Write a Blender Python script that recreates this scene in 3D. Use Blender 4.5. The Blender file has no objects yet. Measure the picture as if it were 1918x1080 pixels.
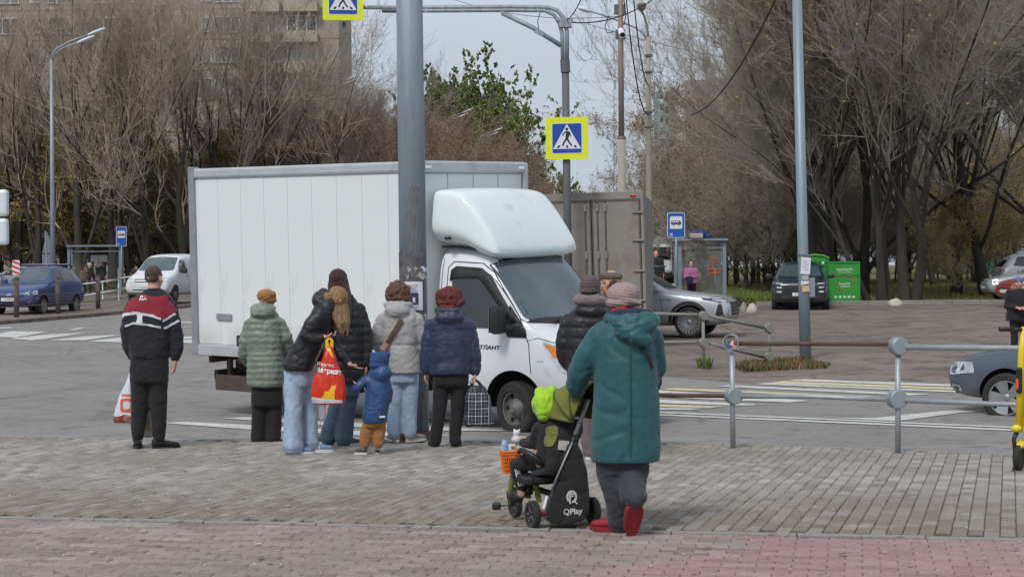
import bpy, bmesh, math, random
import numpy as np
from mathutils import Vector, Matrix, noise
from mathutils.bvhtree import BVHTree
PI = math.pi
R = math.radians
rnd = random.Random(7)
scn = bpy.context.scene
COL = scn.collection

# ---------------------------------------------------------------- camera, sky, sun, exposure
FPX, CX, HZ = 3200.0, 959.0, 500.0
EYE = Vector((0, 0, 1.72))
pitch, roll = math.atan(40 / FPX), R(0.5)
Fv = Vector((0, math.cos(pitch), -math.sin(pitch)))
Uv0 = Vector((0, math.sin(pitch), math.cos(pitch)))
Rv0 = Vector((1, 0, 0))
Rv = Rv0 * math.cos(roll) - Uv0 * math.sin(roll)
Uv = Uv0 * math.cos(roll) + Rv0 * math.sin(roll)
cd = bpy.data.cameras.new('camera'); cam = bpy.data.objects.new('camera', cd); COL.objects.link(cam)
cd.sensor_width = 36; cd.lens = FPX / 1918 * 36; cd.clip_start = 0.1; cd.clip_end = 3000
M3 = Matrix((Rv, Uv, -Fv)).transposed().to_4x4()
cam.matrix_world = Matrix.Translation(EYE) @ M3
scn.camera = cam

SUN_EL, SUN_AZ = R(48), R(205)
w = bpy.data.worlds.new('World'); scn.world = w; w.use_nodes = True
nt = w.node_tree; nt.nodes.clear()
out = nt.nodes.new('ShaderNodeOutputWorld'); bg = nt.nodes.new('ShaderNodeBackground')
sky = nt.nodes.new('ShaderNodeTexSky'); sky.sky_type = 'NISHITA'; sky.sun_disc = False
sky.sun_elevation = SUN_EL; sky.sun_rotation = SUN_AZ; sky.dust_density = 3; sky.air_density = 1.2
tc = nt.nodes.new('ShaderNodeTexCoord'); mp = nt.nodes.new('ShaderNodeMapping'); mp.inputs['Scale'].default_value = (1.5, 1.5, 6)
nz = nt.nodes.new('ShaderNodeTexNoise'); nz.inputs['Scale'].default_value = 1.6; nz.inputs['Detail'].default_value = 4; nz.inputs['Roughness'].default_value = .45
cr = nt.nodes.new('ShaderNodeValToRGB')
cr.color_ramp.elements[0].position = .3; cr.color_ramp.elements[0].color = (3.05, 3.4, 3.9, 1)
cr.color_ramp.elements[1].position = .72; cr.color_ramp.elements[1].color = (3.8, 4.2, 4.75, 1)
mx = nt.nodes.new('ShaderNodeMixRGB'); mx.inputs[0].default_value = .93
L = nt.links.new
L(tc.outputs['Generated'], mp.inputs[0]); L(mp.outputs[0], nz.inputs[0]); L(nz.outputs[0], cr.inputs[0])
L(sky.outputs[0], mx.inputs[1]); L(cr.outputs[0], mx.inputs[2]); L(mx.outputs[0], bg.inputs[0])
bg.inputs[1].default_value = .105
L(bg.outputs[0], out.inputs[0])
sd = bpy.data.lights.new('sun', 'SUN'); sun = bpy.data.objects.new('sun', sd); COL.objects.link(sun)
sd.energy = 1.3; sd.angle = R(16); sd.color = (1, .97, .93)
sun.rotation_euler = (PI / 2 - SUN_EL, 0, PI - SUN_AZ + PI)
sun.rotation_euler = Vector((math.sin(SUN_AZ) * math.cos(SUN_EL), math.cos(SUN_AZ) * math.cos(SUN_EL), math.sin(SUN_EL))).to_track_quat('Z', 'Y').to_euler()
scn.view_settings.view_transform = 'Standard'; scn.view_settings.look = 'None'
scn.view_settings.exposure = 0.64; scn.view_settings.gamma = 1; scn.view_settings.use_curve_mapping = False
scn.cycles.max_bounces = 6; scn.cycles.transparent_max_bounces = 12
scn.cycles.use_adaptive_sampling = True; scn.cycles.use_denoising = True

# ---------------------------------------------------------------- place helpers: where a sight line meets the ground or a distance
def P(px, py, Y):
    d = Fv + Rv * ((px - CX) / FPX) + Uv * ((540 - py) / FPX)
    return EYE + d * (Y / d.y)
def lerp_tab(tab, v):
    if v <= tab[0][0]: return tab[0][1]
    for (a, za), (b, zb) in zip(tab, tab[1:]):
        if v <= b: return za + (zb - za) * (v - a) / (b - a)
    return tab[-1][1]
ROAD = [(-40, -.12), (14, -.17), (16, -.2), (18, -.26), (20, -.31), (22, -.33), (25, -.33), (28, -.28), (31, -.19), (35, -.09), (41, 0), (48, .08), (57, .19), (65, .34), (86, .46), (120, .5)]
PAVE = [(12, 0), (18, -.1), (22, -.13)]
gr = lambda Y: lerp_tab(ROAD, Y)
gp = lambda Y: lerp_tab(PAVE, Y)
def G(px, py, f=gr):
    Y = 20.
    for _ in range(60):
        d = Fv + Rv * ((px - CX) / FPX) + Uv * ((540 - py) / FPX)
        Y = .5 * Y + .5 * (f(Y) - EYE.z) / (d.z / d.y)
        Y = min(max(Y, 2), 400)
    p = P(px, py, Y); p.z = f(Y); return p
def onroad(X, Y): return Vector((X, Y, gr(Y)))
def Xat(px, Y): return P(px, 505, Y).x

# ---------------------------------------------------------------- materials
def lin(c):
    c = c / 255.
    return c / 12.92 if c <= .04045 else ((c + .055) / 1.055) ** 2.4
def rgb(r, g, b): return (lin(r), lin(g), lin(b), 1)
MATS = {}
def mat(name, col, rough=.7, metal=0., var=.18, scale=6., bump=0., bscale=40., dirt=None, dirt_amt=.0, dirt_scale=1.5, coat=0., spec=.5, trans=0., emit=None, coords='Object', stretch=(1, 1, 1), sheen=0., rvar=0.):
    if name in MATS: return MATS[name]
    m = bpy.data.materials.new(name); m.use_nodes = True; n = m.node_tree.nodes; l = m.node_tree.links.new
    b = n['Principled BSDF']
    c = rgb(*col)
    b.inputs['Roughness'].default_value = rough; b.inputs['Metallic'].default_value = metal
    b.inputs['Coat Weight'].default_value = coat; b.inputs['Specular IOR Level'].default_value = spec
    b.inputs['Transmission Weight'].default_value = trans; b.inputs['Sheen Weight'].default_value = sheen
    t = n.new('ShaderNodeTexCoord'); mpn = n.new('ShaderNodeMapping'); mpn.inputs['Scale'].default_value = stretch
    l(t.outputs[coords], mpn.inputs[0])
    nz = n.new('ShaderNodeTexNoise'); nz.inputs['Scale'].default_value = scale; nz.inputs['Detail'].default_value = 5; nz.inputs['Roughness'].default_value = .6
    l(mpn.outputs[0], nz.inputs['Vector'])
    rp = n.new('ShaderNodeMapRange'); rp.inputs[1].default_value = .3; rp.inputs[2].default_value = .7
    rp.inputs[3].default_value = 1 - var; rp.inputs[4].default_value = 1 + var
    l(nz.outputs['Fac'], rp.inputs[0])
    mul = n.new('ShaderNodeVectorMath'); mul.operation = 'SCALE'; mul.inputs[0].default_value = c[:3]
    l(rp.outputs[0], mul.inputs['Scale'])
    last = mul.outputs[0]
    if dirt is not None:
        n2 = n.new('ShaderNodeTexNoise'); n2.inputs['Scale'].default_value = dirt_scale; n2.inputs['Detail'].default_value = 8; n2.inputs['Roughness'].default_value = .65
        l(mpn.outputs[0], n2.inputs['Vector'])
        r2 = n.new('ShaderNodeMapRange'); r2.inputs[1].default_value = .62 - .3 * dirt_amt; r2.inputs[2].default_value = .78 - .2 * dirt_amt; r2.inputs[4].default_value = min(1, dirt_amt + .35)
        l(n2.outputs['Fac'], r2.inputs[0])
        mm = n.new('ShaderNodeMixRGB'); l(r2.outputs[0], mm.inputs[0]); l(last, mm.inputs[1]); mm.inputs[2].default_value = rgb(*dirt); last = mm.outputs[0]
    l(last, b.inputs['Base Color'])
    if rvar:
        r3 = n.new('ShaderNodeMapRange'); r3.inputs[1].default_value = .3; r3.inputs[2].default_value = .7; r3.inputs[3].default_value = max(0, rough - rvar); r3.inputs[4].default_value = min(1, rough + rvar)
        l(nz.outputs['Fac'], r3.inputs[0]); l(r3.outputs[0], b.inputs['Roughness'])
    if bump:
        n4 = n.new('ShaderNodeTexNoise'); n4.inputs['Scale'].default_value = bscale; n4.inputs['Detail'].default_value = 3
        l(mpn.outputs[0], n4.inputs['Vector'])
        bp = n.new('ShaderNodeBump'); bp.inputs['Strength'].default_value = bump; bp.inputs['Distance'].default_value = .02
        l(n4.outputs['Fac'], bp.inputs['Height']); l(bp.outputs[0], b.inputs['Normal'])
    if emit: b.inputs['Emission Color'].default_value = rgb(*emit[0]); b.inputs['Emission Strength'].default_value = emit[1]
    MATS[name] = m; return m

# ---------------------------------------------------------------- object helpers
def tag(o, label=None, cat=None, group=None, kind=None):
    if label: o['label'] = label
    if cat: o['category'] = cat
    if group: o['group'] = group
    if kind: o['kind'] = kind
    return o
def empty(name, loc=(0, 0, 0), rz=0, label=None, cat=None, group=None, kind=None):
    o = bpy.data.objects.new(name, None); COL.objects.link(o); o.location = loc; o.rotation_euler = (0, 0, rz)
    o.empty_display_size = .1
    return tag(o, label, cat, group, kind)
def mk(name, me, m, parent=None, loc=None, smooth=None):
    if m is not None and not len(me.materials):
        for q in (m if isinstance(m, (list, tuple)) else [m]): me.materials.append(q)
    if smooth is not None: me.polygons.foreach_set('use_smooth', [bool(smooth)] * len(me.polygons))
    o = bpy.data.objects.new(name, me); COL.objects.link(o)
    if parent: o.parent = parent
    if loc is not None: o.location = loc
    return o
def copy_tree(o, parent=None):
    c = o.copy(); COL.objects.link(c); c.parent = parent
    for ch in o.children: copy_tree(ch, c)
    return c
class MB:
    """collects shapes for ONE mesh"""
    def __init__(s): s.v = []; s.f = []; s.mi = []; s.cm = 0
    def add(s, vs, fs, M=None):
        b = len(s.v)
        s.v += [tuple(M @ Vector(v)) for v in vs] if M is not None else [tuple(v) for v in vs]
        s.f += [tuple(i + b for i in f) for f in fs]; s.mi += [s.cm] * len(fs)
        return s
    def box(s, c, d, rot=None, bev=0):
        x, y, z = [q / 2 for q in d]
        M = Matrix.Translation(Vector(c)) @ (rot.to_4x4() if rot is not None else Matrix())
        if bev <= 0:
            vs = [(sx * x, sy * y, sz * z) for sx in (-1, 1) for sy in (-1, 1) for sz in (-1, 1)]
            fs = [(0, 1, 3, 2), (4, 6, 7, 5), (0, 4, 5, 1), (2, 3, 7, 6), (0, 2, 6, 4), (1, 5, 7, 3)]
            return s.add(vs, fs, M)
        bm = bmesh.new(); bmesh.ops.create_cube(bm, size=1)
        bmesh.ops.scale(bm, vec=(2 * x, 2 * y, 2 * z), verts=bm.verts)
        bmesh.ops.bevel(bm, geom=bm.edges[:], offset=min(bev, x * .9, y * .9, z * .9), segments=2, affect='EDGES', profile=.5)
        s.addbm(bm, M); return s
    def addbm(s, bm, M=None):
        bm.verts.index_update()
        s.add([v.co[:] for v in bm.verts], [[v.index for v in f.verts] for f in bm.faces], M); bm.free()
        return s
    def tube(s, pts, rad, n=8, cap=True, up=None, ell=None):
        """tube through pts; rad a number or list; ell=(a,b) squash of ring axes"""
        pts = [Vector(p) for p in pts]; k = len(pts)
        if not isinstance(rad, (list, tuple)): rad = [rad] * k
        vs = []; fs = []
        t0 = (pts[1] - pts[0]).normalized()
        ref = Vector(up) if up is not None else (Vector((1, 0, 0)) if abs(t0.x) < .9 else Vector((0, 1, 0)))
        for i, p in enumerate(pts):
            a = pts[max(i - 1, 0)]; b = pts[min(i + 1, k - 1)]
            t = (b - a)
            t = t.normalized() if t.length > 1e-9 else t0
            u = (ref - t * ref.dot(t))
            if u.length < 1e-6: u = t.orthogonal()
            u.normalize(); v = t.cross(u)
            if up is None: ref = u
            r = rad[i]; ra, rb = (r if isinstance(r, (list, tuple)) else (r, r))
            if ell: ra *= ell[0]; rb *= ell[1]
            for j in range(n):
                an = 2 * PI * j / n
                vs.append(p + u * (math.cos(an) * ra) + v * (math.sin(an) * rb))
        for i in range(k - 1):
            for j in range(n):
                fs.append((i * n + j, i * n + (j + 1) % n, (i + 1) * n + (j + 1) % n, (i + 1) * n + j))
        if cap: fs.append(tuple(range(n))[::-1]); fs.append(tuple((k - 1) * n + j for j in range(n)))
        return s.add(vs, fs)
    def ball(s, c, r, sub=2, rot=None):
        if not isinstance(r, (list, tuple)): r = (r, r, r)
        bm = bmesh.new(); bmesh.ops.create_icosphere(bm, subdivisions=sub, radius=1)
        M = Matrix.Translation(Vector(c)) @ (rot.to_4x4() if rot is not None else Matrix()) @ Matrix.Diagonal((r[0], r[1], r[2], 1))
        return s.addbm(bm, M)
    def lathe(s, prof, n=24, M=None, axis='Y'):
        """prof list of (r, h) revolve about axis"""
        vs = []; fs = []; k = len(prof)
        for r, h in prof:
            for j in range(n):
                a = 2 * PI * j / n; c, d = math.cos(a) * r, math.sin(a) * r
                vs.append((c, h, d) if axis == 'Y' else (c, d, h))
        for i in range(k - 1):
            for j in range(n): fs.append((i * n + j, i * n + (j + 1) % n, (i + 1) * n + (j + 1) % n, (i + 1) * n + j))
        return s.add(vs, fs, M)
    def poly(s, pts, thick=0, nrm=None):
        """flat polygon (list of 3D points), optional thickness along nrm"""
        n = len(pts); pts = [Vector(p) for p in pts]
        if not thick: return s.add(pts, [tuple(range(n))])
        nrm = Vector(nrm).normalized() * thick
        vs = pts + [p + nrm for p in pts]
        fs = [tuple(range(n)), tuple(range(n, 2 * n))[::-1]] + [(i, i + n, (i + 1) % n + n, (i + 1) % n) for i in range(n)]
        return s.add(vs, fs)
    def mesh(s, name='m'):
        me = bpy.data.meshes.new(name); me.from_pydata(s.v, [], s.f); me.update()
        if any(s.mi): me.polygons.foreach_set('material_index', s.mi)
        bm = bmesh.new(); bm.from_mesh(me); bmesh.ops.recalc_face_normals(bm, faces=bm.faces); bm.to_mesh(me); bm.free()
        return me
    def build(s, name, m, parent=None, smooth=False, loc=None):
        return mk(name, s.mesh(name), m, parent, loc, smooth)
def autosmooth(me, ang=35):
    """smooth faces, sharp edges beyond ang"""
    me.polygons.foreach_set('use_smooth', [True] * len(me.polygons))
    bm = bmesh.new(); bm.from_mesh(me)
    for e in bm.edges:
        if len(e.link_faces) == 2 and e.calc_face_angle(0) > R(ang): e.smooth = False
    bm.to_mesh(me); bm.free()
BK = bpy.data.scenes.new('bake_room')
def bake(me, mods, name='baked'):
    """run modifiers over a mesh and return the result as new mesh"""
    o = bpy.data.objects.new('tmp', me); BK.collection.objects.link(o); ex = []
    for kind, kw in mods:
        md = o.modifiers.new(kind, kind)
        for a, b in kw.items():
            setattr(md, a, b)
            if a == 'object': BK.collection.objects.link(b); ex.append(b)
    with bpy.context.temp_override(scene=BK, view_layer=BK.view_layers[0]): dg = bpy.context.evaluated_depsgraph_get()
    dg.update()
    r = bpy.data.meshes.new_from_object(o.evaluated_get(dg), depsgraph=dg); r.name = name
    bpy.data.objects.remove(o)
    for b in ex: BK.collection.objects.unlink(b)
    return r
def fuse(mb, vox, smooth=3, disp=None, deci=None, name='fused', fac=.6):
    me = mb.mesh()
    mods = [('REMESH', dict(mode='VOXEL', voxel_size=vox, use_smooth_shade=True))]
    if smooth: mods.append(('SMOOTH', dict(iterations=smooth, factor=fac)))
    r = bake(me, mods, name)
    if disp:
        vs = [(v.co.copy(), v.normal.copy()) for v in r.vertices]
        r.vertices.foreach_set('co', [q for a, n in vs for q in a + n * disp(a, n)]); r.update()
    if deci: r = bake(r, [('DECIMATE', dict(ratio=deci))], name)
    r.polygons.foreach_set('use_smooth', [True] * len(r.polygons))
    return r
def bvh_of(me): return BVHTree.FromPolygons([v.co[:] for v in me.vertices], [p.vertices[:] for p in me.polygons])
def wrap(bvh, poly, axis, sgn, eps=.004, grid=.08, thick=0.0, other=None):
    """a patch: 2D outline projected on to a body from outside. axis 'Y': outline (x,z) seen from sgn*Y; 'X': outline (y,z); 'Z': (x,y)"""
    bm = bmesh.new(); T = {'Y': lambda a, b, t: (a, t, b), 'X': lambda a, b, t: (t, a, b), 'Z': lambda a, b, t: (a, b, t)}[axis]
    far = 50 * sgn
    bm.faces.new([bm.verts.new(T(a, b, 0)) for a, b in poly])
    us = [p[0] for p in poly]; vs_ = [p[1] for p in poly]
    e1 = Vector(T(1, 0, 0)); e2 = Vector(T(0, 1, 0))
    for e, lo, hi in ((e1, min(us), max(us)), (e2, min(vs_), max(vs_))):
        k = max(1, int((hi - lo) / grid))
        for i in range(1, k):
            q = lo + (hi - lo) * i / k
            bmesh.ops.bisect_plane(bm, geom=bm.verts[:] + bm.edges[:] + bm.faces[:], plane_co=e * q, plane_no=e)
    ax = Vector(T(0, 0, 1)); bad = []
    for v in bm.verts:
        hit, nr, _, _ = bvh.ray_cast(v.co + ax * far, -ax * sgn)
        if hit is None: bad.append(v); continue
        if nr.dot(ax) * sgn < 0: nr = -nr
        v.co = hit + nr * eps
    if bad: bmesh.ops.delete(bm, geom=bad, context='VERTS')
    bmesh.ops.recalc_face_normals(bm, faces=bm.faces)
    vs = [v for v in bm.faces]
    if vs and sum(f.normal.dot(ax) for f in vs) * sgn < 0: bmesh.ops.reverse_faces(bm, faces=bm.faces)
    if thick:
        r = bmesh.ops.solidify(bm, geom=bm.faces[:], thickness=thick)
    me = bpy.data.meshes.new('patch'); bm.to_mesh(me); bm.free(); return me
def rpoly(x0, z0, x1, z1, r=.03, n=3):
    pts = []
    for cx, cz, a0 in ((x1 - r, z0 + r, -90), (x1 - r, z1 - r, 0), (x0 + r, z1 - r, 90), (x0 + r, z0 + r, 180)):
        for i in range(n + 1):
            a = R(a0 + 90 * i / n); pts.append((cx + r * math.cos(a), cz + r * math.sin(a)))
    return pts
def roundp(pts, r=.05, n=3):
    """round the corners of a 2D polygon"""
    out = []; k = len(pts)
    for i in range(k):
        a, b, c = Vector(pts[i - 1]), Vector(pts[i]), Vector(pts[(i + 1) % k])
        ra = min(r, (a - b).length * .45, (c - b).length * .45)
        p, q = b + (a - b).normalized() * ra, b + (c - b).normalized() * ra
        for j in range(n + 1):
            t = j / n; out.append(tuple((p * (1 - t) + b * t) * (1 - t) + (b * (1 - t) + q * t) * t))
    return out
def text_mesh(s, size=.1, ext=.0, bold=0, shear=0, font=None):
    cu = bpy.data.curves.new('t', 'FONT'); cu.body = s; cu.size = size; cu.extrude = ext; cu.align_x = 'CENTER'; cu.align_y = 'CENTER'
    cu.offset = bold; cu.shear = shear; cu.resolution_u = 3
    o = bpy.data.objects.new('t', cu); BK.collection.objects.link(o)
    with bpy.context.temp_override(scene=BK, view_layer=BK.view_layers[0]): dg = bpy.context.evaluated_depsgraph_get()
    dg.update()
    me = bpy.data.meshes.new_from_object(o.evaluated_get(dg), depsgraph=dg)
    bpy.data.objects.remove(o); return me
def text(name, s, size, m, parent, M, ext=.001, bold=0, shear=0):
    me = text_mesh(s, size, ext, bold, shear); me.transform(M); me.materials.clear()
    return mk(name, me, m, parent)
def frameM(origin, xdir, updir):
    """matrix that lays local XY on a wall: x->xdir, y->updir, z out"""
    x = Vector(xdir).normalized(); y = Vector(updir); y = (y - x * y.dot(x)).normalized(); z = x.cross(y)
    return Matrix.Translation(Vector(origin)) @ Matrix((x, y, z)).transposed().to_4x4()
def inst(name, me, parent, M, m=None):
    o = bpy.data.objects.new(name, me); COL.objects.link(o)
    if parent: o.parent = parent
    o.matrix_local = M if isinstance(M, Matrix) else Matrix.Translation(Vector(M))
    return o
# ================================================================ GROUND
def ground_mat(name, base, base2, spots=None, sc=.6, fine=60, bump=.4, rough=.9, thr=.5, crack=None, sw=.08):
    m = bpy.data.materials.new(name); m.use_nodes = True; n = m.node_tree.nodes; l = m.node_tree.links.new; b = n['Principled BSDF']
    b.inputs['Roughness'].default_value = rough; b.inputs['Specular IOR Level'].default_value = .3
    t = n.new('ShaderNodeTexCoord')
    def N(s, d=6, r=.6, st=None):
        q = n.new('ShaderNodeTexNoise'); q.inputs['Scale'].default_value = s; q.inputs['Detail'].default_value = d; q.inputs['Roughness'].default_value = r
        if st:
            mp_ = n.new('ShaderNodeMapping'); mp_.inputs['Scale'].default_value = st; l(t.outputs['Object'], mp_.inputs[0]); l(mp_.outputs[0], q.inputs['Vector'])
        else: l(t.outputs['Object'], q.inputs['Vector'])
        return q.outputs['Fac']
    def MR(src, a, c, lo=0, hi=1):
        q = n.new('ShaderNodeMapRange'); q.inputs[1].default_value = a; q.inputs[2].default_value = c; q.inputs[3].default_value = lo; q.inputs[4].default_value = hi; l(src, q.inputs[0]); return q.outputs[0]
    def MIX(f, a, c):
        q = n.new('ShaderNodeMixRGB'); l(f, q.inputs[0])
        for i, v in ((1, a), (2, c)):
            if isinstance(v, tuple): q.inputs[i].default_value = rgb(*v)
            else: l(v, q.inputs[i])
        return q.outputs[0]
    c = MIX(MR(N(sc, st=(.5, 1, 1)), .35, .65), base, base2)
    f = N(fine, 2, .8)
    q = n.new('ShaderNodeVectorMath'); q.operation = 'SCALE'; l(c, q.inputs[0]); l(MR(f, .25, .75, .72, 1.28), q.inputs['Scale']); c = q.outputs[0]
    f3 = N(fine * 5, 2, .8)
    q = n.new('ShaderNodeVectorMath'); q.operation = 'SCALE'; l(c, q.inputs[0]); l(MR(f3, .25, .75, .8, 1.2), q.inputs['Scale']); c = q.outputs[0]
    if spots: c = MIX(MR(N(sc * 3.1, 9, .7), thr, thr + sw), c, spots)
    if crack:
        v = n.new('ShaderNodeTexVoronoi'); v.feature = 'DISTANCE_TO_EDGE'; v.inputs['Scale'].default_value = .35
        mm = n.new('ShaderNodeMixRGB'); mm.inputs[0].default_value = .12; nn = n.new('ShaderNodeTexNoise'); nn.inputs['Scale'].default_value = 2.2; nn.inputs['Detail'].default_value = 6
        l(t.outputs['Object'], nn.inputs['Vector']); l(t.outputs['Object'], mm.inputs[1]); l(nn.outputs['Color'], mm.inputs[2]); l(mm.outputs[0], v.inputs['Vector'])
        c = MIX(MR(v.outputs['Distance'], .003, .012, .75, 0), c, crack)
    l(c, b.inputs['Base Color'])
    bp = n.new('ShaderNodeBump'); bp.inputs['Strength'].default_value = bump; bp.inputs['Distance'].default_value = .01; l(f, bp.inputs['Height']); l(bp.outputs[0], b.inputs['Normal'])
    MATS[name] = m; return m
m_asph = ground_mat('asphalt', (132, 128, 125), (143, 139, 136), (116, 111, 107), sc=.7, thr=.55, crack=(116, 112, 109))
m_asph2 = ground_mat('worn_asphalt', (119, 109, 102), (134, 123, 115), (100, 91, 84), sc=.35, thr=.5, crack=(88, 80, 74))
m_dirt = ground_mat('packed_dirt', (116, 106, 99), (131, 120, 112), (97, 88, 81), sc=.8, thr=.55, bump=.8)
m_line = ground_mat('road_paint', (206, 206, 202), (188, 187, 182), (140, 139, 138), sc=2.5, thr=.56, bump=.2)
m_yline = ground_mat('yellow_road_paint', (206, 194, 158), (198, 186, 150), (140, 135, 125), sc=2.5, thr=.56, bump=.2)
m_grass = ground_mat('grass_ground', (84, 92, 48), (100, 88, 58), (112, 84, 50), sc=.3, fine=9, thr=.5, bump=1.2, sw=.15)
m_kerb = ground_mat('kerb_concrete', (150, 146, 142), (135, 131, 127), (108, 102, 97), sc=2, thr=.6)

def drape(poly, off, f, m, name, parent=None, kind='structure', thick=0):
    bm = bmesh.new(); bm.faces.new([bm.verts.new((x, y, 0)) for x, y in poly])
    ys = [p[1] for p in poly]; xs = [p[0] for p in poly]
    cuts = sorted({a for a, _ in ROAD + PAVE} | {14.5, 15, 17, 19, 21, 23.5, 33, 38, 44, 52, 61, 70, 78, 100})
    for q in cuts:
        if min(ys) < q < max(ys): bmesh.ops.bisect_plane(bm, geom=bm.verts[:] + bm.edges[:] + bm.faces[:], plane_co=(0, q, 0), plane_no=(0, 1, 0))
    bmesh.ops.triangulate(bm, faces=bm.faces[:])
    for v in bm.verts: v.co.z = f(v.co.y) + off
    bmesh.ops.recalc_face_normals(bm, faces=bm.faces)
    if sum(fc.normal.z for fc in bm.faces) < 0: bmesh.ops.reverse_faces(bm, faces=bm.faces)
    if thick:
        ex = bmesh.ops.extrude_edge_only(bm, edges=[e for e in bm.edges if e.is_boundary])['geom']
        for v in ex:
            if isinstance(v, bmesh.types.BMVert): v.co.z -= thick
    me = bpy.data.meshes.new(name); bm.to_mesh(me); bm.free()
    o = mk(name, me, m, parent)
    if kind and not parent: o['kind'] = kind
    return o
def pxpoly(pts, f=gr): return [tuple(G(a, b, f)[:2]) for a, b in pts]

drape([(-900, -40), (900, -40), (900, 2500), (-900, 2500)], -.012, gr, m_asph, 'ground')
# road sheet of the crossing street and the far carriageway
drape([(-60, 10), (40, 6), (40, 24.6), (9, 27.3), (4.0, 29.3), (0.5, 33), (-3, 40), (-60, 52)], -.008, gr, m_asph, 'road')
# rough parking ground on the right (mud and old asphalt)
drape([(40, 24.0), (9, 26.6), (4.0, 28.6), (0.5, 32.5), (-4, 42), (-2, 61.5), (13, 62), (40, 62)], -.004, gr, m_asph2, 'parking_ground')
drape(pxpoly([(1232, 668), (1380, 662), (1560, 676), (1640, 690), (1500, 704), (1380, 706), (1230, 700)]), 0.0, gr, m_dirt, 'dirt_verge')
# median left with posts
med = pxpoly([(-60, 612), (370, 574), (372, 564), (180, 577), (-60, 590)])
o = drape(med, .10, gr, ground_mat('median_dirt', (118, 104, 98), (136, 126, 118), (92, 82, 76), sc=2, thr=.5), 'median', thick=.2)
# far carriageway beyond the median and its far pavement
drape([(-60, 66), (-4.5, 66), (-4.5, 400), (-60, 400)], .02, gr, ground_mat('earth_strip', (110, 100, 92), (120, 112, 104), (90, 84, 70), sc=.5, thr=.5), 'far_pavement')
drape([(-300, 98), (-4.6, 98), (-4.6, 900), (-300, 900)], .04, gr, m_grass, 'lawn')
drape([(6.2, 61), (120, 61), (260, 900), (20, 900), (6.2, 90)], .04, gr, m_grass, 'park_ground')
drape([(4.6, 63.5), (6.25, 62), (6.25, 90), (8, 160), (5.2, 160), (4.6, 90)], .05, gr, m_asph2, 'bus_stop_pad')
# park path
drape([(28, 150), (90, 158), (90, 168), (28, 158)], .06, gr, m_asph2, 'park_path')
# kerb between parking and park
kb = MB()
for i in range(26):
    x = 9.2 + i * 1.0
    kb.box((x, 61.0, gr(61) + .05), (.985, .14, .2), bev=.01)
kb.build('kerb', m_kerb)['kind'] = 'structure'

# --- markings
def mark(pts, m=m_line, name='road_marking'):
    return drape(pxpoly(pts), .001, gr, m, name)
mark([(-30, 630), (20, 620), (88, 621), (30, 632)]); mark([(15, 634), (90, 626), (160, 623), (88, 634), (60, 637)])
mark([(90, 637), (170, 629), (232, 626), (160, 637)]); mark([(164, 639), (232, 631), (300, 629), (380, 630), (380, 635), (240, 641)])
mark([(300, 641), (340, 634), (420, 631), (470, 634), (400, 643)]); mark([(126, 617), (152, 613.5), (164, 614), (138, 618)])
mark([(338, 602), (400, 603), (400, 605.5), (338, 604.5)]); mark([(-20, 614), (20, 612), (24, 614), (-20, 617)])
# crossing right: long stripes and buff stripes between
mark([(1470, 712), (1508, 709.5), (1900, 723), (1900, 727)]); mark([(1440, 716.5), (1466, 713), (1900, 729), (1900, 733)], m_yline, 'yellow_road_marking')
mark([(1412, 718.5), (1436, 716.5), (1870, 734), (1830, 735.5)]); mark([(1338, 722.5), (1366, 720.5), (1745, 738), (1700, 740)])
mark([(1238, 729), (1262, 726), (1500, 736), (1640, 742), (1600, 743.5), (1480, 738.5)], m_yline, 'yellow_road_marking')
mark([(1150, 731), (1238, 730.5), (1520, 750), (1480, 753), (1320, 747), (1150, 738)]);
mark([(1150, 745), (1238, 748), (1438, 757.5), (1380, 759), (1150, 751)]); mark([(1120, 753), (1238, 757), (1360, 760), (1330, 763.5), (1120, 759)], m_yline, 'yellow_road_marking')
mark([(1080, 760), (1238, 763), (1330, 764.5), (1290, 767), (1080, 765)])
# double line and the branching line
mark([(1100, 764), (1238, 770.5), (1600, 785.5), (1960, 801), (1960, 803.5), (1600, 788), (1238, 773), (1100, 766.5)])
mark([(1100, 768.5), (1238, 775), (1600, 790), (1960, 806), (1960, 809), (1600, 793), (1238, 777.5), (1100, 771)])
mark([(1560, 782.3), (1640, 782), (1760, 769.5), (1900, 762), (1900, 767), (1800, 772.5), (1680, 788), (1640, 786)])
# stripes left under the group
mark([(306, 791.5), (345, 789), (480, 796), (700, 808), (860, 816), (700, 816), (480, 804.5)])
mark([(418, 783), (455, 780), (620, 789), (800, 797), (960, 806), (800, 806), (620, 796)])
mark([(560, 770), (600, 767), (900, 783), (900, 789)])

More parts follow.
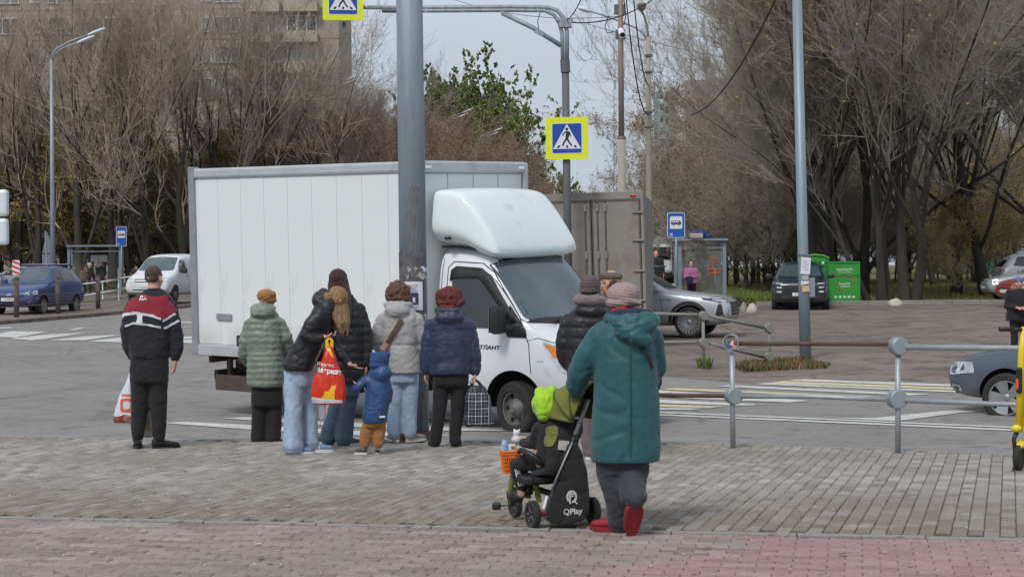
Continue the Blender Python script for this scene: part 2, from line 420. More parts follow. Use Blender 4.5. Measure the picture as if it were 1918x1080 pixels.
# ---------------------------------------------------------------- pavement with pavers
KERB = [(-16, 21.2), (-5.7, 19.0), (-3.75, 18.55), (-2.8, 18.35), (1.6, 17.6), (2.9, 17.05), (4.65, 16.05), (9, 13.7)]
STRIP = [(-9, 13.05), (-3.6, 11.97), (3.2, 10.62), (8, 9.65)]
def lineY(L_, x):
    for (a, b), (c, d) in zip(L_, L_[1:]):
        if x <= c: return b + (d - b) * (x - a) / (c - a)
    a, b = L_[-2]; c, d = L_[-1]; return b + (d - b) * (x - a) / (c - a)
m_bed = ground_mat('joint_sand', (104, 97, 90), (90, 84, 78), (76, 71, 66), sc=3, thr=.5)
pave = drape([(-16, 3)] + [(-16, 20.9)] + [(x, y - .16) for x, y in KERB[1:]] + [(9, 3)], -.014, gp, m_bed, 'pavement')
pave['kind'] = 'structure'
def paver_mat(name, cols, low, lightc, sc=.5, band=False):
    """each paver takes its own tone from a per-piece attribute/object random; wear and dirt by noise"""
    m = bpy.data.materials.new(name); m.use_nodes = True; n = m.node_tree.nodes; l = m.node_tree.links.new; b = n['Principled BSDF']
    b.inputs['Roughness'].default_value = .88; b.inputs['Specular IOR Level'].default_value = .3
    g = n.new('ShaderNodeNewGeometry'); 
    def N(s, d=5):
        q = n.new('ShaderNodeTexNoise'); q.inputs['Scale'].default_value = s; q.inputs['Detail'].default_value = d; q.inputs['Roughness'].default_value = .65; l(g.outputs['Position'], q.inputs['Vector']); return q.outputs['Fac']
    ri = n.new('ShaderNodeObjectInfo'); at = n.new('ShaderNodeAttribute'); at.attribute_name = 'tone'
    ad = n.new('ShaderNodeMath'); ad.operation = 'ADD'; l(at.outputs['Fac'], ad.inputs[0]); l(ri.outputs['Random'], ad.inputs[1])
    fr = n.new('ShaderNodeMath'); fr.operation = 'FRACT'; l(ad.outputs[0], fr.inputs[0])
    r = n.new('ShaderNodeValToRGB'); r.color_ramp.elements[0].color = rgb(*cols[0]); r.color_ramp.elements[1].color = rgb(*cols[-1])
    for i, c in enumerate(cols[1:-1]): e = r.color_ramp.elements.new((i + 1) / (len(cols) - 1)); e.color = rgb(*c)
    l(fr.outputs[0], r.inputs[0])
    def MR(src, a, c, lo=0, hi=1):
        q = n.new('ShaderNodeMapRange'); q.inputs[1].default_value = a; q.inputs[2].default_value = c; q.inputs[3].default_value = lo; q.inputs[4].default_value = hi; l(src, q.inputs[0]); return q.outputs[0]
    mm = n.new('ShaderNodeMixRGB'); l(MR(N(sc), .48, .62, 0, .75), mm.inputs[0]); l(r.outputs[0], mm.inputs[1]); mm.inputs[2].default_value = rgb(*low)
    if band:
        sx = n.new('ShaderNodeSeparateXYZ'); l(g.outputs['Position'], sx.inputs[0]); ma = n.new('ShaderNodeMath'); ma.operation = 'MULTIPLY_ADD'; l(sx.outputs['X'], ma.inputs[0]); ma.inputs[1].default_value = .24; l(sx.outputs['Y'], ma.inputs[2])
        nb2 = n.new('ShaderNodeMath'); nb2.operation = 'MULTIPLY_ADD'; l(N(.6, 6), nb2.inputs[0]); nb2.inputs[1].default_value = 3.2; l(ma.outputs[0], nb2.inputs[2])
        lo = MR(nb2.outputs[0], 13.6, 15.6, 1, 0); tn = MR(fr.outputs[0], .1, .3, .15, .85); mq = n.new('ShaderNodeMath'); mq.operation = 'MULTIPLY'; l(lo, mq.inputs[0]); l(tn, mq.inputs[1])
        m3 = n.new('ShaderNodeMixRGB'); l(mq.outputs[0], m3.inputs[0]); l(mm.outputs[0], m3.inputs[1]); m3.inputs[2].default_value = rgb(124, 113, 100); mm = m3
    m2 = n.new('ShaderNodeMixRGB'); l(MR(N(sc * 8, 8), .55, .75, 0, .6), m2.inputs[0]); l(mm.outputs[0], m2.inputs[1]); m2.inputs[2].default_value = rgb(*lightc)
    sc_ = n.new('ShaderNodeVectorMath'); sc_.operation = 'SCALE'; l(m2.outputs[0], sc_.inputs[0]); f = N(90, 3); l(MR(f, .25, .75, .8, 1.2), sc_.inputs['Scale'])
    l(sc_.outputs[0], b.inputs['Base Color'])
    bp = n.new('ShaderNodeBump'); bp.inputs['Strength'].default_value = .5; bp.inputs['Distance'].default_value = .006; l(f, bp.inputs['Height']); l(bp.outputs[0], b.inputs['Normal'])
    return m
m_pg = paver_mat('grey_pavers', [(142, 136, 129), (157, 150, 143), (130, 124, 117), (172, 166, 159), (148, 142, 135)], (134, 126, 116), (184, 180, 175), .35, True)
m_pr = paver_mat('faded_red_pavers', [(141, 128, 121), (155, 141, 134), (127, 116, 109), (163, 150, 143)], (132, 122, 113), (172, 164, 158), .4)
m_pr2 = paver_mat('pink_pavers', [(156, 123, 121), (164, 132, 130), (147, 116, 114), (168, 140, 137)], (150, 131, 127), (172, 154, 151), .4)
def rect_paver(lx, ly, h=.05, b=.006):
    x, y = lx / 2, ly / 2
    vs = [(-x, -y, -h), (x, -y, -h), (x, y, -h), (-x, y, -h), (-x, -y, -b), (x, -y, -b), (x, y, -b), (-x, y, -b), (-x + b, -y + b, 0), (x - b, -y + b, 0), (x - b, y - b, 0), (-x + b, y - b, 0)]
    fs = [(8, 9, 10, 11)] + [(4 + i, 4 + (i + 1) % 4, 8 + (i + 1) % 4, 8 + i) for i in range(4)] + [(i, (i + 1) % 4, 4 + (i + 1) % 4, 4 + i) for i in range(4)]
    return vs, fs
def zig_paver(lx, ly, h=.05, b=.007, a=.009):
    top = [(-lx / 2, ly / 2 + a), (-lx / 4, ly / 2 - a), (0, ly / 2 + a), (lx / 4, ly / 2 - a), (lx / 2, ly / 2 + a)]
    bot = [(x, y - ly) for x, y in top][::-1]
    ol = top + bot; n = len(ol)
    inn = [(x * (1 - 2 * b / lx), y - (b if y > 0 else -b)) for x, y in ol]
    vs = [(x, y, -h) for x, y in ol] + [(x, y, -b) for x, y in ol] + [(x, y, 0) for x, y in inn]
    fs = [tuple(range(2 * n, 3 * n))[::-1]] + [(i, (i + 1) % n, n + (i + 1) % n, n + i)[::-1] for i in range(n)] + [(n + i, n + (i + 1) % n, 2 * n + (i + 1) % n, 2 * n + i)[::-1] for i in range(n)]
    return vs, fs
def lay_pavers(root, origin, ang, lx, ly, inside, shape, m, stagger, nmax=300, mats=None):
    """rows along local x; returns parts for the pieces that show largest, one joined mesh for the rest"""
    ca, sa = math.cos(ang), math.sin(ang); cells = []
    for j in range(-140, 140):
        for i in range(-90, 90):
            u = (i + (stagger * (j % 2))) * lx; v = j * ly
            x = origin[0] + u * ca - v * sa; y = origin[1] + u * sa + v * ca
            if inside(x, y): cells.append((x, y))
    def vis(x, y):
        q = abs(x) / y * FPX
        return q < 975 and (1.72 - gp(y)) / y * FPX < 588
    order = sorted(cells, key=lambda c: (not vis(*c), math.hypot(c[0], c[1])))
    vs0, fs0 = shape(lx - (.006 if shape is rect_paver else .0025), ly - (.005 if shape is rect_paver else .008))
    mes = []
    for q in (mats or [m]):
        mb = MB(); mb.add(vs0, fs0); me = mb.mesh('paver'); me.materials.append(q); mes.append(me)
    tone_loose = []; V = []; F = []; base = 0; MI = []
    arr = np.array(vs0); nf = len(fs0)
    for k, (x, y) in enumerate(order):
        # slight settling of each piece, low-frequency heave
        z = gp(y) + .006 * noise.noise(Vector((x * 1.3, y * 1.3, 0))) + rnd.uniform(-.003, .003)
        tx, ty = rnd.uniform(-.018, .018), rnd.uniform(-.018, .018); a = ang + rnd.uniform(-.012, .012)
        which = 0
        if mats: which = 1 if (x + 1.15 * noise.noise(Vector((x * .7, y * 1.1, 4))) > .9 + .35 * (y - 10)) else 0
        if k < nmax:
            o = bpy.data.objects.new('paver', mes[which]); COL.objects.link(o); o.parent = root
            o.location = (x, y, z); o.rotation_euler = (tx, ty, a)
        else:
            c, s = math.cos(a), math.sin(a)
            p = np.empty_like(arr); p[:, 0] = x + arr[:, 0] * c - arr[:, 1] * s; p[:, 1] = y + arr[:, 0] * s + arr[:, 1] * c
            p[:, 2] = z + arr[:, 2] + tx * arr[:, 1] - ty * arr[:, 0]
            V.append(p); F += [tuple(i + base for i in f) for f in fs0]; base += len(vs0); tone_loose += [rnd.random()] * nf; MI += [which] * nf
    me = bpy.data.meshes.new('paver_field'); me.from_pydata(np.concatenate(V).tolist(), [], F)
    for q in (mats or [m]): me.materials.append(q)
    if mats: me.polygons.foreach_set('material_index', MI)
    a_ = me.attributes.new('tone', 'FLOAT', 'FACE'); a_.data.foreach_set('value', tone_loose)
    bm = bmesh.new(); bm.from_mesh(me); bmesh.ops.recalc_face_normals(bm, faces=bm.faces); bm.to_mesh(me); bm.free()
    o = mk('paver_field', me, None, root); o['kind'] = 'stuff'
AK = math.atan2(-.28, .96)
lay_pavers(pave, (0, 14), AK + PI / 2, .2, .1, lambda x, y: -7.2 < x < 5.4 and y < lineY(KERB, x) - .22 and y > lineY(STRIP, x) + .11, rect_paver, m_pg, .5)
foot = empty('footpath', kind='structure')
lay_pavers(foot, (0, 10.5), math.atan2(-.2, 1), .2, .1, lambda x, y: -5.2 < x < 4.8 and 7.6 < y < lineY(STRIP, x) - .11, zig_paver, m_pr, .5, mats=[m_pr, m_pr2])
# edging strip stones and kerb stones, each a piece
def kerb_run(LN, root_name, L0, wid, top, f, off, x0, x1, m, dep):
    root = empty(root_name, kind='structure'); x = x0
    bmx = MB(); bmx.box((0, 0, -dep / 2), (L0 - .008, wid, dep), bev=.008); me = bmx.mesh(root_name); me.materials.append(m)
    while x < x1:
        y = lineY(LN, x) + off; y2 = lineY(LN, x + .5) + off; a = math.atan2(y2 - y, .5)
        o = bpy.data.objects.new('kerb_stone', me); COL.objects.link(o); o.parent = root
        o.location = (x, y, f(y) + top + rnd.uniform(-.003, .003)); o.rotation_euler = (0, 0, a + rnd.uniform(-.004, .004))
        x += L0 * math.cos(a)
kerb_run(KERB, 'kerb', 1.0, .15, .006, gp, -.09, -14, 8.5, m_kerb, .3)
kerb_run(STRIP, 'edging_strip', .8, .07, .004, gp, 0, -8, 7, m_kerb, .2)
# litter of leaves and crumbs on the paving: one mass
lf = MB()
for _ in range(2600):
    px = rnd.uniform(-60, 1980); py = rnd.uniform(700, 1090) if rnd.random() < .8 else rnd.uniform(600, 700)
    f = gp if True else gr
    p = G(px, py, gp)
    onp = p.y < lineY(KERB, p.x) - .03
    if not onp: p = G(px, py, gr)
    s = rnd.uniform(.004, .014) * (1 if rnd.random() < .9 else 2.2); a = rnd.uniform(0, 6.28); dz = .012
    c = [(math.cos(a + t) * s, math.sin(a + t) * s * .6, rnd.uniform(0, .006)) for t in (0, 1.3, 3.1, 4.6)]
    lf.cm = rnd.choice([0, 0, 1, 2]); lf.add([(p.x + q[0], p.y + q[1], p.z + dz + q[2]) for q in c], [(0, 1, 2, 3)])
o = lf.build('fallen_leaves', [mat('leaf_brown', (92, 70, 48)), mat('leaf_ochre', (150, 118, 66)), mat('leaf_pale', (190, 180, 165))])
tag(o, 'scattered fallen leaves and crumbs of litter on paving and road', 'fallen leaves', kind='stuff')
# ================================================================ BUILDINGS
m_conc = mat('facade_concrete', (158, 148, 137), .9, var=.12, scale=.5, dirt=(110, 100, 90), dirt_amt=.25, dirt_scale=.35, bump=.3, bscale=4)
m_conc2 = mat('facade_concrete_light', (172, 163, 152), .9, var=.1, scale=.6, dirt=(120, 110, 100), dirt_amt=.2, dirt_scale=.5)
m_terra = mat('terracotta_panel', (138, 92, 72), .85, var=.15, scale=1)
m_wframe = mat('window_white', (200, 202, 204), .5, var=.08, scale=1)
m_glassd = mat('window_glass', (58, 68, 74), .08, var=.5, scale=.35, spec=.8)
m_glassl = mat('curtained_glass', (118, 128, 128), .15, var=.35, scale=.6, spec=.8)
YB = 160.
bld = empty('apartment_building', (Xat(300, YB), YB, gr(YB)), 0, 'tall grey concrete panel apartment block behind the bare trees on the left', 'apartment building')
bx0 = -58.; bx1 = Xat(640, YB); H_ = 44.8; org = bld.location.copy()
def bb(name, c, d, m, parent=bld, bev=0): return MB().box(Vector(c) - org, d, bev=bev).build(name, m, parent)
bb('wall', ((bx0 + bx1) / 2, YB + 6.2, gr(YB) + H_ / 2), (bx1 - bx0, 12, H_), m_conc)
bb('roof', ((bx0 + bx1) / 2, YB + 6.2, gr(YB) + H_ + .2), (bx1 - bx0 + .6, 12.6, .4), m_conc2)
FH = 2.84
z_row = lambda r: P(300, 47, YB).z - FH * (r - 12)     # row 12 is the storey at y=47
nb = 12; pw = (bx1 - bx0) / nb
pme = MB().box((0, 0, 0), (pw - .06, .12, FH - .06), bev=.02).mesh('wall_panel'); pme.materials.append(m_conc)
pme2 = pme.copy(); pme2.materials.clear(); pme2.materials.append(m_conc2)
for i in range(nb):
    for r in range(0, 16):
        z = z_row(r)
        if z - FH / 2 < gr(YB) + .1 or z + FH / 2 > gr(YB) + H_: continue
        inst('wall_panel', pme2 if (i * 7 + r * 3) % 5 == 0 or i in (4, 9) else pme, bld, Vector((bx0 + pw * (i + .5), YB + .13, z)) - org)
def win_mesh(w_, h_, n):
    f = MB(); t = .09
    f.box((0, 0, h_ / 2), (w_, .1, t)); f.box((0, -.03, -h_ / 2), (w_ + .1, .2, t))
    for k in range(n + 1): f.box((-w_ / 2 + w_ * k / n, .0, 0), (t, .096, h_ - t))
    a = f.mesh('window'); a.materials.append(m_wframe)
    g = []
    for mm in (m_glassd, m_glassl):
        q = MB()
        for k in range(n): q.box((-w_ / 2 + w_ * (k + .5) / n, .03, 0), (w_ / n - .08, .03, h_ - .1))
        me = q.mesh('pane'); me.materials.append(mm); g.append(me)
    return a, g
WT = {'t': win_mesh(2.3, 1.45, 3), 's': win_mesh(.85, 1.3, 1), 'b': win_mesh(2.7, 1.5, 3), 'd': win_mesh(1.2, 1.3, 2)}
cols = [(-330, 't'), (-250, 's'), (-200, 't'), (-120, 't'), (-60, 's'), (18, 't'), (72, 's'), (120, 't'), (207, 't'), (250, 's'), (305, 'd'), (392, 's'), (430, 't'), (500, 't'), (570, 'b')]
for px, k in cols:
    for r in range(0, 15):
        z = z_row(r) + (-.0 if k != 'd' else 1.3)
        if z < 2.2 or z > gr(YB) + H_ - 1: continue
        x = Xat(px, YB)
        a, g = WT[k]
        o = inst('window', a, bld, Vector((x, YB - .0, z)) - org)
        inst('pane', g[rnd.random() < (.7 if k == 'b' else .3)], o, (0, 0, 0))
        if k == 'b' or (px in (500,)):
            inst('balcony', BAL if 'BAL' in globals() else globals().setdefault('BAL', (lambda me: (me.materials.append(m_conc2), me)[1])(MB().box((0, -.6, 0), (3.1, 1.1, 1.05), bev=.03).mesh('balcony'))), bld, Vector((x, YB, z - 1.32)) - org)
        if px in (207, 570) and k == 't':
            inst('terracotta_panel', TER if 'TER' in globals() else globals().setdefault('TER', (lambda me: (me.materials.append(m_terra), me)[1])(MB().box((0, 0, 0), (.55, .1, 1.5)).mesh('terracotta_panel'))), bld, Vector((x + 1.55, YB + .03, z)) - org)

def tower(pxa, pxb, Y, top, mats_, label, ncol, gable=False, stripe=None):
    xa, xb = Xat(pxa, Y), Xat(pxb, Y); zt = P(pxa, top, Y).z; g0 = gr(Y)
    r = empty('tower_block', ((xa + xb) / 2, Y, g0), 0, label, 'tower block'); o0 = r.location.copy(); wd = xb - xa
    MB().box((0, 7, (zt - g0) / 2), (wd, 14, zt - g0)).build('wall', mats_[0], r)
    if stripe: MB().box((wd * (stripe[0] + stripe[1]) / 2, 6.9, (zt - g0) / 2 + .5), (wd * (stripe[1] - stripe[0]), 14.4, zt - g0 + 1)).build('end_wall', mats_[1], r)
    if gable: MB().poly([(-wd * .2, -.1, zt - g0), (wd / 2, -.1, zt - g0), (wd / 2, -.1, zt - g0 + 4), (wd * .2, -.1, zt - g0 + 2.6), (0, -.1, zt - g0 + 3.4)], 12, (0, 1, 0)).build('gable', mats_[1], r)
    n = int((zt - g0) / 2.9)
    wme = MB().box((0, 0, 0), (wd / ncol * .5, .3, 1.5)).mesh('window'); wme.materials.append(m_glassd)
    bme = MB().box((0, -.5, 0), (wd / ncol * .62, 1.2, 1.1)).mesh('balcony'); bme.materials.append(mats_[2])
    for i in range(n):
        for c in range(ncol):
            x = -wd / 2 + wd * (c + .5) / ncol
            if stripe and stripe[0] * wd < x < stripe[1] * wd: continue
            inst('window', wme, r, (x, -.05, 1.8 + 2.9 * i))
            if c % 2 == 0: inst('balcony', bme, r, (x, 0, .8 + 2.9 * i))
    return r
m_turq = mat('turquoise_facade', (150, 184, 188), .8, var=.05, scale=.3); m_wht = mat('white_facade', (206, 208, 208), .8, var=.05, scale=.3)
m_turq2 = mat('turquoise_light', (176, 200, 202), .8, var=.05, scale=.3)
m_yel = mat('cream_facade', (196, 182, 146), .8, var=.05, scale=.3); m_ylo = mat('sand_gable', (176, 148, 108), .8, var=.05, scale=.3)
m_yb = mat('cream_balcony', (208, 198, 166), .8, var=.05, scale=.3)
tower(1236, 1286, 420, 172, (m_turq, m_wht, m_turq2), 'pale turquoise and white tower block rising behind the right hand trees', 5, stripe=(.08, .5))
tower(1212, 1242, 620, 292, (m_yel, m_ylo, m_yb), 'cream and sand coloured tower block just left of the turquoise one', 5, gable=True)
m_grt = mat('grey_tower', (150, 138, 134), .8, var=.08, scale=.3)
tower(1287, 1345, 440, 150, (m_grt, m_grt, m_grt), 'grey brown tower block mostly hidden by bare branches on the right', 6)
# billboard / painted kiosk wall far beyond the branches
Yk = 150; r = empty('billboard', onroad(Xat(1352, Yk), Yk), 0, 'red and blue painted billboard far behind the branches on the right', 'billboard')
o0 = r.location.copy()
zb = P(1352, 398, Yk).z - o0.z; zm = P(1352, 362, Yk).z - o0.z; zt = P(1352, 338, Yk).z - o0.z
MB().box((0, 0, (zb + zm) / 2), (2.4, .2, zm - zb)).build('blue_panel', mat('bill_blue', (120, 150, 178), var=.4, scale=2), r)
MB().box((0, -.01, (zt + zm) / 2), (2.4, .2, zt - zm - .02)).build('red_panel', mat('bill_red', (196, 72, 62), var=.3, scale=2), r)
for sx in (-.8, .8): MB().tube([(sx, .1, 0), (sx, .1, zb + .3)], .08).build('post', m_grt, r)

# ================================================================ TREES
def prisms(p0, p1, r0, r1, k=3):
    """many tapered prisms at once"""
    d = p1 - p0; ln = np.linalg.norm(d, axis=1, keepdims=True); ln[ln < 1e-9] = 1; d = d / ln
    ref = np.where(np.abs(d[:, 2:3]) < .9, np.array([[0, 0, 1.]]), np.array([[1., 0, 0]]))
    u = np.cross(d, ref); u /= np.linalg.norm(u, axis=1, keepdims=True); v = np.cross(d, u)
    N = len(p0); V = np.empty((N, 2 * k, 3))
    for j in range(k):
        a = 2 * PI * j / k; e = u * math.cos(a) + v * math.sin(a)
        V[:, j] = p0 + e * r0[:, None]; V[:, k + j] = p1 + e * r1[:, None]
    b = (np.arange(N) * 2 * k)[:, None]
    F = np.stack([np.stack([b[:, 0] + j, b[:, 0] + (j + 1) % k, b[:, 0] + k + (j + 1) % k, b[:, 0] + k + j], 1) for j in range(k)], 1).reshape(-1, 4)
    return V.reshape(-1, 3), F
def quick_mesh(name, V, F, mi=None):
    me = bpy.data.meshes.new(name); nv, nf = len(V), len(F); k = F.shape[1]
    me.vertices.add(nv); me.vertices.foreach_set('co', V.astype(np.float32).ravel())
    me.loops.add(nf * k); me.loops.foreach_set('vertex_index', F.astype(np.int32).ravel())
    me.polygons.add(nf); me.polygons.foreach_set('loop_start', np.arange(0, nf * k, k, dtype=np.int32)); me.polygons.foreach_set('loop_total', np.full(nf, k, dtype=np.int32))
    if mi is not None: me.polygons.foreach_set('material_index', mi.astype(np.int32))
    me.update(calc_edges=True); return me
def rot_to(d, ang, az):
    u = d.orthogonal().normalized(); v = d.cross(u)
    return (d * math.cos(ang) + (u * math.cos(az) + v * math.sin(az)) * math.sin(ang)).normalized()
def tree_proto(seed, H=15., trunk_r=.3, style='fan', ntw=5000, nleaf=0, leaf=.05, forks=5, fork_h=.25, lean=.05, twr=.007, spread=.6, stem=0):
    rg = random.Random(seed); g = np.random.default_rng(seed); br = []
    def grow(p, d, ln, r, lv):
        n = {0: 7, 1: 9, 2: 6, 3: 4}[lv]; pts = [p.copy()]; rs = [r]; q = p.copy(); dd = d.copy()
        for i in range(n):
            wob = {0: .09, 1: .13, 2: .2, 3: .25}[lv]
            up = {'fan': .1, 'spread': .04, 'tall': .14}[style]
            dd = (dd + Vector((rg.gauss(0, wob), rg.gauss(0, wob), rg.gauss(0, wob * .6) + up * (1 if lv < 3 else .5)))).normalized()
            q = q + dd * (ln / n); pts.append(q.copy()); rs.append(r * (1 - (i + 1) / n * (.55 if lv == 0 else .85)))
        br.append((pts, rs, lv))
        if lv == 0:
            for k in range(forks):
                i = rg.randint(int(n * fork_h) + 1, n); a = rg.uniform(.2, .75) * spread / .6
                grow(pts[i], rot_to((pts[i] - pts[i - 1]).normalized(), a, rg.uniform(0, 6.28)), (H - pts[i].z) * rg.uniform(.75, 1.05) + 1, rs[i] * rg.uniform(.38, .6), 1)
        elif lv == 1:
            for k in range(11):
                i = rg.randint(2, n); a = rg.uniform(.25, .8) * (1.15 if style == 'spread' else .62)
                grow(pts[i], rot_to((pts[i] - pts[i - 1]).normalized(), a, rg.uniform(0, 6.28)), ln * rg.uniform(.22, .48), rs[i] * .5 + .006, 2)
        elif lv == 2:
            for k in range(7):
                i = rg.randint(1, n); a = rg.uniform(.3, .9)
                grow(pts[i], rot_to((pts[i] - pts[i - 1]).normalized(), a, rg.uniform(0, 6.28)), ln * rg.uniform(.3, .6), rs[i] * .5 + .005, 3)
    grow(Vector((0, 0, -.3)), Vector((rg.uniform(-lean, lean), rg.uniform(-lean, lean), 1)).normalized(), H * (stem or (.55 if style != 'tall' else .8)), trunk_r, 0)
    tm = MB(); pts, rs, _ = br[0]
    rs = list(rs); rs[0] = rs[0] * 1.5; rs[1] = rs[1] * 1.08
    tm.tube(pts, rs, 12)
    for pts, rs, lv in br:
        if lv == 1: tm.cm = 1; tm.tube(pts, rs, 6, cap=False)
    tme = bake(tm.mesh('trunk'), [('SUBSURF', dict(levels=1))], 'trunk')
    vs_ = [(v.co.copy(), v.normal.copy()) for v in tme.vertices]; tme.vertices.foreach_set('co', [q for a, n in vs_ for q in a + n * (.045 * noise.noise(a * 2.2) * min(1, trunk_r * 3))]); tme.update()
    tme.polygons.foreach_set('use_smooth', [True] * len(tme.polygons))
    A, B, RA, RB = [], [], [], []
    for pts, rs, lv in br:
        if lv >= 2:
            for i in range(len(pts) - 1): A.append(pts[i]); B.append(pts[i + 1]); RA.append(rs[i]); RB.append(rs[i + 1])
    A = np.array(A); B = np.array(B); RA = np.array(RA); RB = np.array(RB)
    big = (A, B, RA, RB)
    sel = g.integers(0, len(A), ntw); t = g.random((ntw, 1)); S = A[sel] * (1 - t) + B[sel] * t
    D = (B - A)[sel]; D /= np.linalg.norm(D, axis=1, keepdims=True) + 1e-9
    upv = {'fan': .45, 'spread': .2, 'tall': .5}[style]
    D = D * .7 + g.normal(0, .5, (ntw, 3)) + np.array([0, 0, upv]); D /= np.linalg.norm(D, axis=1, keepdims=True)
    ln = g.uniform(.35, 1.25, (ntw, 1)) * H / 15
    M1 = S + D * ln * .5; D2 = D + g.normal(0, .18, (ntw, 3)) + np.array([0, 0, .1]); E = M1 + D2 * ln * .5
    # sub twigs
    n2 = ntw * 2; s2 = g.integers(0, ntw, n2); t2 = g.random((n2, 1)); S2 = S[s2] * (1 - t2) + E[s2] * t2; D3 = D[s2] * .8 + g.normal(0, .55, (n2, 3)) + np.array([0, 0, upv * .6]); D3 /= np.linalg.norm(D3, axis=1, keepdims=True)
    E2 = S2 + D3 * g.uniform(.15, .55, (n2, 1))
    P0 = np.concatenate([big[0], S, M1, S2]); P1 = np.concatenate([big[1], M1, E, E2])
    f = np.ones
    R0 = np.concatenate([big[2], f(ntw) * twr * 1.25, f(ntw) * twr, f(n2) * twr * .8]); R1 = np.concatenate([big[3], f(ntw) * twr, f(ntw) * twr * .6, f(n2) * twr * .45])
    V, F = prisms(P0, P1, R0, R1); mi = np.zeros(len(F))
    if nleaf:
        s3 = g.integers(0, len(S2), nleaf); t3 = g.random((nleaf, 1)); c = S2[s3] * (1 - t3) + E2[s3] * t3 + g.normal(0, .06, (nleaf, 3))
        a = g.normal(0, 1, (nleaf, 3)); a /= np.linalg.norm(a, axis=1, keepdims=True); b = np.cross(a, g.normal(0, 1, (nleaf, 3))); b /= np.linalg.norm(b, axis=1, keepdims=True)
        sz = g.uniform(.6, 1.3, (nleaf, 1)) * leaf; LV = np.stack([c - a * sz, c + b * sz * .55, c + a * sz, c - b * sz * .55], 1).reshape(-1, 3)
        LF = np.arange(nleaf * 4).reshape(-1, 4) + len(V); V = np.concatenate([V, LV]); F = np.concatenate([F, LF]); mi = np.concatenate([mi, 1 + g.integers(0, 3, nleaf)])
    cme = quick_mesh('crown', V, F, mi)
    return tme, cme
m_barkd = mat('bark_dark', (60, 56, 51), .95, var=.35, scale=3, stretch=(1, 1, .25), bump=1, bscale=9, dirt=(76, 74, 58), dirt_amt=.25, dirt_scale=1)
m_twig = mat('twigs_grey_brown', (176, 162, 147), .9, var=.2, scale=.6)
m_twig2 = mat('twigs_brown', (158, 149, 138), .9, var=.2, scale=.6)
m_twigr = mat('twigs_reddish', (154, 134, 120), .9, var=.2, scale=.6)
m_lo = mat('leaves_olive', (140, 132, 66), .8, var=.3, scale=1); m_ly = mat('leaves_yellow', (172, 148, 62), .8, var=.3, scale=1)
m_lb = mat('leaves_brown', (134, 104, 76), .8, var=.3, scale=1); m_lg = mat('leaves_green', (98, 116, 56), .8, var=.3, scale=1)
m_lg2 = mat('leaves_green_light', (140, 146, 68), .8, var=.3, scale=1); m_lg3 = mat('leaves_green_dark', (64, 82, 42), .8, var=.3, scale=1)
m_lr = mat('leaves_russet', (132, 108, 92), .8, var=.3, scale=1)
RANK = {}
def ranked(r, px): RANK.setdefault(r['label'], []).append((px, r)); return r
def rank_labels():
    W = 'first second third fourth fifth sixth seventh eighth ninth tenth eleventh twelfth thirteenth fourteenth fifteenth sixteenth seventeenth eighteenth nineteenth twentieth twenty-first twenty-second twenty-third twenty-fourth twenty-fifth'.split()
    for lb, L2 in RANK.items():
        for i, (_, r) in enumerate(sorted(L2, key=lambda t: t[0])): r['label'] = lb + ', ' + W[i] + ' from the left'
m_limb = mat('limb_bark', (112, 104, 94), .9, var=.3, scale=2, bump=.6, bscale=12)
def setm(tc_, mats_):
    tc_[0].materials.clear(); tc_[0].materials.append(m_barkd); tc_[0].materials.append(m_limb)
    for q in mats_: tc_[1].materials.append(q)
    return tc_
PT = {
 'fan1': setm(tree_proto(11, 15, .30, 'fan', 1900, 240, .05, forks=8, fork_h=.02, spread=.48, twr=.008), [m_twig, m_lo, m_ly, m_lo]),
 'fan2': setm(tree_proto(12, 15, .27, 'fan', 1900, 240, .05, forks=8, fork_h=.06, lean=.14, spread=.5, twr=.008), [m_twig, m_lo, m_ly, m_lb]),
 'spr1': setm(tree_proto(13, 14, .28, 'spread', 6500, 500, .055, forks=9, fork_h=.2, spread=.62), [m_twig2, m_lb, m_lo, m_lb]),
 'tall1': setm(tree_proto(14, 16, .24, 'tall', 5200, 1500, .06, forks=11, fork_h=.25, lean=.04, spread=.5), [m_twig2, m_lb, m_lo, m_lb]),
 'rus1': setm(tree_proto(15, 12, .2, 'spread', 5500, 9000, .075, forks=8, fork_h=.15, spread=.7), [m_twigr, m_lr, m_lb, m_lr]),
 'oliv': setm(tree_proto(16, 8, .12, 'spread', 3000, 14000, .075, forks=8, fork_h=.05, spread=.9), [m_twig2, m_lo, m_ly, m_lb]),
 'pol1': setm(tree_proto(21, 15, .25, 'fan', 7000, 900, .06, forks=11, fork_h=.55, lean=.03, spread=.42, stem=.34, twr=.006), [m_twig, m_lg2, m_ly, m_lo]),
 'pol2': setm(tree_proto(22, 15, .22, 'fan', 7000, 900, .06, forks=11, fork_h=.5, lean=.05, spread=.5, stem=.36, twr=.006), [m_twig2, m_lo, m_ly, m_lg2]),
 'green': setm(tree_proto(17, 16, .3, 'spread', 2500, 44000, .175, forks=10, fork_h=.2, spread=.75), [m_twig2, m_lg, m_lg2, m_lg3]),
 'bushb': setm(tree_proto(18, 7, .1, 'spread', 5000, 3500, .06, forks=10, fork_h=.02, spread=1.0), [m_twig2, m_lb, m_lb, m_lo]),
}
def tree(kind, x, y, s, rz, label, group, sz=None, name='bare_tree', z=None, tilt=None):
    r = empty(name, (x, y, gr(y) if z is None else z), rz, label, 'tree' if 'bush' not in name else 'bush', group)
    r.scale = (s, s, sz or s)
    if tilt: r.rotation_euler = (tilt[0], tilt[1], rz)
    o = bpy.data.objects.new('trunk', PT[kind][0]); COL.objects.link(o); o.parent = r
    o = bpy.data.objects.new('crown', PT[kind][1]); COL.objects.link(o); o.parent = r
    return r
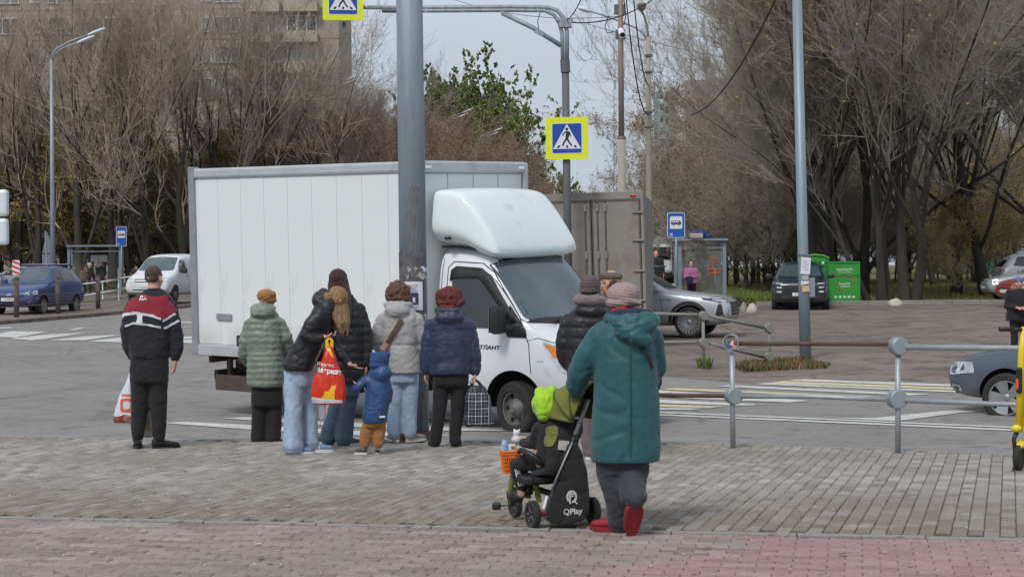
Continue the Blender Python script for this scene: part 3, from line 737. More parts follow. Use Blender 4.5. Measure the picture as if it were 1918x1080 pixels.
# left row along the far pavement
LG = 'bare trees in a row beyond the left bus stop'
for i, (px, Y, k, s, rz, tl, lab) in enumerate([
    (-60, 101, 'fan1', 1.0, .3, 0, 'bare tree cut by the left frame edge behind the traffic light'), (38, 104, 'fan2', 1.05, 1.3, -.05, 'dark trunked bare tree left of the left street lamp'),
    (72, 100, 'fan1', .98, 2.2, .03, 'bare tree just left of the left street lamp pole'), (118, 112, 'spr1', 1.05, .8, 0, 'bare tree just right of the left street lamp pole'),
    (150, 99, 'fan2', 1.15, 4.0, .04, 'thick dark forked tree rising behind the left bus shelter roof'), (212, 100, 'fan1', 1.05, 5.1, -.02, 'forked bare tree at the right end of the left shelter'),
    (248, 103, 'fan2', .95, .2, -.06, 'bare tree right of the left bus stop sign'), (282, 99, 'fan1', 1.05, 3.3, .05, 'bare tree leaning over the white van roof'),
    (345, 100, 'fan2', 1.05, 5.7, 0, 'bare double tree just left of the truck box edge'), (400, 104, 'fan1', 1.1, 1.9, .02, 'bare tree rising behind the rear corner of the truck box'),
    (455, 108, 'fan2', 1.1, 2.7, 0, 'bare tree above the rear half of the truck box'), (520, 110, 'spr1', 1.05, 3.9, 0, 'rounded bare tree above the middle of the truck box'),
    (585, 108, 'fan1', .95, .9, 0, 'bare tree in front of the right corner of the apartment block')]):
    tree(k, Xat(px, Y), Y, s * .9, rz, lab, LG, tilt=(0, tl), sz=s * 1.05)
for i in range(4):
    px = -40 + i * 150 + rnd.uniform(-14, 14); Y = rnd.uniform(118, 146)
    ranked(tree(rnd.choice(['fan1', 'fan2', 'spr1', 'tall1']), Xat(px, Y), Y, rnd.uniform(.6, .8), rnd.uniform(0, 6.28), 'bare tree of the second rank in front of the apartment block', 'bare trees between the first row and the apartment block'), px)
for i in range(23):
    px = -60 + i * 25 + rnd.uniform(-10, 10); Y = rnd.uniform(106, 116)
    ranked(tree('oliv' if i % 3 else 'bushb', Xat(px, Y), Y, rnd.uniform(.8, 1.25), rnd.uniform(0, 6.28), 'olive yellow leafy bush under the bare trees on the left', 'olive bushes under the left trees', name='leafy_bush'), px)
# middle mass behind the truck
MG = 'brown bare trees above the truck box'
for i, (px, Y, k, s) in enumerate([(640, 118, 'tall1', .72), (668, 130, 'fan1', .88), (700, 122, 'tall1', .78), (730, 126, 'fan2', .83), (760, 120, 'rus1', .86), (800, 124, 'rus1', .84), (835, 128, 'rus1', .82), (870, 134, 'rus1', .78), (905, 138, 'rus1', .72), (945, 142, 'rus1', .64), (980, 150, 'rus1', .55), (600, 124, 'spr1', .9), (655, 112, 'rus1', .8), (705, 110, 'rus1', .8), (560, 112, 'rus1', .8), (612, 114, 'bushb', 1.3), (745, 135, 'spr1', .85), (820, 112, 'rus1', .62), (880, 114, 'rus1', .6), (940, 118, 'rus1', .55), (990, 126, 'rus1', .52)]):
    ranked(tree(k, Xat(px, Y), Y, s, rnd.uniform(0, 6.28), 'brown leafless tree in the mass above the truck box', MG), px)
for i, (px, Y, s, lab) in enumerate([(880, 175, .85, 'tall green leafed tree left of the pair above the truck'), (952, 165, .66, 'lower rounded green leafed tree nearest the open sky'), (985, 180, .5, 'small green leafed tree at the end of the row by the sky'), (835, 182, .8, 'yellowish green tree just right of the big pole')]):
    tree('green', Xat(px, Y), Y, s, rnd.uniform(0, 6.28), lab, None, name='green_tree', sz=s * 1.3)
for i, (px, Y, s, lab) in enumerate([(858, 186, .8, 'green leafed tree standing behind the tall green pair, left of them'), (900, 184, .8, 'yellowish green tree between the tall and the lower green tree'), (968, 190, .56, 'green tree filling the gap behind the lower rounded green tree')]):
    tree('green', Xat(px, Y), Y, s, 2 + i, lab, None, name='green_tree', sz=s * 1.25)
# far little trees under the sky
for i, (px, Y, k, s) in enumerate([(1105, 255, 'spr1', .75), (1135, 262, 'spr1', .72), (1085, 290, 'spr1', .6), (1190, 260, 'spr1', .55), (1216, 250, 'spr1', .45), (1165, 300, 'spr1', .6), (1246, 230, 'rus1', .42)]):
    ranked(tree(k, Xat(px, Y), Y, s, rnd.uniform(0, 6.28), 'small distant bare tree above the rear truck', 'distant bare trees above the rear truck'), px)
for i, (px, Y, s) in enumerate([(1248, 150, .55), (1272, 142, .7), (1296, 138, .9), (1318, 130, 1.25), (1345, 124, 1.2), (1380, 120, 1.2), (1410, 110, 1.2)]):
    ranked(tree('oliv' if i % 2 == 0 else 'rus1', Xat(px, Y), Y, s * .85, rnd.uniform(0, 6.28), 'olive brown bushy tree behind the right bus stop', 'olive brown trees behind the right bus stop'), px)
# right: the two big pollards and the rest
def multi(label, x, y, stems, group=None):
    r = empty('pollard_tree', (x, y, gr(y)), 0, label, 'tree', group)
    for k, dx, dy, s, rz, tx, ty, trs in stems:
        t = bpy.data.objects.new('stem', PT[k][0]); COL.objects.link(t); t.parent = r; t.location = (dx, dy, 0); t.rotation_euler = (tx, ty, rz); t.scale = (s * trs, s * trs, s)
        c = bpy.data.objects.new('crown', PT[k][1]); COL.objects.link(c); c.parent = t; c.scale = (1 / trs, 1 / trs, 1)
    return r
multi('broad dark multi stemmed pollard tree behind the white stone', Xat(1692, 61.6), 62.3, [('pol1', -.62, 0, .92, .4, 0, -.07, .85), ('pol2', -.22, .3, 1.0, 2.0, .02, -.02, .95), ('pol1', .16, -.05, 1.02, 3.7, 0, .01, .95), ('pol2', .58, .15, .98, 5.0, 0, .0, 1.0), ('pol2', -.95, .5, .8, 3.0, .03, .14, .8)])
multi('tall dark pollard tree directly behind the leaning lamp pole', Xat(1532, 67), 67, [('pol1', -.35, 0, 1.05, 1.4, 0, -.04, 1.1), ('pol2', .22, .1, 1.0, 4.9, 0, .06, 1.1), ('pol1', -.7, .3, .85, 2.2, 0, -.02, .8)])
RG = 'bare trees of the park on the right'
for px, Y, k, s, tl in [(1618, 72, 'fan2', .9, 0), (1500, 76, 'spr1', .62, -.04), (1474, 84, 'spr1', .56, 0), (1448, 92, 'spr1', .5, .02), (1420, 100, 'spr1', .42, .02), (1396, 112, 'rus1', .62, 0), (1790, 74, 'pol1', .95, .05), (1850, 70, 'spr1', .95, -.1), (1905, 76, 'pol2', .95, -.05), (1960, 72, 'spr1', .95, -.1), (1750, 92, 'tall1', .9, 0), (1660, 96, 'tall1', .9, 0), (1560, 98, 'tall1', .92, 0), (1600, 110, 'spr1', 1, 0), (1500, 112, 'tall1', .95, 0), (1700, 118, 'spr1', 1, 0), (1830, 104, 'tall1', .95, 0), (1890, 110, 'spr1', 1.0, 0), (1440, 120, 'tall1', .95, 0), (1780, 130, 'spr1', 1.05, 0), (1940, 120, 'tall1', 1., 0)]:
    if Y > 90 and px > 1510: s *= .72
    ranked(tree(k, Xat(px, Y), Y, s, rnd.uniform(0, 6.28), 'bare brown tree standing on the park grass at right', RG, tilt=(0, tl), sz=(.98 - max(0, 1500 - px) * .0012) if px < 1510 else None), px)
for i in range(24):
    px = -70 + i * 31; Y = 122 + (i * 7) % 18
    ranked(tree('bushb' if i % 2 else 'rus1', Xat(px, Y), Y, rnd.uniform(.75, 1.0) * (1 if i % 2 else .62), rnd.uniform(0, 6.28), 'brown thicket bush between the trees and the apartment block', 'brown thicket in front of the apartment block', name='leafy_bush'), px)
for i in range(22):
    px = 1325 + i * 27; Y = 82 + (i * 11) % 26 + (26 if px > 1560 else 0)
    ranked(tree('bushb', Xat(px, Y), Y, rnd.uniform(.75, 1.05), rnd.uniform(0, 6.28), 'brown thicket bush deep among the park trees', 'brown thicket among the park trees', name='leafy_bush'), px)
for px, Y, s, k in [(1400, 78, .72, 'bushb'), (1440, 74, .75, 'bushb'), (1475, 80, .8, 'bushb'), (1505, 76, .8, 'bushb'), (1570, 78, .7, 'bushb'), (1610, 104, .85, 'bushb'), (1650, 110, .85, 'bushb'), (1360, 86, .7, 'bushb'), (1330, 92, .8, 'rus1'), (1540, 90, .9, 'bushb'), (1790, 98, .7, 'oliv'), (1845, 84, .55, 'oliv'), (1780, 66, .22, 'oliv'), (1800, 71, .45, 'oliv'), (1745, 100, .8, 'bushb'), (1700, 104, .9, 'bushb'), (1885, 96, .8, 'oliv'), (1935, 92, .8, 'oliv'), (1820, 112, 1., 'bushb'), (1880, 116, 1., 'bushb')]:
    ranked(tree(k, Xat(px, Y), Y, s, rnd.uniform(0, 6.28), 'low brown bush beneath the park trees at right', 'undergrowth bushes of the park', name='leafy_bush'), px)
rank_labels()
# dense wood edge far behind the park and behind the left trees: nobody could count it
def wood(name, x0, x1, y0, y1, n, label, ks):
    root = empty(name, (0, 0, 0), 0, label, 'wood', kind='stuff')
    for i in range(n):
        x = x0 + (x1 - x0) * (i + rnd.random()) / n; y = rnd.uniform(y0, y1); k = rnd.choice(ks)
        for q in (0, 1):
            o = bpy.data.objects.new(('trunk', 'crown')[q], PT[k][q]); COL.objects.link(o); o.parent = root; o['kind'] = 'stuff'
            s = rnd.uniform(.85, 1.1); o.location = (x, y, gr(y)); o.rotation_euler = (0, 0, rnd.uniform(0, 6)); o.scale = (s, s, s)
wood('far_wood', 30, 120, 195, 240, 46, 'dense brown wood closing the view behind the park', ['rus1', 'spr1', 'tall1', 'bushb'])
# green sheet fence at far right
fy = 188; r = empty('green_fence', onroad(Xat(1850, fy), fy), 0, 'dark green sheet metal fence behind the park trees at far right', 'fence')
m_gf = mat('green_sheet', (50, 82, 76), .6, var=.1, scale=1)
for i in range(26):
    inst('fence_panel', globals().setdefault('FPN', (lambda me: (me.materials.append(m_gf), me)[1])(MB().box((0, 0, 1.15), (1.96, .06, 2.3)).mesh('fence_panel'))), r, (-6 + i * 2, 0, 0))
    inst('post', globals().setdefault('FPS', (lambda me: (me.materials.append(m_gf), me)[1])(MB().box((0, .08, 1.2), (.08, .08, 2.4)).mesh('post'))), r, (-7 + i * 2, 0, 0))
tree('oliv', Xat(1895, 112), 112, .58, 1, 'bright yellow leafed bush above the green fence at right edge', None, name='yellow_bush').children[1].data = (lambda me: (me.materials.clear(), [me.materials.append(q) for q in (m_twig2, m_ly, mat('leaves_gold', (196, 152, 48)), m_ly)], me)[2])(PT['oliv'][1].copy())
# grass blades and leaf litter on the park floor: stuff
def grass_patch(name, pts, n, hgt, label, mats_, off=.04, f=gr):
    P2 = np.array(pts); x0, y0 = P2.min(0); x1, y1 = P2.max(0); g = np.random.default_rng(5)
    def inside(x, y):
        c = np.zeros(len(x), bool); j = len(pts) - 1
        for i in range(len(pts)):
            xi, yi = pts[i]; xj, yj = pts[j]
            c ^= ((yi > y) != (yj > y)) & (x < (xj - xi) * (y - yi) / ((yj - yi) or 1e-9) + xi); j = i
        return c
    X = g.uniform(x0, x1, n * 3); Y = g.uniform(y0, y1, n * 3); k = inside(X, Y); X = X[k][:n]; Y = Y[k][:n]; n = len(X)
    Z = np.interp(Y, [a for a, _ in ROAD], [b for _, b in ROAD]) + off
    cl = np.array([noise.noise(Vector((a * .6, b * .6, 1))) for a, b in zip(X, Y)]); h = hgt * g.uniform(.2, 1.2, n) * (1 + cl * 1.2)
    a = g.uniform(0, 6.28, n); wd = hgt * .12 + .006; dx, dy = np.cos(a) * wd, np.sin(a) * wd; lx, ly = g.normal(0, .35, (2, n)) * h
    V = np.stack([np.stack([X - dx, Y - dy, Z], 1), np.stack([X + dx, Y + dy, Z], 1), np.stack([X + lx, Y + ly, Z + h], 1)], 1).reshape(-1, 3)
    F = np.arange(n * 3).reshape(-1, 3); mi = (g.random(n) * len(mats_)).astype(int)
    me = quick_mesh(name, V, F, mi)
    for q in mats_: me.materials.append(q)
    return tag(mk(name, me, None), label, 'grass' if 'grass' in name else 'weeds', kind='stuff')
m_gb1 = mat('grass_blade', (112, 132, 58), .8, var=.25, scale=.5); m_gb2 = mat('grass_blade_dull', (118, 112, 62), .8, var=.25, scale=.5); m_gb3 = mat('grass_dry', (126, 112, 78), .8, var=.25, scale=.5)
grass_patch('park_grass', [(6.3, 61.6), (36, 61.6), (50, 100), (6.3, 100)], 50000, .13, 'patchy green grass with brown leaves under the park trees', [m_gb1, m_gb2, m_gb3, m_lb])
grass_patch('park_grass', [(7.0, 62), (12.2, 62), (13, 72), (7.5, 74)], 26000, .2, 'longer bright green grass beside the right bus shelter', [m_gb1, m_gb1, m_gb2])
grass_patch('left_grass', [(-31, 99), (-14, 99), (-14, 112), (-34, 112)], 16000, .25, 'rough olive grass under the left row of trees', [m_gb1, m_gb2, m_gb3])
# ================================================================ VEHICLES
m_rub = mat('tyre_rubber', (44, 43, 43), .85, var=.2, scale=8, dirt=(88, 82, 76), dirt_amt=.3, dirt_scale=4)
m_blk = mat('black_plastic', (38, 39, 41), .6, var=.15, scale=3, dirt=(80, 76, 72), dirt_amt=.15, dirt_scale=3)
m_well = mat('wheel_well', (14, 14, 15), .95)
m_glass = mat('car_glass', (20, 26, 30), .06, var=.6, scale=1.2, spec=1.0, coat=.3)
m_wsg = mat('windscreen_glass', (72, 86, 90), .06, var=.5, scale=1.3, spec=1.0, coat=.4)
m_alu = mat('alloy_rim', (168, 170, 172), .3, metal=.7, var=.1)
m_steel = mat('steel_rim_dirty', (118, 116, 112), .6, metal=.3, var=.25, scale=9, dirt=(84, 78, 72), dirt_amt=.4, dirt_scale=6)
m_lamp = mat('headlamp_glass', (196, 204, 208), .08, metal=.3, var=.35, scale=9, spec=1)
m_lampd = mat('headlamp_dark', (70, 76, 82), .08, var=.5, scale=14, spec=1)
m_amber = mat('amber_lens', (226, 134, 44), .15, var=.15)
m_redl = mat('red_lens', (168, 36, 32), .15, var=.2)
m_plate = mat('plate_white', (222, 224, 224), .5, var=.03)
m_ink = mat('ink_black', (26, 26, 28), .6, var=.05)
m_chrome = mat('chrome', (180, 184, 188), .15, metal=.9, var=.1)
m_seam = mat('seam_dark', (44, 46, 48), .8)

def paint(name, col, dirt=(120, 112, 104), amt=.12, rough=.32, metal=0., var=.04):
    """car paint with road film rising from the sills"""
    if name in MATS: return MATS[name]
    m = mat(name, col, rough, metal, var=var, scale=1.2, coat=.35, dirt=dirt, dirt_amt=amt, dirt_scale=2.2)
    n = m.node_tree.nodes; l = m.node_tree.links.new; b = n['Principled BSDF']
    src = b.inputs['Base Color'].links[0].from_socket
    t = n.new('ShaderNodeTexCoord'); s = n.new('ShaderNodeSeparateXYZ'); l(t.outputs['Object'], s.inputs[0])
    nz_ = n.new('ShaderNodeTexNoise'); nz_.inputs['Scale'].default_value = 5; l(t.outputs['Object'], nz_.inputs['Vector'])
    r = n.new('ShaderNodeMapRange'); r.inputs[1].default_value = .25; r.inputs[2].default_value = .95; r.inputs[3].default_value = .75; r.inputs[4].default_value = 0; l(s.outputs['Z'], r.inputs[0])
    mu = n.new('ShaderNodeMath'); mu.operation = 'MULTIPLY'; l(r.outputs[0], mu.inputs[0]); l(nz_.outputs[0], mu.inputs[1])
    mm = n.new('ShaderNodeMixRGB'); l(mu.outputs[0], mm.inputs[0]); l(src, mm.inputs[1]); mm.inputs[2].default_value = rgb(*dirt); l(mm.outputs[0], b.inputs['Base Color'])
    rr = n.new('ShaderNodeMapRange'); rr.inputs[3].default_value = rough; rr.inputs[4].default_value = .8; l(mu.outputs[0], rr.inputs[0]); l(rr.outputs[0], b.inputs['Roughness'])
    return m

WH = {}
def wheel(parent, x, y, r, wd, side, kind, steer=0, name='wheel'):
    """side +1: left (+y) outer face. returns the wheel empty"""
    e = empty(name, (x, y, r)); e.parent = parent; e.rotation_euler = (0, 0, steer + (0 if side > 0 else PI))
    key = (kind, round(r, 3), round(wd, 3))
    if key not in WH:
        h = wd / 2; rr = {'truck': .62, 'suv': .76, 'alloy5': .70, 'mesh': .70, 'steel': .64}[kind] * r
        t = MB(); t.lathe([(rr, -h * .8), (rr * 1.05, -h), (r * .9, -h), (r * .98, -h * .8), (r, -h * .5), (r, h * .5), (r * .98, h * .8), (r * .9, h), (rr * 1.05, h), (rr, h * .8), (rr * .98, 0), (rr, -h * .8)], 40)
        for a in (-.35, 0, .35): pass
        tm = t.mesh('tyre'); tm.materials.append(m_rub); autosmooth(tm, 30)
        q = MB()
        q.lathe([(rr * .99, h * .85), (rr * .93, h * .8), (rr * .9, h * .1), (rr * .2, 0), (.001, 0)], 40)      # dish
        if kind in ('truck', 'steel'):
            q.lathe([(rr * .92, h * .35), (rr * .62, h * .25), (rr * .42, h * .75), (rr * .3, h * .85), (rr * .22, h * 1.05), (.001, h * 1.1)], 32)
        rm = q.mesh('rim'); rm.materials.append(m_steel if kind in ('truck', 'steel') else m_blk); autosmooth(rm, 30)
        sp = MB()
        if kind in ('truck', 'steel'):
            for k in range(6):
                a = k * PI / 3
                c = (math.cos(a) * rr * .77, h * .36, math.sin(a) * rr * .77)
                bm = bmesh.new(); bmesh.ops.create_cone(bm, cap_ends=True, segments=14, radius1=rr * .12, radius2=rr * .12, depth=.012)
                sp.addbm(bm, Matrix.Translation(c) @ Matrix.Rotation(PI / 2, 4, 'X'))
            sm = sp.mesh('rim_hole'); sm.materials.append(m_well)
        else:
            ns, wdt, tw = {'suv': (20, .022, 0), 'alloy5': (5, .085, .0), 'mesh': (10, .03, .12)}[kind]
            for k in range(ns):
                a = 2 * PI * k / ns; ca, sa = math.cos(a), math.sin(a); cb, sb = math.cos(a + tw), math.sin(a + tw)
                ux, uz = -sa, ca
                p = lambda rad, off, y_: ((cb if rad > .5 * rr else ca) * rad + ux * off, y_, (sb if rad > .5 * rr else sa) * rad + uz * off)
                w1, w2 = wdt * 1.1, wdt * (1.2 if kind != 'alloy5' else .8)
                pts = [p(rr * .14, -w2 * .6, h * .6), p(rr * .93, -w1, h * .9), p(rr * .93, w1, h * .9), p(rr * .14, w2 * .6, h * .6)]
                sp.poly(pts, .03, (0, -1, 0))
            sp.lathe([(rr * 1.0, h * .98), (rr * .93, h * .98), (rr * .92, h * .6)], 40)
            sp.lathe([(rr * .2, h * .5), (rr * .2, h * .72), (rr * .12, h * .8), (.001, h * .8)], 16)
            sm = sp.mesh('spokes'); sm.materials.append(m_alu); autosmooth(sm, 30)
        WH[key] = (tm, rm, sm)
    tm, rm, sm = WH[key]
    inst('tyre', tm, e, (0, 0, 0)); inst('rim', rm, e, (0, 0, 0)); inst('rim_hole' if kind in ('truck', 'steel') else 'spokes', sm, e, (0, 0, 0))
    return e
def body_mesh(st, arches=(), sub=2, rarch=.4, wy=.9, belt_in=.97, top_in=.82):
    V = []; F = []; K = 14
    for (x, zb, wl, wm, zl, wt, zt) in st:
        half = [(0, zb), (.85 * wl, zb), (wl, zb + .09 * min(1, (zl - zb) * 3)), (wm, zb + .5 * (zl - zb)), (wm * belt_in, zl), (wt + (wm * belt_in - wt) * .14, zt - .15 * (zt - zl)), (wt * top_in, zt), (0, zt + .02 * wt)]
        ring = half + [(-a, b) for a, b in half[-2:0:-1]]
        V += [(x, a, b) for a, b in ring]
    n = len(st)
    for i in range(n - 1):
        for j in range(K): F.append((i * K + j, i * K + (j + 1) % K, (i + 1) * K + (j + 1) % K, (i + 1) * K + j))
    F.append(tuple(range(K))); F.append(tuple((n - 1) * K + j for j in range(K))[::-1])
    mb = MB(); mb.add(V, F); me = mb.mesh('body')
    me = bake(me, [('SUBSURF', dict(levels=sub))], 'body')
    if arches:
        c = MB(); c.cm = 1
        for x, z in arches:
            for s in (-1, 1):
                bm = bmesh.new(); bmesh.ops.create_cone(bm, cap_ends=True, segments=40, radius1=rarch, radius2=rarch, depth=.62)
                c.addbm(bm, Matrix.Translation((x, s * (wy + .12), z)) @ Matrix.Rotation(PI / 2, 4, 'X'))
        cm = c.mesh('cut'); cm.materials.append(m_well); cm.materials.append(m_well)
        co = bpy.data.objects.new('cut', cm); COL.objects.link(co)
        me.materials.clear(); me.materials.append(m_seam); me.materials.append(m_well)
        me = bake(me, [('BOOLEAN', dict(operation='DIFFERENCE', object=co, solver='EXACT'))], 'body')
        bpy.data.objects.remove(co)
    autosmooth(me, 40)
    return me
class Car:
    def __init__(s, name, label, cat, st, col, arches=(), rarch=.4, wy=.9, group=None, **k):
        s.root = empty(name, (0, 0, 0), 0, label, cat, group)
        me = body_mesh(st, arches, rarch=rarch, wy=wy, **k)
        mi = [p.material_index for p in me.polygons]
        me.materials.clear(); me.materials.append(col); me.materials.append(m_well); me.polygons.foreach_set('material_index', mi)
        s.body = mk('body', me, None, s.root); s.bvh = bvh_of(me); s.col = col; s.sides = (-1, 1)
    def side(s, nm, pts, m, r=.03, eps=.005, sides=(-1, 1), parent=None, grid=.1, thick=0, **k):
        o = None
        for sd in sides:
            me = wrap(s.bvh, roundp(pts, r), 'Y', sd, eps, grid, thick)
            if len(me.polygons): me.materials.append(m); me.polygons.foreach_set('use_smooth', [True] * len(me.polygons)); o = mk(nm, me, None, parent or s.root)
        return o
    def front(s, nm, pts, m, r=.03, eps=.005, mirror=False, sgn=1, parent=None, grid=.1, thick=0):
        o = None
        for q in ((1, -1) if mirror else (1,)):
            me = wrap(s.bvh, roundp([(a * q, b) for a, b in pts], r), 'X', sgn, eps, grid, thick)
            if len(me.polygons): me.materials.append(m); me.polygons.foreach_set('use_smooth', [True] * len(me.polygons)); o = mk(nm, me, None, parent or s.root)
        return o
    def seam(s, pts, wd=.008, sides=(-1, 1), nm='door_seam'):
        """thin dark joint line running through (x,z) points"""
        for sd in sides:
            mb = MB(); prev = None
            for a, b in zip(pts, pts[1:]):
                a, b = Vector(a), Vector(b); k = max(1, int((b - a).length / .1)); t = (b - a).normalized(); nn = Vector((-t.y, t.x)) * wd / 2
                for i in range(k + 1):
                    p = a.lerp(b, i / k); q = []
                    for w_ in (p + nn, p - nn):
                        hit, nr, _, _ = s.bvh.ray_cast(Vector((w_.x, 5 * sd, w_.y)), Vector((0, -sd, 0)))
                        if hit is None: break
                        if nr.y * sd < 0: nr = -nr
                        q.append(hit + nr * .003)
                    if len(q) < 2: prev = None; continue
                    mb.v += [tuple(x) for x in q]; nv = len(mb.v)
                    if prev: mb.f.append((nv - 4, nv - 3, nv - 1, nv - 2)); mb.mi.append(0)
                    prev = True
                prev = None
            if mb.f: mb.build(nm, m_seam, s.root)
    def wheels(s, xs, y, r, wd, kind, steer=0):
        for i, x in enumerate(xs):
            for sd in (-1, 1): wheel(s.root, x, sd * y, r, wd, sd, kind, steer if i == 0 else 0)
    def place(s, p, rz, tilt=(0, 0)):
        s.root.location = p; s.root.rotation_euler = (tilt[0], tilt[1], rz)
    def mirror(s, x, z, y, m, sz=(.14, .22, .16)):
        for sd in (-1, 1):
            b = MB(); b.box((x, sd * (y + .13), z), sz, bev=.04); o = b.build('wing_mirror', m, s.root, smooth=False); autosmooth(o.data, 40)
            MB().tube([(x, sd * (y - .04), z - .06), (x, sd * (y + .05), z - .05)], .025).build('mirror_arm', m_blk, o)
def numplate(parent, s, M, w_=.52, h_=.112):
    o = MB().box((0, 0, 0), (w_, h_, .008), bev=.003).build('number_plate', m_plate, parent); o.matrix_local = M
    if s: text('plate_text', s, h_ * .86, m_ink, o, Matrix.Translation((0, 0, .006)), .0005)
    return o

# ---------------------------------------------------------------- the white box truck
TH = 37.0
cabst = [(1.08, .45, .62, .70, .62, .58, .80), (1.05, .38, .78, .86, .70, .72, .94), (.97, .33, .86, .93, .84, .80, 1.10), (.78, .31, .9, .96, 1.03, .80, 1.24), (.48, .3, .92, .98, 1.15, .84, 1.35), (.26, .3, .93, .985, 1.19, .88, 1.40),
         (.17, .3, .93, .985, 1.22, .88, 1.48), (-.10, .3, .93, .985, 1.26, .91, 1.84), (-.36, .3, .93, .985, 1.28, .90, 2.18), (-.46, .3, .93, .985, 1.28, .89, 2.26), (-.6, .3, .93, .985, 1.28, .88, 2.32), (-.9, .3, .93, .985, 1.28, .88, 2.36), (-1.14, .3, .93, .985, 1.28, .88, 2.36), (-1.22, .3, .93, .985, 1.28, .88, 2.36), (-1.24, .35, .9, .95, 1.28, .85, 2.32)]
m_wp = paint('truck_white', (224, 227, 231), dirt=(128, 122, 112), amt=.16)
m_boxw = mat('box_panel_white', (222, 226, 227), .55, var=.03, scale=1, dirt=(168, 166, 154), dirt_amt=.12, dirt_scale=1.2)
def _grime(m, z0, z1, col):
    n = m.node_tree.nodes; l = m.node_tree.links.new; b = n['Principled BSDF']; src = b.inputs['Base Color'].links[0].from_socket
    t = n.new('ShaderNodeTexCoord'); g = n.new('ShaderNodeNewGeometry'); s = n.new('ShaderNodeSeparateXYZ'); l(g.outputs['Position'], s.inputs[0])
    q = n.new('ShaderNodeTexNoise'); q.inputs['Scale'].default_value = 1.3; q.inputs['Detail'].default_value = 7; mp_ = n.new('ShaderNodeMapping'); mp_.inputs['Scale'].default_value = (2, 2, .6); l(g.outputs['Position'], mp_.inputs[0]); l(mp_.outputs[0], q.inputs['Vector'])
    r = n.new('ShaderNodeMapRange'); r.inputs[1].default_value = z0; r.inputs[2].default_value = z1; r.inputs[3].default_value = 1; r.inputs[4].default_value = 0; l(s.outputs['Z'], r.inputs[0])
    r2 = n.new('ShaderNodeMapRange'); r2.inputs[1].default_value = .35; r2.inputs[2].default_value = .65; l(q.outputs['Fac'], r2.inputs[0])
    mu = n.new('ShaderNodeMath'); mu.operation = 'MULTIPLY'; l(r.outputs[0], mu.inputs[0]); l(r2.outputs[0], mu.inputs[1])
    mm = n.new('ShaderNodeMixRGB'); l(mu.outputs[0], mm.inputs[0]); l(src, mm.inputs[1]); mm.inputs[2].default_value = rgb(*col); l(mm.outputs[0], b.inputs['Base Color'])
_grime(m_boxw, .45, 1.0, (150, 144, 122))
c = Car('box_truck', 'white box truck with roof fairing passing the waiting pedestrians', 'box truck', cabst, m_wp, [(0, .36)], .47, .93)
T = c.root
# black lower trim, doors, glass
c.side('lower_trim', [(1.04, .30), (1.04, .68), (.76, .66), (.56, .60), (.50, .33)], m_blk, r=.04, eps=.012)
c.side('sill_trim', [(-.50, .30), (-.47, .60), (-1.20, .60), (-1.20, .30)], m_blk, r=.02, eps=.012)
c.front('bumper_trim', [(-.86, .36), (.86, .36), (.84, .62), (.5, .56), (-.5, .56), (-.84, .62)], m_blk, eps=.012)
c.front('grille', [(-.42, .66), (.42, .66), (.46, .80), (-.46, .80)], m_blk, eps=.008)
c.front('windscreen', [(-.87, 1.46), (-.4, 1.42), (.4, 1.42), (.87, 1.46), (.83, 2.15), (.3, 2.20), (-.3, 2.20), (-.83, 2.15)], m_wsg, r=.06, eps=.008)
c.front('windscreen_surround', [(-.90, 1.42), (-.4, 1.385), (.4, 1.385), (.90, 1.42), (.86, 2.17), (.3, 2.23), (-.3, 2.23), (-.86, 2.17)], m_blk, r=.05, eps=.004)
c.side('side_window', [(.02, 1.36), (-.16, 1.34), (-.98, 1.34), (-1.0, 1.98), (-.93, 2.04), (-.56, 2.02), (-.42, 1.94), (-.06, 1.46)], m_glass, r=.03, eps=.006)
c.side('wind_deflector', [(-1.03, 1.92), (-1.02, 2.06), (-.94, 2.11), (-.54, 2.09), (-.38, 1.99), (.05, 1.42), (-.04, 1.42), (-.47, 1.88), (-.58, 1.96), (-.98, 1.95)], m_blk, r=.02, eps=.022, thick=.015)
c.side('mirror_base', [(.20, 1.24), (.18, 1.32), (-.08, 1.64), (-.12, 1.32), (-.08, 1.24)], m_blk, r=.02, eps=.014, thick=.01)
c.seam([(-1.08, .60), (-1.08, 2.10), (-1.0, 2.17), (-.54, 2.15), (-.36, 2.04), (.06, 1.5), (.24, 1.15), (.28, .80), (.16, .76)], .012)
c.seam([(.20, 1.2), (.36, 1.24), (.62, 1.18), (.9, 1.0)], .008, nm='bonnet_seam')
c.seam([(-1.17, .60), (-1.17, 2.3)], .01, nm='cab_seam')
c.side('indicator', rpoly(.36, .96, .46, 1.0, .018), m_wp, eps=.012, r=.01)
c.side('headlight', [(.96, .78), (1.02, .92), (.84, 1.11), (.42, 1.20), (.54, 1.03), (.74, .84)], m_lamp, r=.03, eps=.010)
for sd in (-1, 1):
    o = wrap(c.bvh, roundp([(.46, 1.17), (.76, 1.11), (.82, .97), (.60, 1.02)], .02), 'Y', sd, .016, .05); o.materials.append(m_amber); mk('indicator_lens', o, None, T)
c.front('headlight', [(.60, .76), (.90, .84), (.93, 1.05), (.74, .96)], m_lamp, mirror=True, eps=.009)
for sd in (-1, 1):
    e = MB().box((-.10, sd * 1.13, 1.46), (.14, .22, .34), bev=.05).build('wing_mirror', m_blk, T); autosmooth(e.data, 40)
    MB().box((-.175, sd * 1.13, 1.46), (.01, .18, .3)).build('mirror_glass', m_chrome, e)
    MB().tube([(.0, sd * .9, 1.34), (-.08, sd * 1.06, 1.36)], .05).build('mirror_arm', m_blk, e)
for k, (y0, y1) in enumerate([(-.62, -.02), (.02, .62)]):
    MB().tube([(.36, y0 + .02, 1.42), (.22, y1 - .03, 1.47)], .014, 6).build('wiper', m_ink, T)
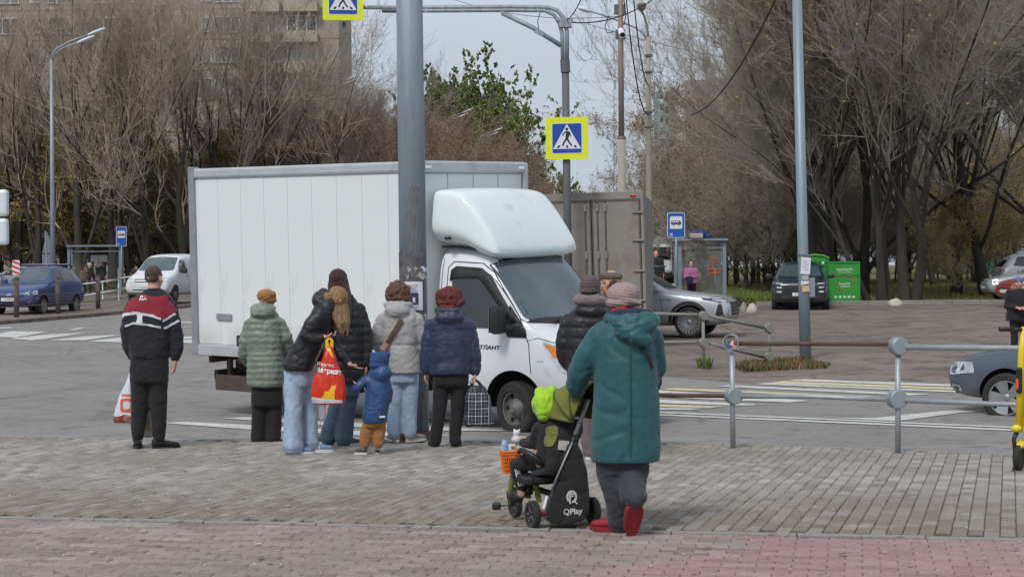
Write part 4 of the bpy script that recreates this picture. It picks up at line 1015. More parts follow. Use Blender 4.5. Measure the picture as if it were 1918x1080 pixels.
b = text_mesh('ATЛAHT', .072, 0, .002, .2); b.transform(Matrix.Scale(1.35, 4, (1, 0, 0)))
bb_ = MB(); b.transform(frameM((-.40, -.995, 1.10), (1, 0, 0), (0, 0, 1)))
for v in b.vertices:
    h, nr, _, _ = c.bvh.ray_cast(Vector((v.co.x, -3, v.co.z)), Vector((0, 1, 0)))
    if h: v.co.y = h.y - .005
b.materials.clear(); mk('door_lettering', b, m_ink, T)
MB().box((-.98, -.99, 1.2), (.16, .03, .05), bev=.012).build('door_handle', m_blk, T)
# roof fairing
fst = [(-.26, 2.27, .78, .84, 2.30, .80, 2.31), (-.30, 2.2, .84, .91, 2.33, .86, 2.40), (-.42, 2.2, .86, .94, 2.42, .88, 2.58), (-.58, 2.22, .87, .96, 2.55, .89, 2.80), (-.74, 2.3, .88, .98, 2.66, .91, 2.98), (-.84, 2.33, .9, 1.0, 2.7, .92, 3.06), (-.96, 2.34, .9, 1.0, 2.74, .93, 3.09), (-1.12, 2.36, .91, 1.01, 2.78, .94, 3.10), (-1.25, 2.38, .91, 1.01, 2.78, .94, 3.10), (-1.27, 2.4, .89, .99, 2.76, .92, 3.08)]
fm = body_mesh(fst, sub=2, top_in=.95); fm.materials.clear(); fm.materials.append(paint('fairing_white', (222, 230, 230), amt=.05, rough=.6)); mk('roof_fairing', fm, None, T)
# fairing skirt and rubber lip
MB().tube([(-1.2, -.84, 2.36), (-.9, -.84, 2.365), (-.6, -.84, 2.33), (-.44, -.80, 2.26), (-.34, -.6, 2.235), (-.32, 0, 2.24), (-.34, .6, 2.235), (-.44, .80, 2.26), (-.6, .84, 2.33)], .018, 6).build('fairing_seal', m_ink, T)
MB().box((-1.0, -.975, 2.47), (.09, .04, .035), bev=.01).build('fairing_catch', m_seam, T)
# cargo box
BX0, BX1, BW, BZ0, BZ1 = -1.32, -5.55, 1.16, .82, 3.46
bx = MB(); bx.box(((BX0 + BX1) / 2, 0, (BZ0 + BZ1) / 2), (BX0 - BX1 - .08, 2 * BW - .06, BZ1 - BZ0 - .06)); box_o = bx.build('cargo_box', m_boxw, T)
npn = 9; pl = (BX0 - BX1 - .16) / npn
pm = MB().box((0, 0, 0), (pl - .004, .014, BZ1 - BZ0 - .32), bev=.004).mesh('side_panel'); pm.materials.append(m_boxw)
for sd in (-1, 1):
    for i in range(npn): inst('side_panel', pm, box_o, (BX0 - .08 - pl * (i + .5), sd * (BW - .025), (BZ0 + BZ1) / 2))
pf = MB().box((0, 0, 0), (.02, .52, BZ1 - BZ0 - .32), bev=.004).mesh('front_panel'); pf.materials.append(m_boxw)
for i in range(4): inst('front_panel', pf, box_o, (BX0 - .03, -.81 + .54 * i, (BZ0 + BZ1) / 2))
m_al = mat('aluminium_trim', (190, 194, 197), .5, metal=.35, var=.08, scale=4, dirt=(140, 136, 124), dirt_amt=.2, dirt_scale=3)
m_al2 = mat('grey_corner_trim', (150, 153, 158), .5, metal=.3, var=.1, scale=4, dirt=(120, 116, 108), dirt_amt=.25, dirt_scale=3)
for sd in (-1, 1):
    MB().box(((BX0 + BX1) / 2, sd * (BW - .02), BZ1 - .07), (BX0 - BX1 - .09, .07, .14), bev=.03).build('edge_trim', m_al, box_o)
    MB().box(((BX0 + BX1) / 2, sd * (BW - .02), BZ0 + .07), (BX0 - BX1 - .09, .07, .15), bev=.01).build('edge_trim', m_al, box_o)
f = MB()
for sd in (-1, 1):
    f.box((BX1 + .03, sd * (BW - .03), (BZ0 + BZ1) / 2 + .01), (.11, .12, BZ1 - BZ0 + .03), bev=.012)
f.box((BX1 + .02, 0, BZ1 - .06), (.1, 2 * BW - .14, .13), bev=.01); f.box((BX1 + .02, 0, BZ0 + .06), (.1, 2 * BW - .14, .13), bev=.01)
f.build('rear_frame', m_al2, box_o)
f = MB()
for sd in (-1, 1): f.box((BX0 - .02, sd * (BW - .03), (BZ0 + BZ1) / 2), (.1, .1, BZ1 - BZ0), bev=.03)
f.box((BX0 - .01, 0, BZ1 - .07), (.1, 2 * BW - .1, .15), bev=.03); f.box((BX0 - .01, 0, BZ0 + .05), (.1, 2 * BW - .1, .1), bev=.01)
f.build('front_frame', m_al, box_o)
for sd in (-1, 1): MB().box((BX0 + .045, sd * (BW - .16), BZ1 - .08), (.02, .11, .035), bev=.008).build('marker_lamp', mat('marker_lamp', (236, 238, 236), .2, var=.02), box_o)
for sd, dx in ((-1, .0),):
    MB().box((BX1 + .62, -BW - .004, BZ0 + .55), (.30, .012, .09), bev=.004).build('reflector_plate', m_al2, box_o)
    MB().box((BX1 + .92, -BW - .006, BZ0 + .22), (.10, .016, .16), bev=.004).build('side_lamp', m_seam, box_o)
# chassis
f = MB()
for sd in (-.42, .42): f.box((-3.0, sd, .60), (4.9, .09, .16))
for x in (-1.7, -2.5, -3.3, -4.1, -4.8, -5.4): f.box((x, 0, .74), (.07, 2.0, .09))
f.box((-2.5, .0, .5), (.5, .5, .3)); f.build('chassis', mat('chassis_rust', (66, 56, 50), .9, var=.3, scale=6), T)
f = MB(); f.box((-4.72, -1.0, .42), (1.15, .04, .22), bev=.01); f.box((-4.35, -.9, .6), (.06, .06, .3)); f.box((-5.1, -.9, .6), (.06, .06, .3))
f.build('side_guard', mat('guard_plank', (76, 66, 60), .85, var=.25, scale=5), T)
f = MB(); f.box((-5.45, 0, .5), (.08, 1.7, .14)); f.box((-5.43, .6, .63), (.06, .06, .3)); f.box((-5.43, -.6, .63), (.06, .06, .3)); f.build('underrun_bar', m_blk, T)
f = MB(); f.box((-2.0, -.98, .46), (.9, .04, .2), bev=.01); f.build('side_guard', m_al2, T)
MB().box((-4.7, -1.05, .77), (.1, .05, .09)).build('marker_lamp', mat('rust_lamp', (128, 84, 60), .6), T)
for sd in (-1, 1):
    wheel(T, 0, sd * .86, .345, .21, sd, 'truck', R(-14))
    wheel(T, -3.35, sd * .88, .345, .2, sd, 'truck'); wheel(T, -3.35, sd * .64, .345, .2, sd, 'truck')
    MB().tube([(-3.85, sd * .76, .36), (-3.78, sd * .76, .62), (-3.35, sd * .76, .78), (-2.92, sd * .76, .62), (-2.85, sd * .76, .36)], [(.21, .012)] * 5, 4, up=(0, 1, 0)).build('mudguard', m_blk, T)
th = R(-TH)
fw = Vector((math.cos(th), math.sin(th), 0)); lf_ = Vector((-math.sin(th), math.cos(th), 0))
tw = P(966, 812, 21.3)
base = tw + lf_ * .93; base.z = tw.z
c.place(base, th, (R(2.0), R(1.0)))
# dashboard clutter seen through the windscreen edge
# ---------------------------------------------------------------- second truck, rear doors
m_gd = mat('grey_door_panel', (138, 132, 126), .8, var=.08, scale=1.5, dirt=(108, 100, 92), dirt_amt=.4, dirt_scale=1.4)
m_gf_ = mat('dark_door_frame', (92, 88, 84), .8, var=.2, scale=3)
Y2 = 36.5; pr = P(1213, 592, Y2); r2_ = empty('box_truck', (0, 0, 0), 0, 'grey dirty box truck seen from behind, its closed rear doors right of the white cab', 'box truck')
W2, H2 = 2.25, 2.62; z0 = pr.z; g2 = gr(Y2 + .5)
rz2 = R(-7); cx2 = pr.x - W2 / 2 * math.cos(rz2); cy2 = Y2 - W2 / 2 * math.sin(rz2)
r2_.location = (cx2, cy2, g2); r2_.rotation_euler = (0, R(-1.2), rz2); zz = z0 - g2
MB().box((0, 2.6, zz + H2 / 2), (W2 - .04, 5.1, H2 - .02)).build('cargo_box', m_gd, r2_)
f = MB(); f.box((0, 0, zz + H2 - .05), (W2, .14, .16), bev=.01); f.box((0, 0, zz + .06), (W2, .14, .12), bev=.01)
for sx in (-1, 1): f.box((sx * (W2 / 2 - .035), 0, zz + H2 / 2), (.07, .135, H2 - .02), bev=.01)
f.build('rear_frame', m_gd, r2_)
for sx in (-1, 1):
    d = MB().box((sx * (W2 / 4 - .03), -.03, zz + H2 / 2), (W2 / 2 - .11, .06, H2 - .28), bev=.008).build('rear_door', m_gd, r2_)
    f = MB()
    for z in (zz + H2 - .15, zz + .15): f.box((sx * (W2 / 4 - .03), -.062, z), (W2 / 2 - .10, .012, .05))
    f.box((sx * .025, -.062, zz + H2 / 2), (.03, .014, H2 - .28)); f.box((sx * (W2 / 2 - .10), -.062, zz + H2 / 2), (.035, .014, H2 - .28)); f.build('door_seal', m_gf_, d)
    for bx_ in (.13, .30) if sx > 0 else (-.13,):
        MB().tube([(bx_, -.085, zz + .12), (bx_, -.085, zz + H2 - .16)], .016, 8).build('lock_rod', m_gf_, d)
        for z in (zz + H2 - .3, zz + H2 * .5, zz + .3): MB().box((bx_, -.09, z), (.06, .045, .16), bev=.01).build('rod_bracket', m_gd, d)
    for z in (.32, .95, 1.6, 2.2): MB().tube([(sx * (W2 / 2 - .02), -.085, zz + z), (sx * (W2 / 2 - .26), -.085, zz + z)], [.03, .012], 6).build('hinge', m_gd, d)
MB().box((W2 / 2 - .22, -.082, zz + H2 - .06), (.12, .02, .05), bev=.01).build('marker_lamp', m_redl, r2_)
f = MB(); f.box((0, 2.6, zz - .16), (.9, 5, .2)); f.build('chassis', m_blk, r2_)
f = MB(); f.box((0, .1, zz - .42), (2.1, .1, .14)); f.box((-.5, .1, zz - .25), (.06, .06, .3)); f.box((.5, .1, zz - .25), (.06, .06, .3)); f.build('underrun_bar', m_blk, r2_)
for sx in (-1, 1):
    e = wheel(r2_, sx * .92, 1.6, .38, .24, 1, 'truck'); e.rotation_euler = (0, 0, -sx * PI / 2)
    MB().box((sx * .92, 1.05, .42), (.5, .02, .5)).build('mud_flap', m_blk, r2_)
f = MB(); f.box((0, 5.9, 1.45), (1.9, 1.5, 1.9), bev=.15); f.build('cab', m_wp, r2_)
for sx in (-1, 1): e = wheel(r2_, sx * .92, 5.6, .38, .24, 1, 'truck'); e.rotation_euler = (0, 0, -sx * PI / 2)

# ---------------------------------------------------------------- cars
def suv_st(L=4.7, H=1.68, W=.95, hood=1.06, zc=.34, nose=.9):
    s = L / 4.7; k = H / 1.68; h = hood / 1.06; w_ = W / .95
    t = [(2.36, .50, .52, .62, .62, .52, .72), (2.32, .40, .74, .82, .68, .68, nose - .06), (2.18, .30, .84, .90, .80, .76, nose + .05), (1.85, .28, .89, .94, .90, .80, 1.0), (1.35, .27, .9, .95, .97, .80, 1.05), (.92, .27, .91, .95, 1.0, .80, 1.10),
         (.80, .27, .91, .95, 1.01, .78, 1.15), (.42, .27, .91, .95, 1.02, .70, 1.40), (.08, .27, .91, .95, 1.03, .65, 1.59), (-.3, .27, .91, .95, 1.04, .64, 1.67), (-1.0, .27, .91, .95, 1.05, .63, 1.68), (-1.6, .28, .91, .95, 1.07, .61, 1.62), (-1.95, .3, .9, .94, 1.09, .60, 1.50), (-2.18, .32, .88, .92, 1.08, .66, 1.22), (-2.32, .38, .82, .87, .95, .66, 1.05), (-2.36, .48, .7, .76, .8, .6, .9)]
    return [(x * s, zb, wl * w_, wm * w_, (zl - .3) * (h if x > .8 else (k + h) / 2) + .3, wt * w_, (zt - .3) * (h if x > .8 else k) + .3) for x, zb, wl, wm, zl, wt, zt in t], s, k, h, w_
def dress(c, s, k, h, w_, m_sill=m_blk, dark=True, quarter=True, trim=True):
    Z = lambda z: (z - .3) * k + .3; B = Z(1.08) * .5 + ((1.08 - .3) * h + .3) * .5
    c.front('windscreen', [(-.70 * w_, B + .09), (0, B + .05), (.70 * w_, B + .09), (.585 * w_, Z(1.55)), (0, Z(1.59)), (-.585 * w_, Z(1.55))], m_wsg if not dark else m_glassw, r=.05, eps=.006)
    c.side('side_window', [(.56 * s, B + .03), (-.28 * s, B + .05), (-.26 * s, Z(1.555)), (.02 * s, Z(1.53)), (.14 * s, Z(1.46))], m_glass, r=.03)
    c.side('side_window', [(-.34 * s, B + .05), (-1.18 * s, B + .07), (-1.22 * s, Z(1.55)), (-.33 * s, Z(1.56))], m_glass, r=.03)
    if quarter: c.side('side_window', [(-1.26 * s, B + .08), (-1.86 * s, B + .13), (-1.66 * s, Z(1.50)), (-1.28 * s, Z(1.545))], m_glass, r=.03)
    c.seam([(.74 * s, .42), (.76 * s, .72), (.66 * s, B), ], .01); c.seam([(-.31 * s, .40), (-.31 * s, Z(1.58))], .01); c.seam([(-1.22 * s, .78), (-1.24 * s, Z(1.05))], .01)
    c.seam([(.70 * s, .40), (-.95 * s, .40)], .01, nm='sill_seam')
    if trim: c.side('sill_trim', [(1.0 * s, .25), (1.0 * s, .37), (-1.0 * s, .37), (-1.0 * s, .25)], m_sill, r=.01, eps=.01)
    for x in (-.18, -1.06):
        for sd in (-1, 1):
            MB().box((x * s, sd * .945 * w_, B - .10), (.2, .03, .035), bev=.01).build('door_handle', m_chrome if not dark else c.col, c.root)
    c.mirror(.62 * s, B + .09, .90 * w_, c.col)
    if len(c.sides): pass
    c.front('rear_window', [(-.58 * w_, B + .1), (.58 * w_, B + .1), (.5 * w_, Z(1.5)), (-.5 * w_, Z(1.5))], m_glass, r=.05, sgn=-1)
m_glassw = m_wsg
# grey SUV with slotted bumper
st, s, k, h, w_ = suv_st(4.72, 1.73, .95, 1.07)
m_gs = paint('silver_grey_metallic', (178, 184, 190), amt=.03, metal=.2, rough=.3)
c = Car('parked_suv', 'silver grey crossover facing right behind the grey truck', 'car', st, m_gs, [(1.40 * s, .37), (-1.42 * s, .37)], .41, .93)
dress(c, s, k, h, w_)
c.side('wheel_arch_trim', [(1.40 + .50 * math.cos(R(a)), .37 + .50 * math.sin(R(a))) for a in range(0, 181, 15)] + [(1.40 + .42 * math.cos(R(a)), .37 + .42 * math.sin(R(a))) for a in range(180, -1, -15)], m_blk, r=.0, eps=.008, grid=.2)
c.side('window_chrome', [(.80, 1.10), (.30, 1.40), (-.02, 1.565), (-.3, 1.59), (-.3, 1.575), (0, 1.545), (.28, 1.375), (.74, 1.10)], m_chrome, r=.0, eps=.012)
c.side('headlight', [(1.72, .90), (2.26, .82), (2.28, .90), (2.05, .955), (1.70, .95)], m_lampd, r=.02, eps=.01); c.front('headlight', [(.55, .84), (.86, .82), (.86, .93), (.6, .92)], m_lampd, mirror=True, eps=.01)
c.side('light_strip', [(1.68, .94), (2.24, .895), (2.24, .915), (1.68, .965)], m_lamp, r=.0, eps=.016)
c.front('grille', [(-.5, .52), (.5, .52), (.56, .84), (-.56, .84)], m_blk, eps=.01)
for z in (.58, .66, .74, .81): c.front('grille_bar', [(-.5, z), (.5, z), (.5, z + .022), (-.5, z + .022)], m_chrome, r=0, eps=.02)
c.side('bumper_intake', [(2.02, .45), (2.10, .80), (2.18, .78), (2.24, .45)], m_blk, r=.02, eps=.01); c.front('lower_intake', [(-.7, .34), (.7, .34), (.74, .48), (-.74, .48)], m_blk, eps=.01)
c.front('fog_lamp', rpoly(.60, .52, .76, .66, .05), m_lamp, mirror=True, eps=.014); c.side('body_strip', [(.62, .90), (.98, .885), (.98, .905), (.62, .925)], m_chrome, r=0, eps=.01)
MB().box((-.3, .66, 1.70), (1.7, .04, .035), bev=.01).build('roof_rail', m_chrome, c.root); MB().box((-.3, -.66, 1.70), (1.7, .04, .035), bev=.01).build('roof_rail', m_chrome, c.root)
c.wheels((1.40 * s, -1.42 * s), .82, .365, .23, 'suv')
pw_ = P(1291, 632, 40.6); thc = R(-17); lv = Vector((-math.sin(thc), math.cos(thc), 0)); fv_ = Vector((math.cos(thc), math.sin(thc), 0))
c.place(pw_ + lv * .86 - fv_ * 1.40, thc)
# dark SUV facing the camera
st, s, k, h, w_ = suv_st(4.65, 1.70, .98, 1.12, nose=.98)
m_dk = paint('dark_blue_grey_metallic', (44, 50, 60), amt=.02, metal=.3, rough=.28)
c = Car('parked_suv', 'dark blue grey SUV parked facing the camera left of the green containers', 'car', st, m_dk, [(1.40 * s, .37), (-1.42 * s, .37)], .42, .95)
dress(c, s, k, h, w_)
c.front('grille', [(-.80, .58), (.80, .58), (.84, .90), (-.84, .90)], m_ink, eps=.01)
for z in (.64, .71, .78, .85): c.front('grille_bar', [(-.5, z), (.5, z), (.5, z + .015), (-.5, z + .015)], m_seam, r=0, eps=.018)
c.front('headlight', [(.56, .935), (.9, .945), (.9, .985), (.56, .965)], m_lamp, mirror=True, r=.005, eps=.012)
for z in (.80, .66): c.front('fog_lamp', [(.60, z), (.76, z), (.78, z + .045), (.62, z + .05)], m_lamp, mirror=True, r=.01, eps=.016)
c.front('lower_intake', [(-.55, .34), (.55, .34), (.5, .44), (-.5, .44)], m_ink, eps=.01); c.front('bumper_accent', [(.45, .42), (.86, .50), (.84, .60), (.55, .52)], m_dk, mirror=True, eps=.03)
c.wheels((1.40 * s, -1.42 * s), .84, .37, .24, 'suv')
numplate(c.root, 'О342РМ', frameM((2.375, 0, .60), (0, 1, 0), (0, 0, 1)))
p_ = P(1501, 583, 58); c.place(p_ + Vector((.2, 1.4, 0)), R(-99.5))
# blue wagon behind the median
st, s, k, h, w_ = suv_st(4.05, 1.66, .87, 1.02, nose=.86)
m_bl = paint('blue_violet_metallic', (74, 90, 142), amt=.02, metal=.45, rough=.28)
c = Car('station_wagon', 'blue violet station wagon with roof bars driving behind the median posts', 'car', st, m_bl, [(1.26, .31), (-1.22, .31)], .36, .85)
dress(c, s, k, h, w_)
c.front('grille', [(-.52, .60), (.52, .60), (.56, .78), (-.56, .78)], m_ink, eps=.01); c.front('badge', [(-.1, .67), (0, .64), (.1, .67), (.1, .71), (0, .74), (-.1, .71)], m_chrome, r=.03, eps=.02)
c.side('headlight', [(1.66, .70), (1.99, .66), (2.0, .76), (1.62, .84)], m_lamp, r=.02, eps=.01); c.front('headlight', [(.52, .66), (.83, .68), (.80, .84), (.6, .78)], m_lamp, mirror=True, eps=.01)
c.front('lower_intake', [(-.62, .34), (.62, .34), (.6, .48), (-.6, .48)], m_ink, eps=.01); c.front('bumper_chrome', [(.62, .46), (.84, .60), (.84, .56), (.66, .42)], m_chrome, mirror=True, eps=.015); c.front('skid_plate', [(-.6, .29), (.6, .29), (.55, .35), (-.55, .35)], m_alu, eps=.014)
for sd in (-1, 1): MB().tube([(.3, sd * .55, 1.60), (.25, sd * .57, 1.675), (-1.4, sd * .55, 1.675), (-1.5, sd * .55, 1.58)], .02, 6).build('roof_rail', m_blk, c.root)
for x in (-.1, -1.1): MB().box((x, 0, 1.70), (.06, 1.25, .03), bev=.01).build('roof_bar', m_chrome, c.root)
c.wheels((1.26, -1.22), .76, .31, .19, 'mesh', 0)
numplate(c.root, 'О540МР', frameM((2.095, 0, .54), (0, 1, 0), (0, 0, 1)))
thb = R(180 + 79); fb = Vector((math.cos(thb), math.sin(thb), 0)); lb = Vector((-math.sin(thb), math.cos(thb), 0))
pb = P(80, 590, 57); c.place(pb - fb * 1.26 - lb * .80, thb)
BWAG = c
# white small van
vst = [(2.12, .45, .6, .68, .6, .55, .72), (2.08, .36, .76, .82, .68, .70, .86), (1.9, .3, .82, .87, .82, .76, .98), (1.4, .28, .85, .89, .96, .78, 1.12), (1.15, .28, .86, .9, 1.0, .78, 1.18), (1.0, .28, .86, .9, 1.03, .76, 1.28), (.55, .28, .86, .9, 1.06, .70, 1.62), (.3, .28, .86, .9, 1.08, .70, 1.76), (0, .28, .86, .9, 1.1, .72, 1.83), (-1.0, .28, .86, .9, 1.12, .74, 1.86), (-2.0, .28, .86, .9, 1.12, .74, 1.84), (-2.14, .3, .85, .89, 1.12, .72, 1.80), (-2.2, .4, .8, .84, 1.1, .66, 1.6)]
m_vw = paint('van_white', (222, 224, 226), dirt=(120, 114, 104), amt=.06)
c = Car('small_van', 'white small panel van behind the median posts left of the truck', 'van', vst, m_vw, [(1.35, .32), (-1.35, .32)], .37, .88)
c.front('windscreen', [(-.70, 1.22), (0, 1.19), (.70, 1.22), (.60, 1.70), (0, 1.74), (-.60, 1.70)], m_wsg, r=.05)
c.side('side_window', [(.90, 1.16), (.12, 1.16), (.12, 1.62), (.38, 1.62), (.55, 1.52)], m_glass); c.mirror(.75, 1.2, .88, m_blk, (.12, .2, .2))
c.side('sill_trim', [(.95, .27), (.95, .38), (-.95, .38), (-.95, .27)], m_blk, r=.01, eps=.01); c.seam([(.02, .4), (.02, 1.72)], .012); c.seam([(1.02, .42), (1.02, .8), (.96, 1.1)], .012); c.side('door_handle', rpoly(.08, 1.0, .24, 1.04, .015), m_blk, r=.0, eps=.012); c.side('rub_strip', [(.98, .62), (-.95, .62), (-.95, .68), (.98, .68)], m_vw, r=.01, eps=.014)
c.front('headlight', [(.46, .76), (.80, .80), (.80, .98), (.52, .92)], m_lamp, mirror=True, eps=.01); c.front('grille', [(-.44, .78), (.44, .78), (.46, .90), (-.46, .90)], m_seam, eps=.01); c.front('lower_intake', [(-.55, .38), (.55, .38), (.5, .52), (-.5, .52)], m_seam, eps=.01)
c.wheels((1.35, -1.35), .79, .325, .2, 'steel'); numplate(c.root, '', frameM((2.13, 0, .66), (0, 1, 0), (0, 0, 1)))
thv = R(180 + 80); fb = Vector((math.cos(thv), math.sin(thv), 0)); lb = Vector((-math.sin(thv), math.cos(thv), 0))
pv = P(327, 567, 64); c.place(pv - fb * 1.35 - lb * .83, thv)
# slate blue estate at the right edge
st, s, k, h, w_ = suv_st(4.66, 1.47, .90, .98, nose=.84)
m_sk = paint('slate_blue_metallic', (84, 96, 112), amt=.04, metal=.35, rough=.3)
c = Car('passenger_car', 'slate blue car cut by the right frame edge behind the near railing', 'car', st, m_sk, [(1.42, .34), (-1.34, .34)], .395, .88)
dress(c, s, k, h, w_, trim=False)
c.side('headlight', [(1.86, .66), (2.24, .62), (2.26, .72), (2.06, .80), (1.90, .80)], m_lamp, r=.02, eps=.01); c.front('headlight', [(.5, .68), (.84, .66), (.82, .80), (.55, .76)], m_lamp, mirror=True, eps=.01)
c.front('grille', [(-.42, .60), (.42, .60), (.46, .80), (-.46, .80)], m_ink, eps=.01); c.side('fog_lamp', [(2.06, .40), (2.24, .42), (2.22, .50), (2.08, .48)], m_lamp, r=.01, eps=.012); c.front('lower_intake', [(-.7, .36), (.7, .36), (.66, .48), (-.66, .48)], m_ink, eps=.01)
c.wheels((1.42, -1.34), .80, .335, .215, 'alloy5', R(4))
ths = R(180 - 38); fb = Vector((math.cos(ths), math.sin(ths), 0)); lb = Vector((-math.sin(ths), math.cos(ths), 0))
ps = P(1884, 791, 23.0); c.place(ps - fb * 1.42 - lb * .88, ths)
# three cars parked at the right edge of the lot
for nm, lab, colr, L_, H_2, px, py, Y, a, typ in [
    ('parked_car', 'silver grey hatchback nose between the park and the red car at right edge', (166, 172, 176), 4.1, 1.5, 1842, 569, 62, 180 - 4, 's'),
    ('parked_car', 'red orange small crossover parked behind the woman in the knit hat', (168, 70, 50), 4.1, 1.60, 1880, 575, 57.5, 180 + 10, 'r'),
    ('parked_car', 'white grey SUV with red tail lamp parked furthest back at right edge', (186, 188, 190), 4.6, 1.8, 1865, 556, 67, 180 + 178, 'w')]:
    st, s, k, h, w_ = suv_st(L_, H_2, .9, .98 if typ != 'w' else 1.1, nose=.84)
    m_ = paint('paint_' + typ, colr, amt=.05, rough=.35, metal=.2)
    c = Car(nm, lab, 'car', st, m_, [(1.24, .33), (-1.24, .33)], .385, .88)
    dress(c, s, k, h, w_)
    c.side('headlight', [(1.60, .70), (1.95 * s / .9, .66), (1.95 * s / .9, .82), (1.64, .86)], m_lamp, r=.05, eps=.01); c.front('headlight', [(.5, .68), (.84, .68), (.80, .88), (.55, .80)], m_lamp, mirror=True, eps=.01, r=.06)
    c.front('grille', [(-.44, .66), (.44, .66), (.48, .78), (-.48, .78)], m_ink, eps=.01); c.front('lower_intake', [(-.7, .36), (.7, .36), (.66, .50), (-.66, .50)], m_ink if typ != 's' else m_seam, eps=.01)
    c.front('tail_lamp', [(.52, .98), (.80, .98), (.78, 1.10), (.52, 1.10)], m_redl, mirror=True, sgn=-1, eps=.012)
    if typ == 'r': c.side('bumper_lower', [(2.0, .26), (2.0, .48), (1.66, .46), (1.66, .26)], m_blk, eps=.012)
    c.wheels((1.24, -1.24), .79, .335, .2, 'alloy5'); numplate(c.root, '', frameM((2.36 * s + .01, 0, .56), (0, 1, 0), (0, 0, 1)))
    t = R(a); fb = Vector((math.cos(t), math.sin(t), 0)); lb = Vector((-math.sin(t), math.cos(t), 0))
    p_ = P(px, py, Y)
    nose = p_ - fb * (2.36 * s) if typ != 'w' else p_ + fb * (2.36 * s)
    c.place(Vector((nose.x, nose.y, gr(nose.y))), t)
# red curtain trailer and white cab unit far beyond the bus stop
Yt = 108; p_ = onroad(Xat(1246, Yt), Yt); r = empty('lorry', p_, 0, 'dark red lorry trailer far behind the right bus stop sign', 'lorry')
MB().box((0, 5, 2.55), (2.5, 10, 2.9), bev=.03).build('trailer_body', mat('curtain_red', (128, 50, 56), .6, var=.15, scale=1), r)
MB().box((0, -.06, 4.0), (2.52, .06, .12)).build('top_frame', m_al, r); MB().box((0, -.06, 2.5), (.06, .05, 2.9)).build('door_seam', m_al, r)
MB().box((0, .1, .85), (2.4, .2, .3)).build('rear_bumper', m_blk, r)
for sx in (-1, 1):
    for y in (1.2, 2.5): e = wheel(r, sx * 1.0, y, .5, .3, 1, 'truck'); e.rotation_euler = (0, 0, -sx * PI / 2)
Yt = 96; p_ = onroad(Xat(1226, Yt), Yt); r = empty('lorry', p_, 0, 'white fronted delivery lorry between the grey truck doors and the red trailer', 'lorry')
MB().box((0, 3.5, 2.2), (2.2, 5.5, 2.5), bev=.05).build('cargo_box', mat('lorry_grey', (150, 152, 154), .6, var=.1), r)
MB().box((0, .2, 1.5), (2.0, 1.3, 1.9), bev=.2).build('cab', m_wp, r); MB().box((0, -.47, 1.95), (1.7, .06, .7), bev=.02).build('windscreen', m_glass, r)
MB().box((0, -.47, .75), (1.9, .1, .35), bev=.03).build('bumper', m_blk, r)
for sx in (-1, 1):
    MB().box((sx * .72, -.5, .95), (.3, .06, .16), bev=.02).build('headlight', m_lamp, r); MB().box((sx * 1.15, -.3, 1.9), (.1, .1, .4), bev=.02).build('wing_mirror', m_blk, r)
    for y in (.5, 4.6): e = wheel(r, sx * .9, y, .4, .26, 1, 'truck'); e.rotation_euler = (0, 0, -sx * PI / 2)
for i, (px, py, Y, colr, lab) in enumerate([(1268, 528, 100, (120, 126, 132), 'grey car far down the road beside the right bus shelter'), (20, 530, 92, (150, 152, 150), 'pale car far left beyond the blue wagon bonnet')]):
    st, s, k, h, w_ = suv_st(4.3, 1.5, .88, .98, nose=.84)
    c = Car('distant_car', lab, 'car', st, paint('paint_far%d' % i, colr, amt=.03, metal=.2), [(1.24, .33), (-1.24, .33)], .385, .88)
    dress(c, s, k, h, w_); c.front('headlight', [(.5, .68), (.84, .68), (.80, .84), (.55, .80)], m_lamp, mirror=True, eps=.01); c.wheels((1.24, -1.24), .79, .33, .2, 'alloy5')
    c.place(onroad(Xat(px, Y), Y), R(-90) if i == 0 else R(200))
# ================================================================ STREET FURNITURE
m_galv = mat('galvanised_steel', (150, 157, 163), .5, metal=.3, var=.14, scale=3, stretch=(3, 3, .4), dirt=(112, 108, 102), dirt_amt=.3, dirt_scale=2.5, bump=.15, bscale=12)
m_galv2 = mat('galvanised_pipe', (164, 170, 174), .5, metal=.35, var=.1, scale=4, dirt=(120, 118, 112), dirt_amt=.25, dirt_scale=6)
m_rust = mat('rusty_brown_pipe', (98, 72, 64), .8, var=.25, scale=6, dirt=(70, 50, 44), dirt_amt=.35, dirt_scale=5)
m_dpost = mat('dark_sign_post', (98, 98, 100), .6, metal=.2, var=.15, scale=2, stretch=(3, 3, .3))
m_pap = mat('paper_white', (218, 217, 228), .8, var=.04, scale=3); m_papo = mat('old_paper_scraps', (178, 176, 170), .85, var=.25, scale=9, dirt=(120, 116, 110), dirt_amt=.4, dirt_scale=9)
m_prnt = mat('printed_grey', (120, 122, 140), .8, var=.1); m_ph = mat('photo_print', (64, 62, 78), .6, var=.6, scale=14)
# big steel pole
pp = P(778, 818, 18.1); pp.z = gp(18.1) - .02
r = empty('steel_pole', pp, 0, 'thick grey steel pole with posters standing at the kerb in front of the truck', 'pole'); r.rotation_euler = (0, R(-.25), 0)
m_pole = mat('big_pole_steel', (138, 147, 157), .55, metal=.25, var=.2, scale=2.2, stretch=(2.5, 2.5, .35), dirt=(124, 122, 120), dirt_amt=.3, dirt_scale=1.3, bump=.25, bscale=14)
MB().tube([(0, 0, 0), (0, 0, 7.5)], [.149, .134], 48).build('pole_shaft', m_pole, r, smooth=True)
MB().tube([(0, 0, -.05), (0, 0, .10), (0, 0, .115)], [.19, .185, .16], 32).build('base_collar', m_rust, r, smooth=False)
f = MB()
for k in range(10): a = k * PI / 5; f.box((math.cos(a) * .168, math.sin(a) * .168, .05), (.025, .05, .1), rot=Matrix.Rotation(a, 3, 'Z'))
f.build('weld_ribs', m_rust, r)
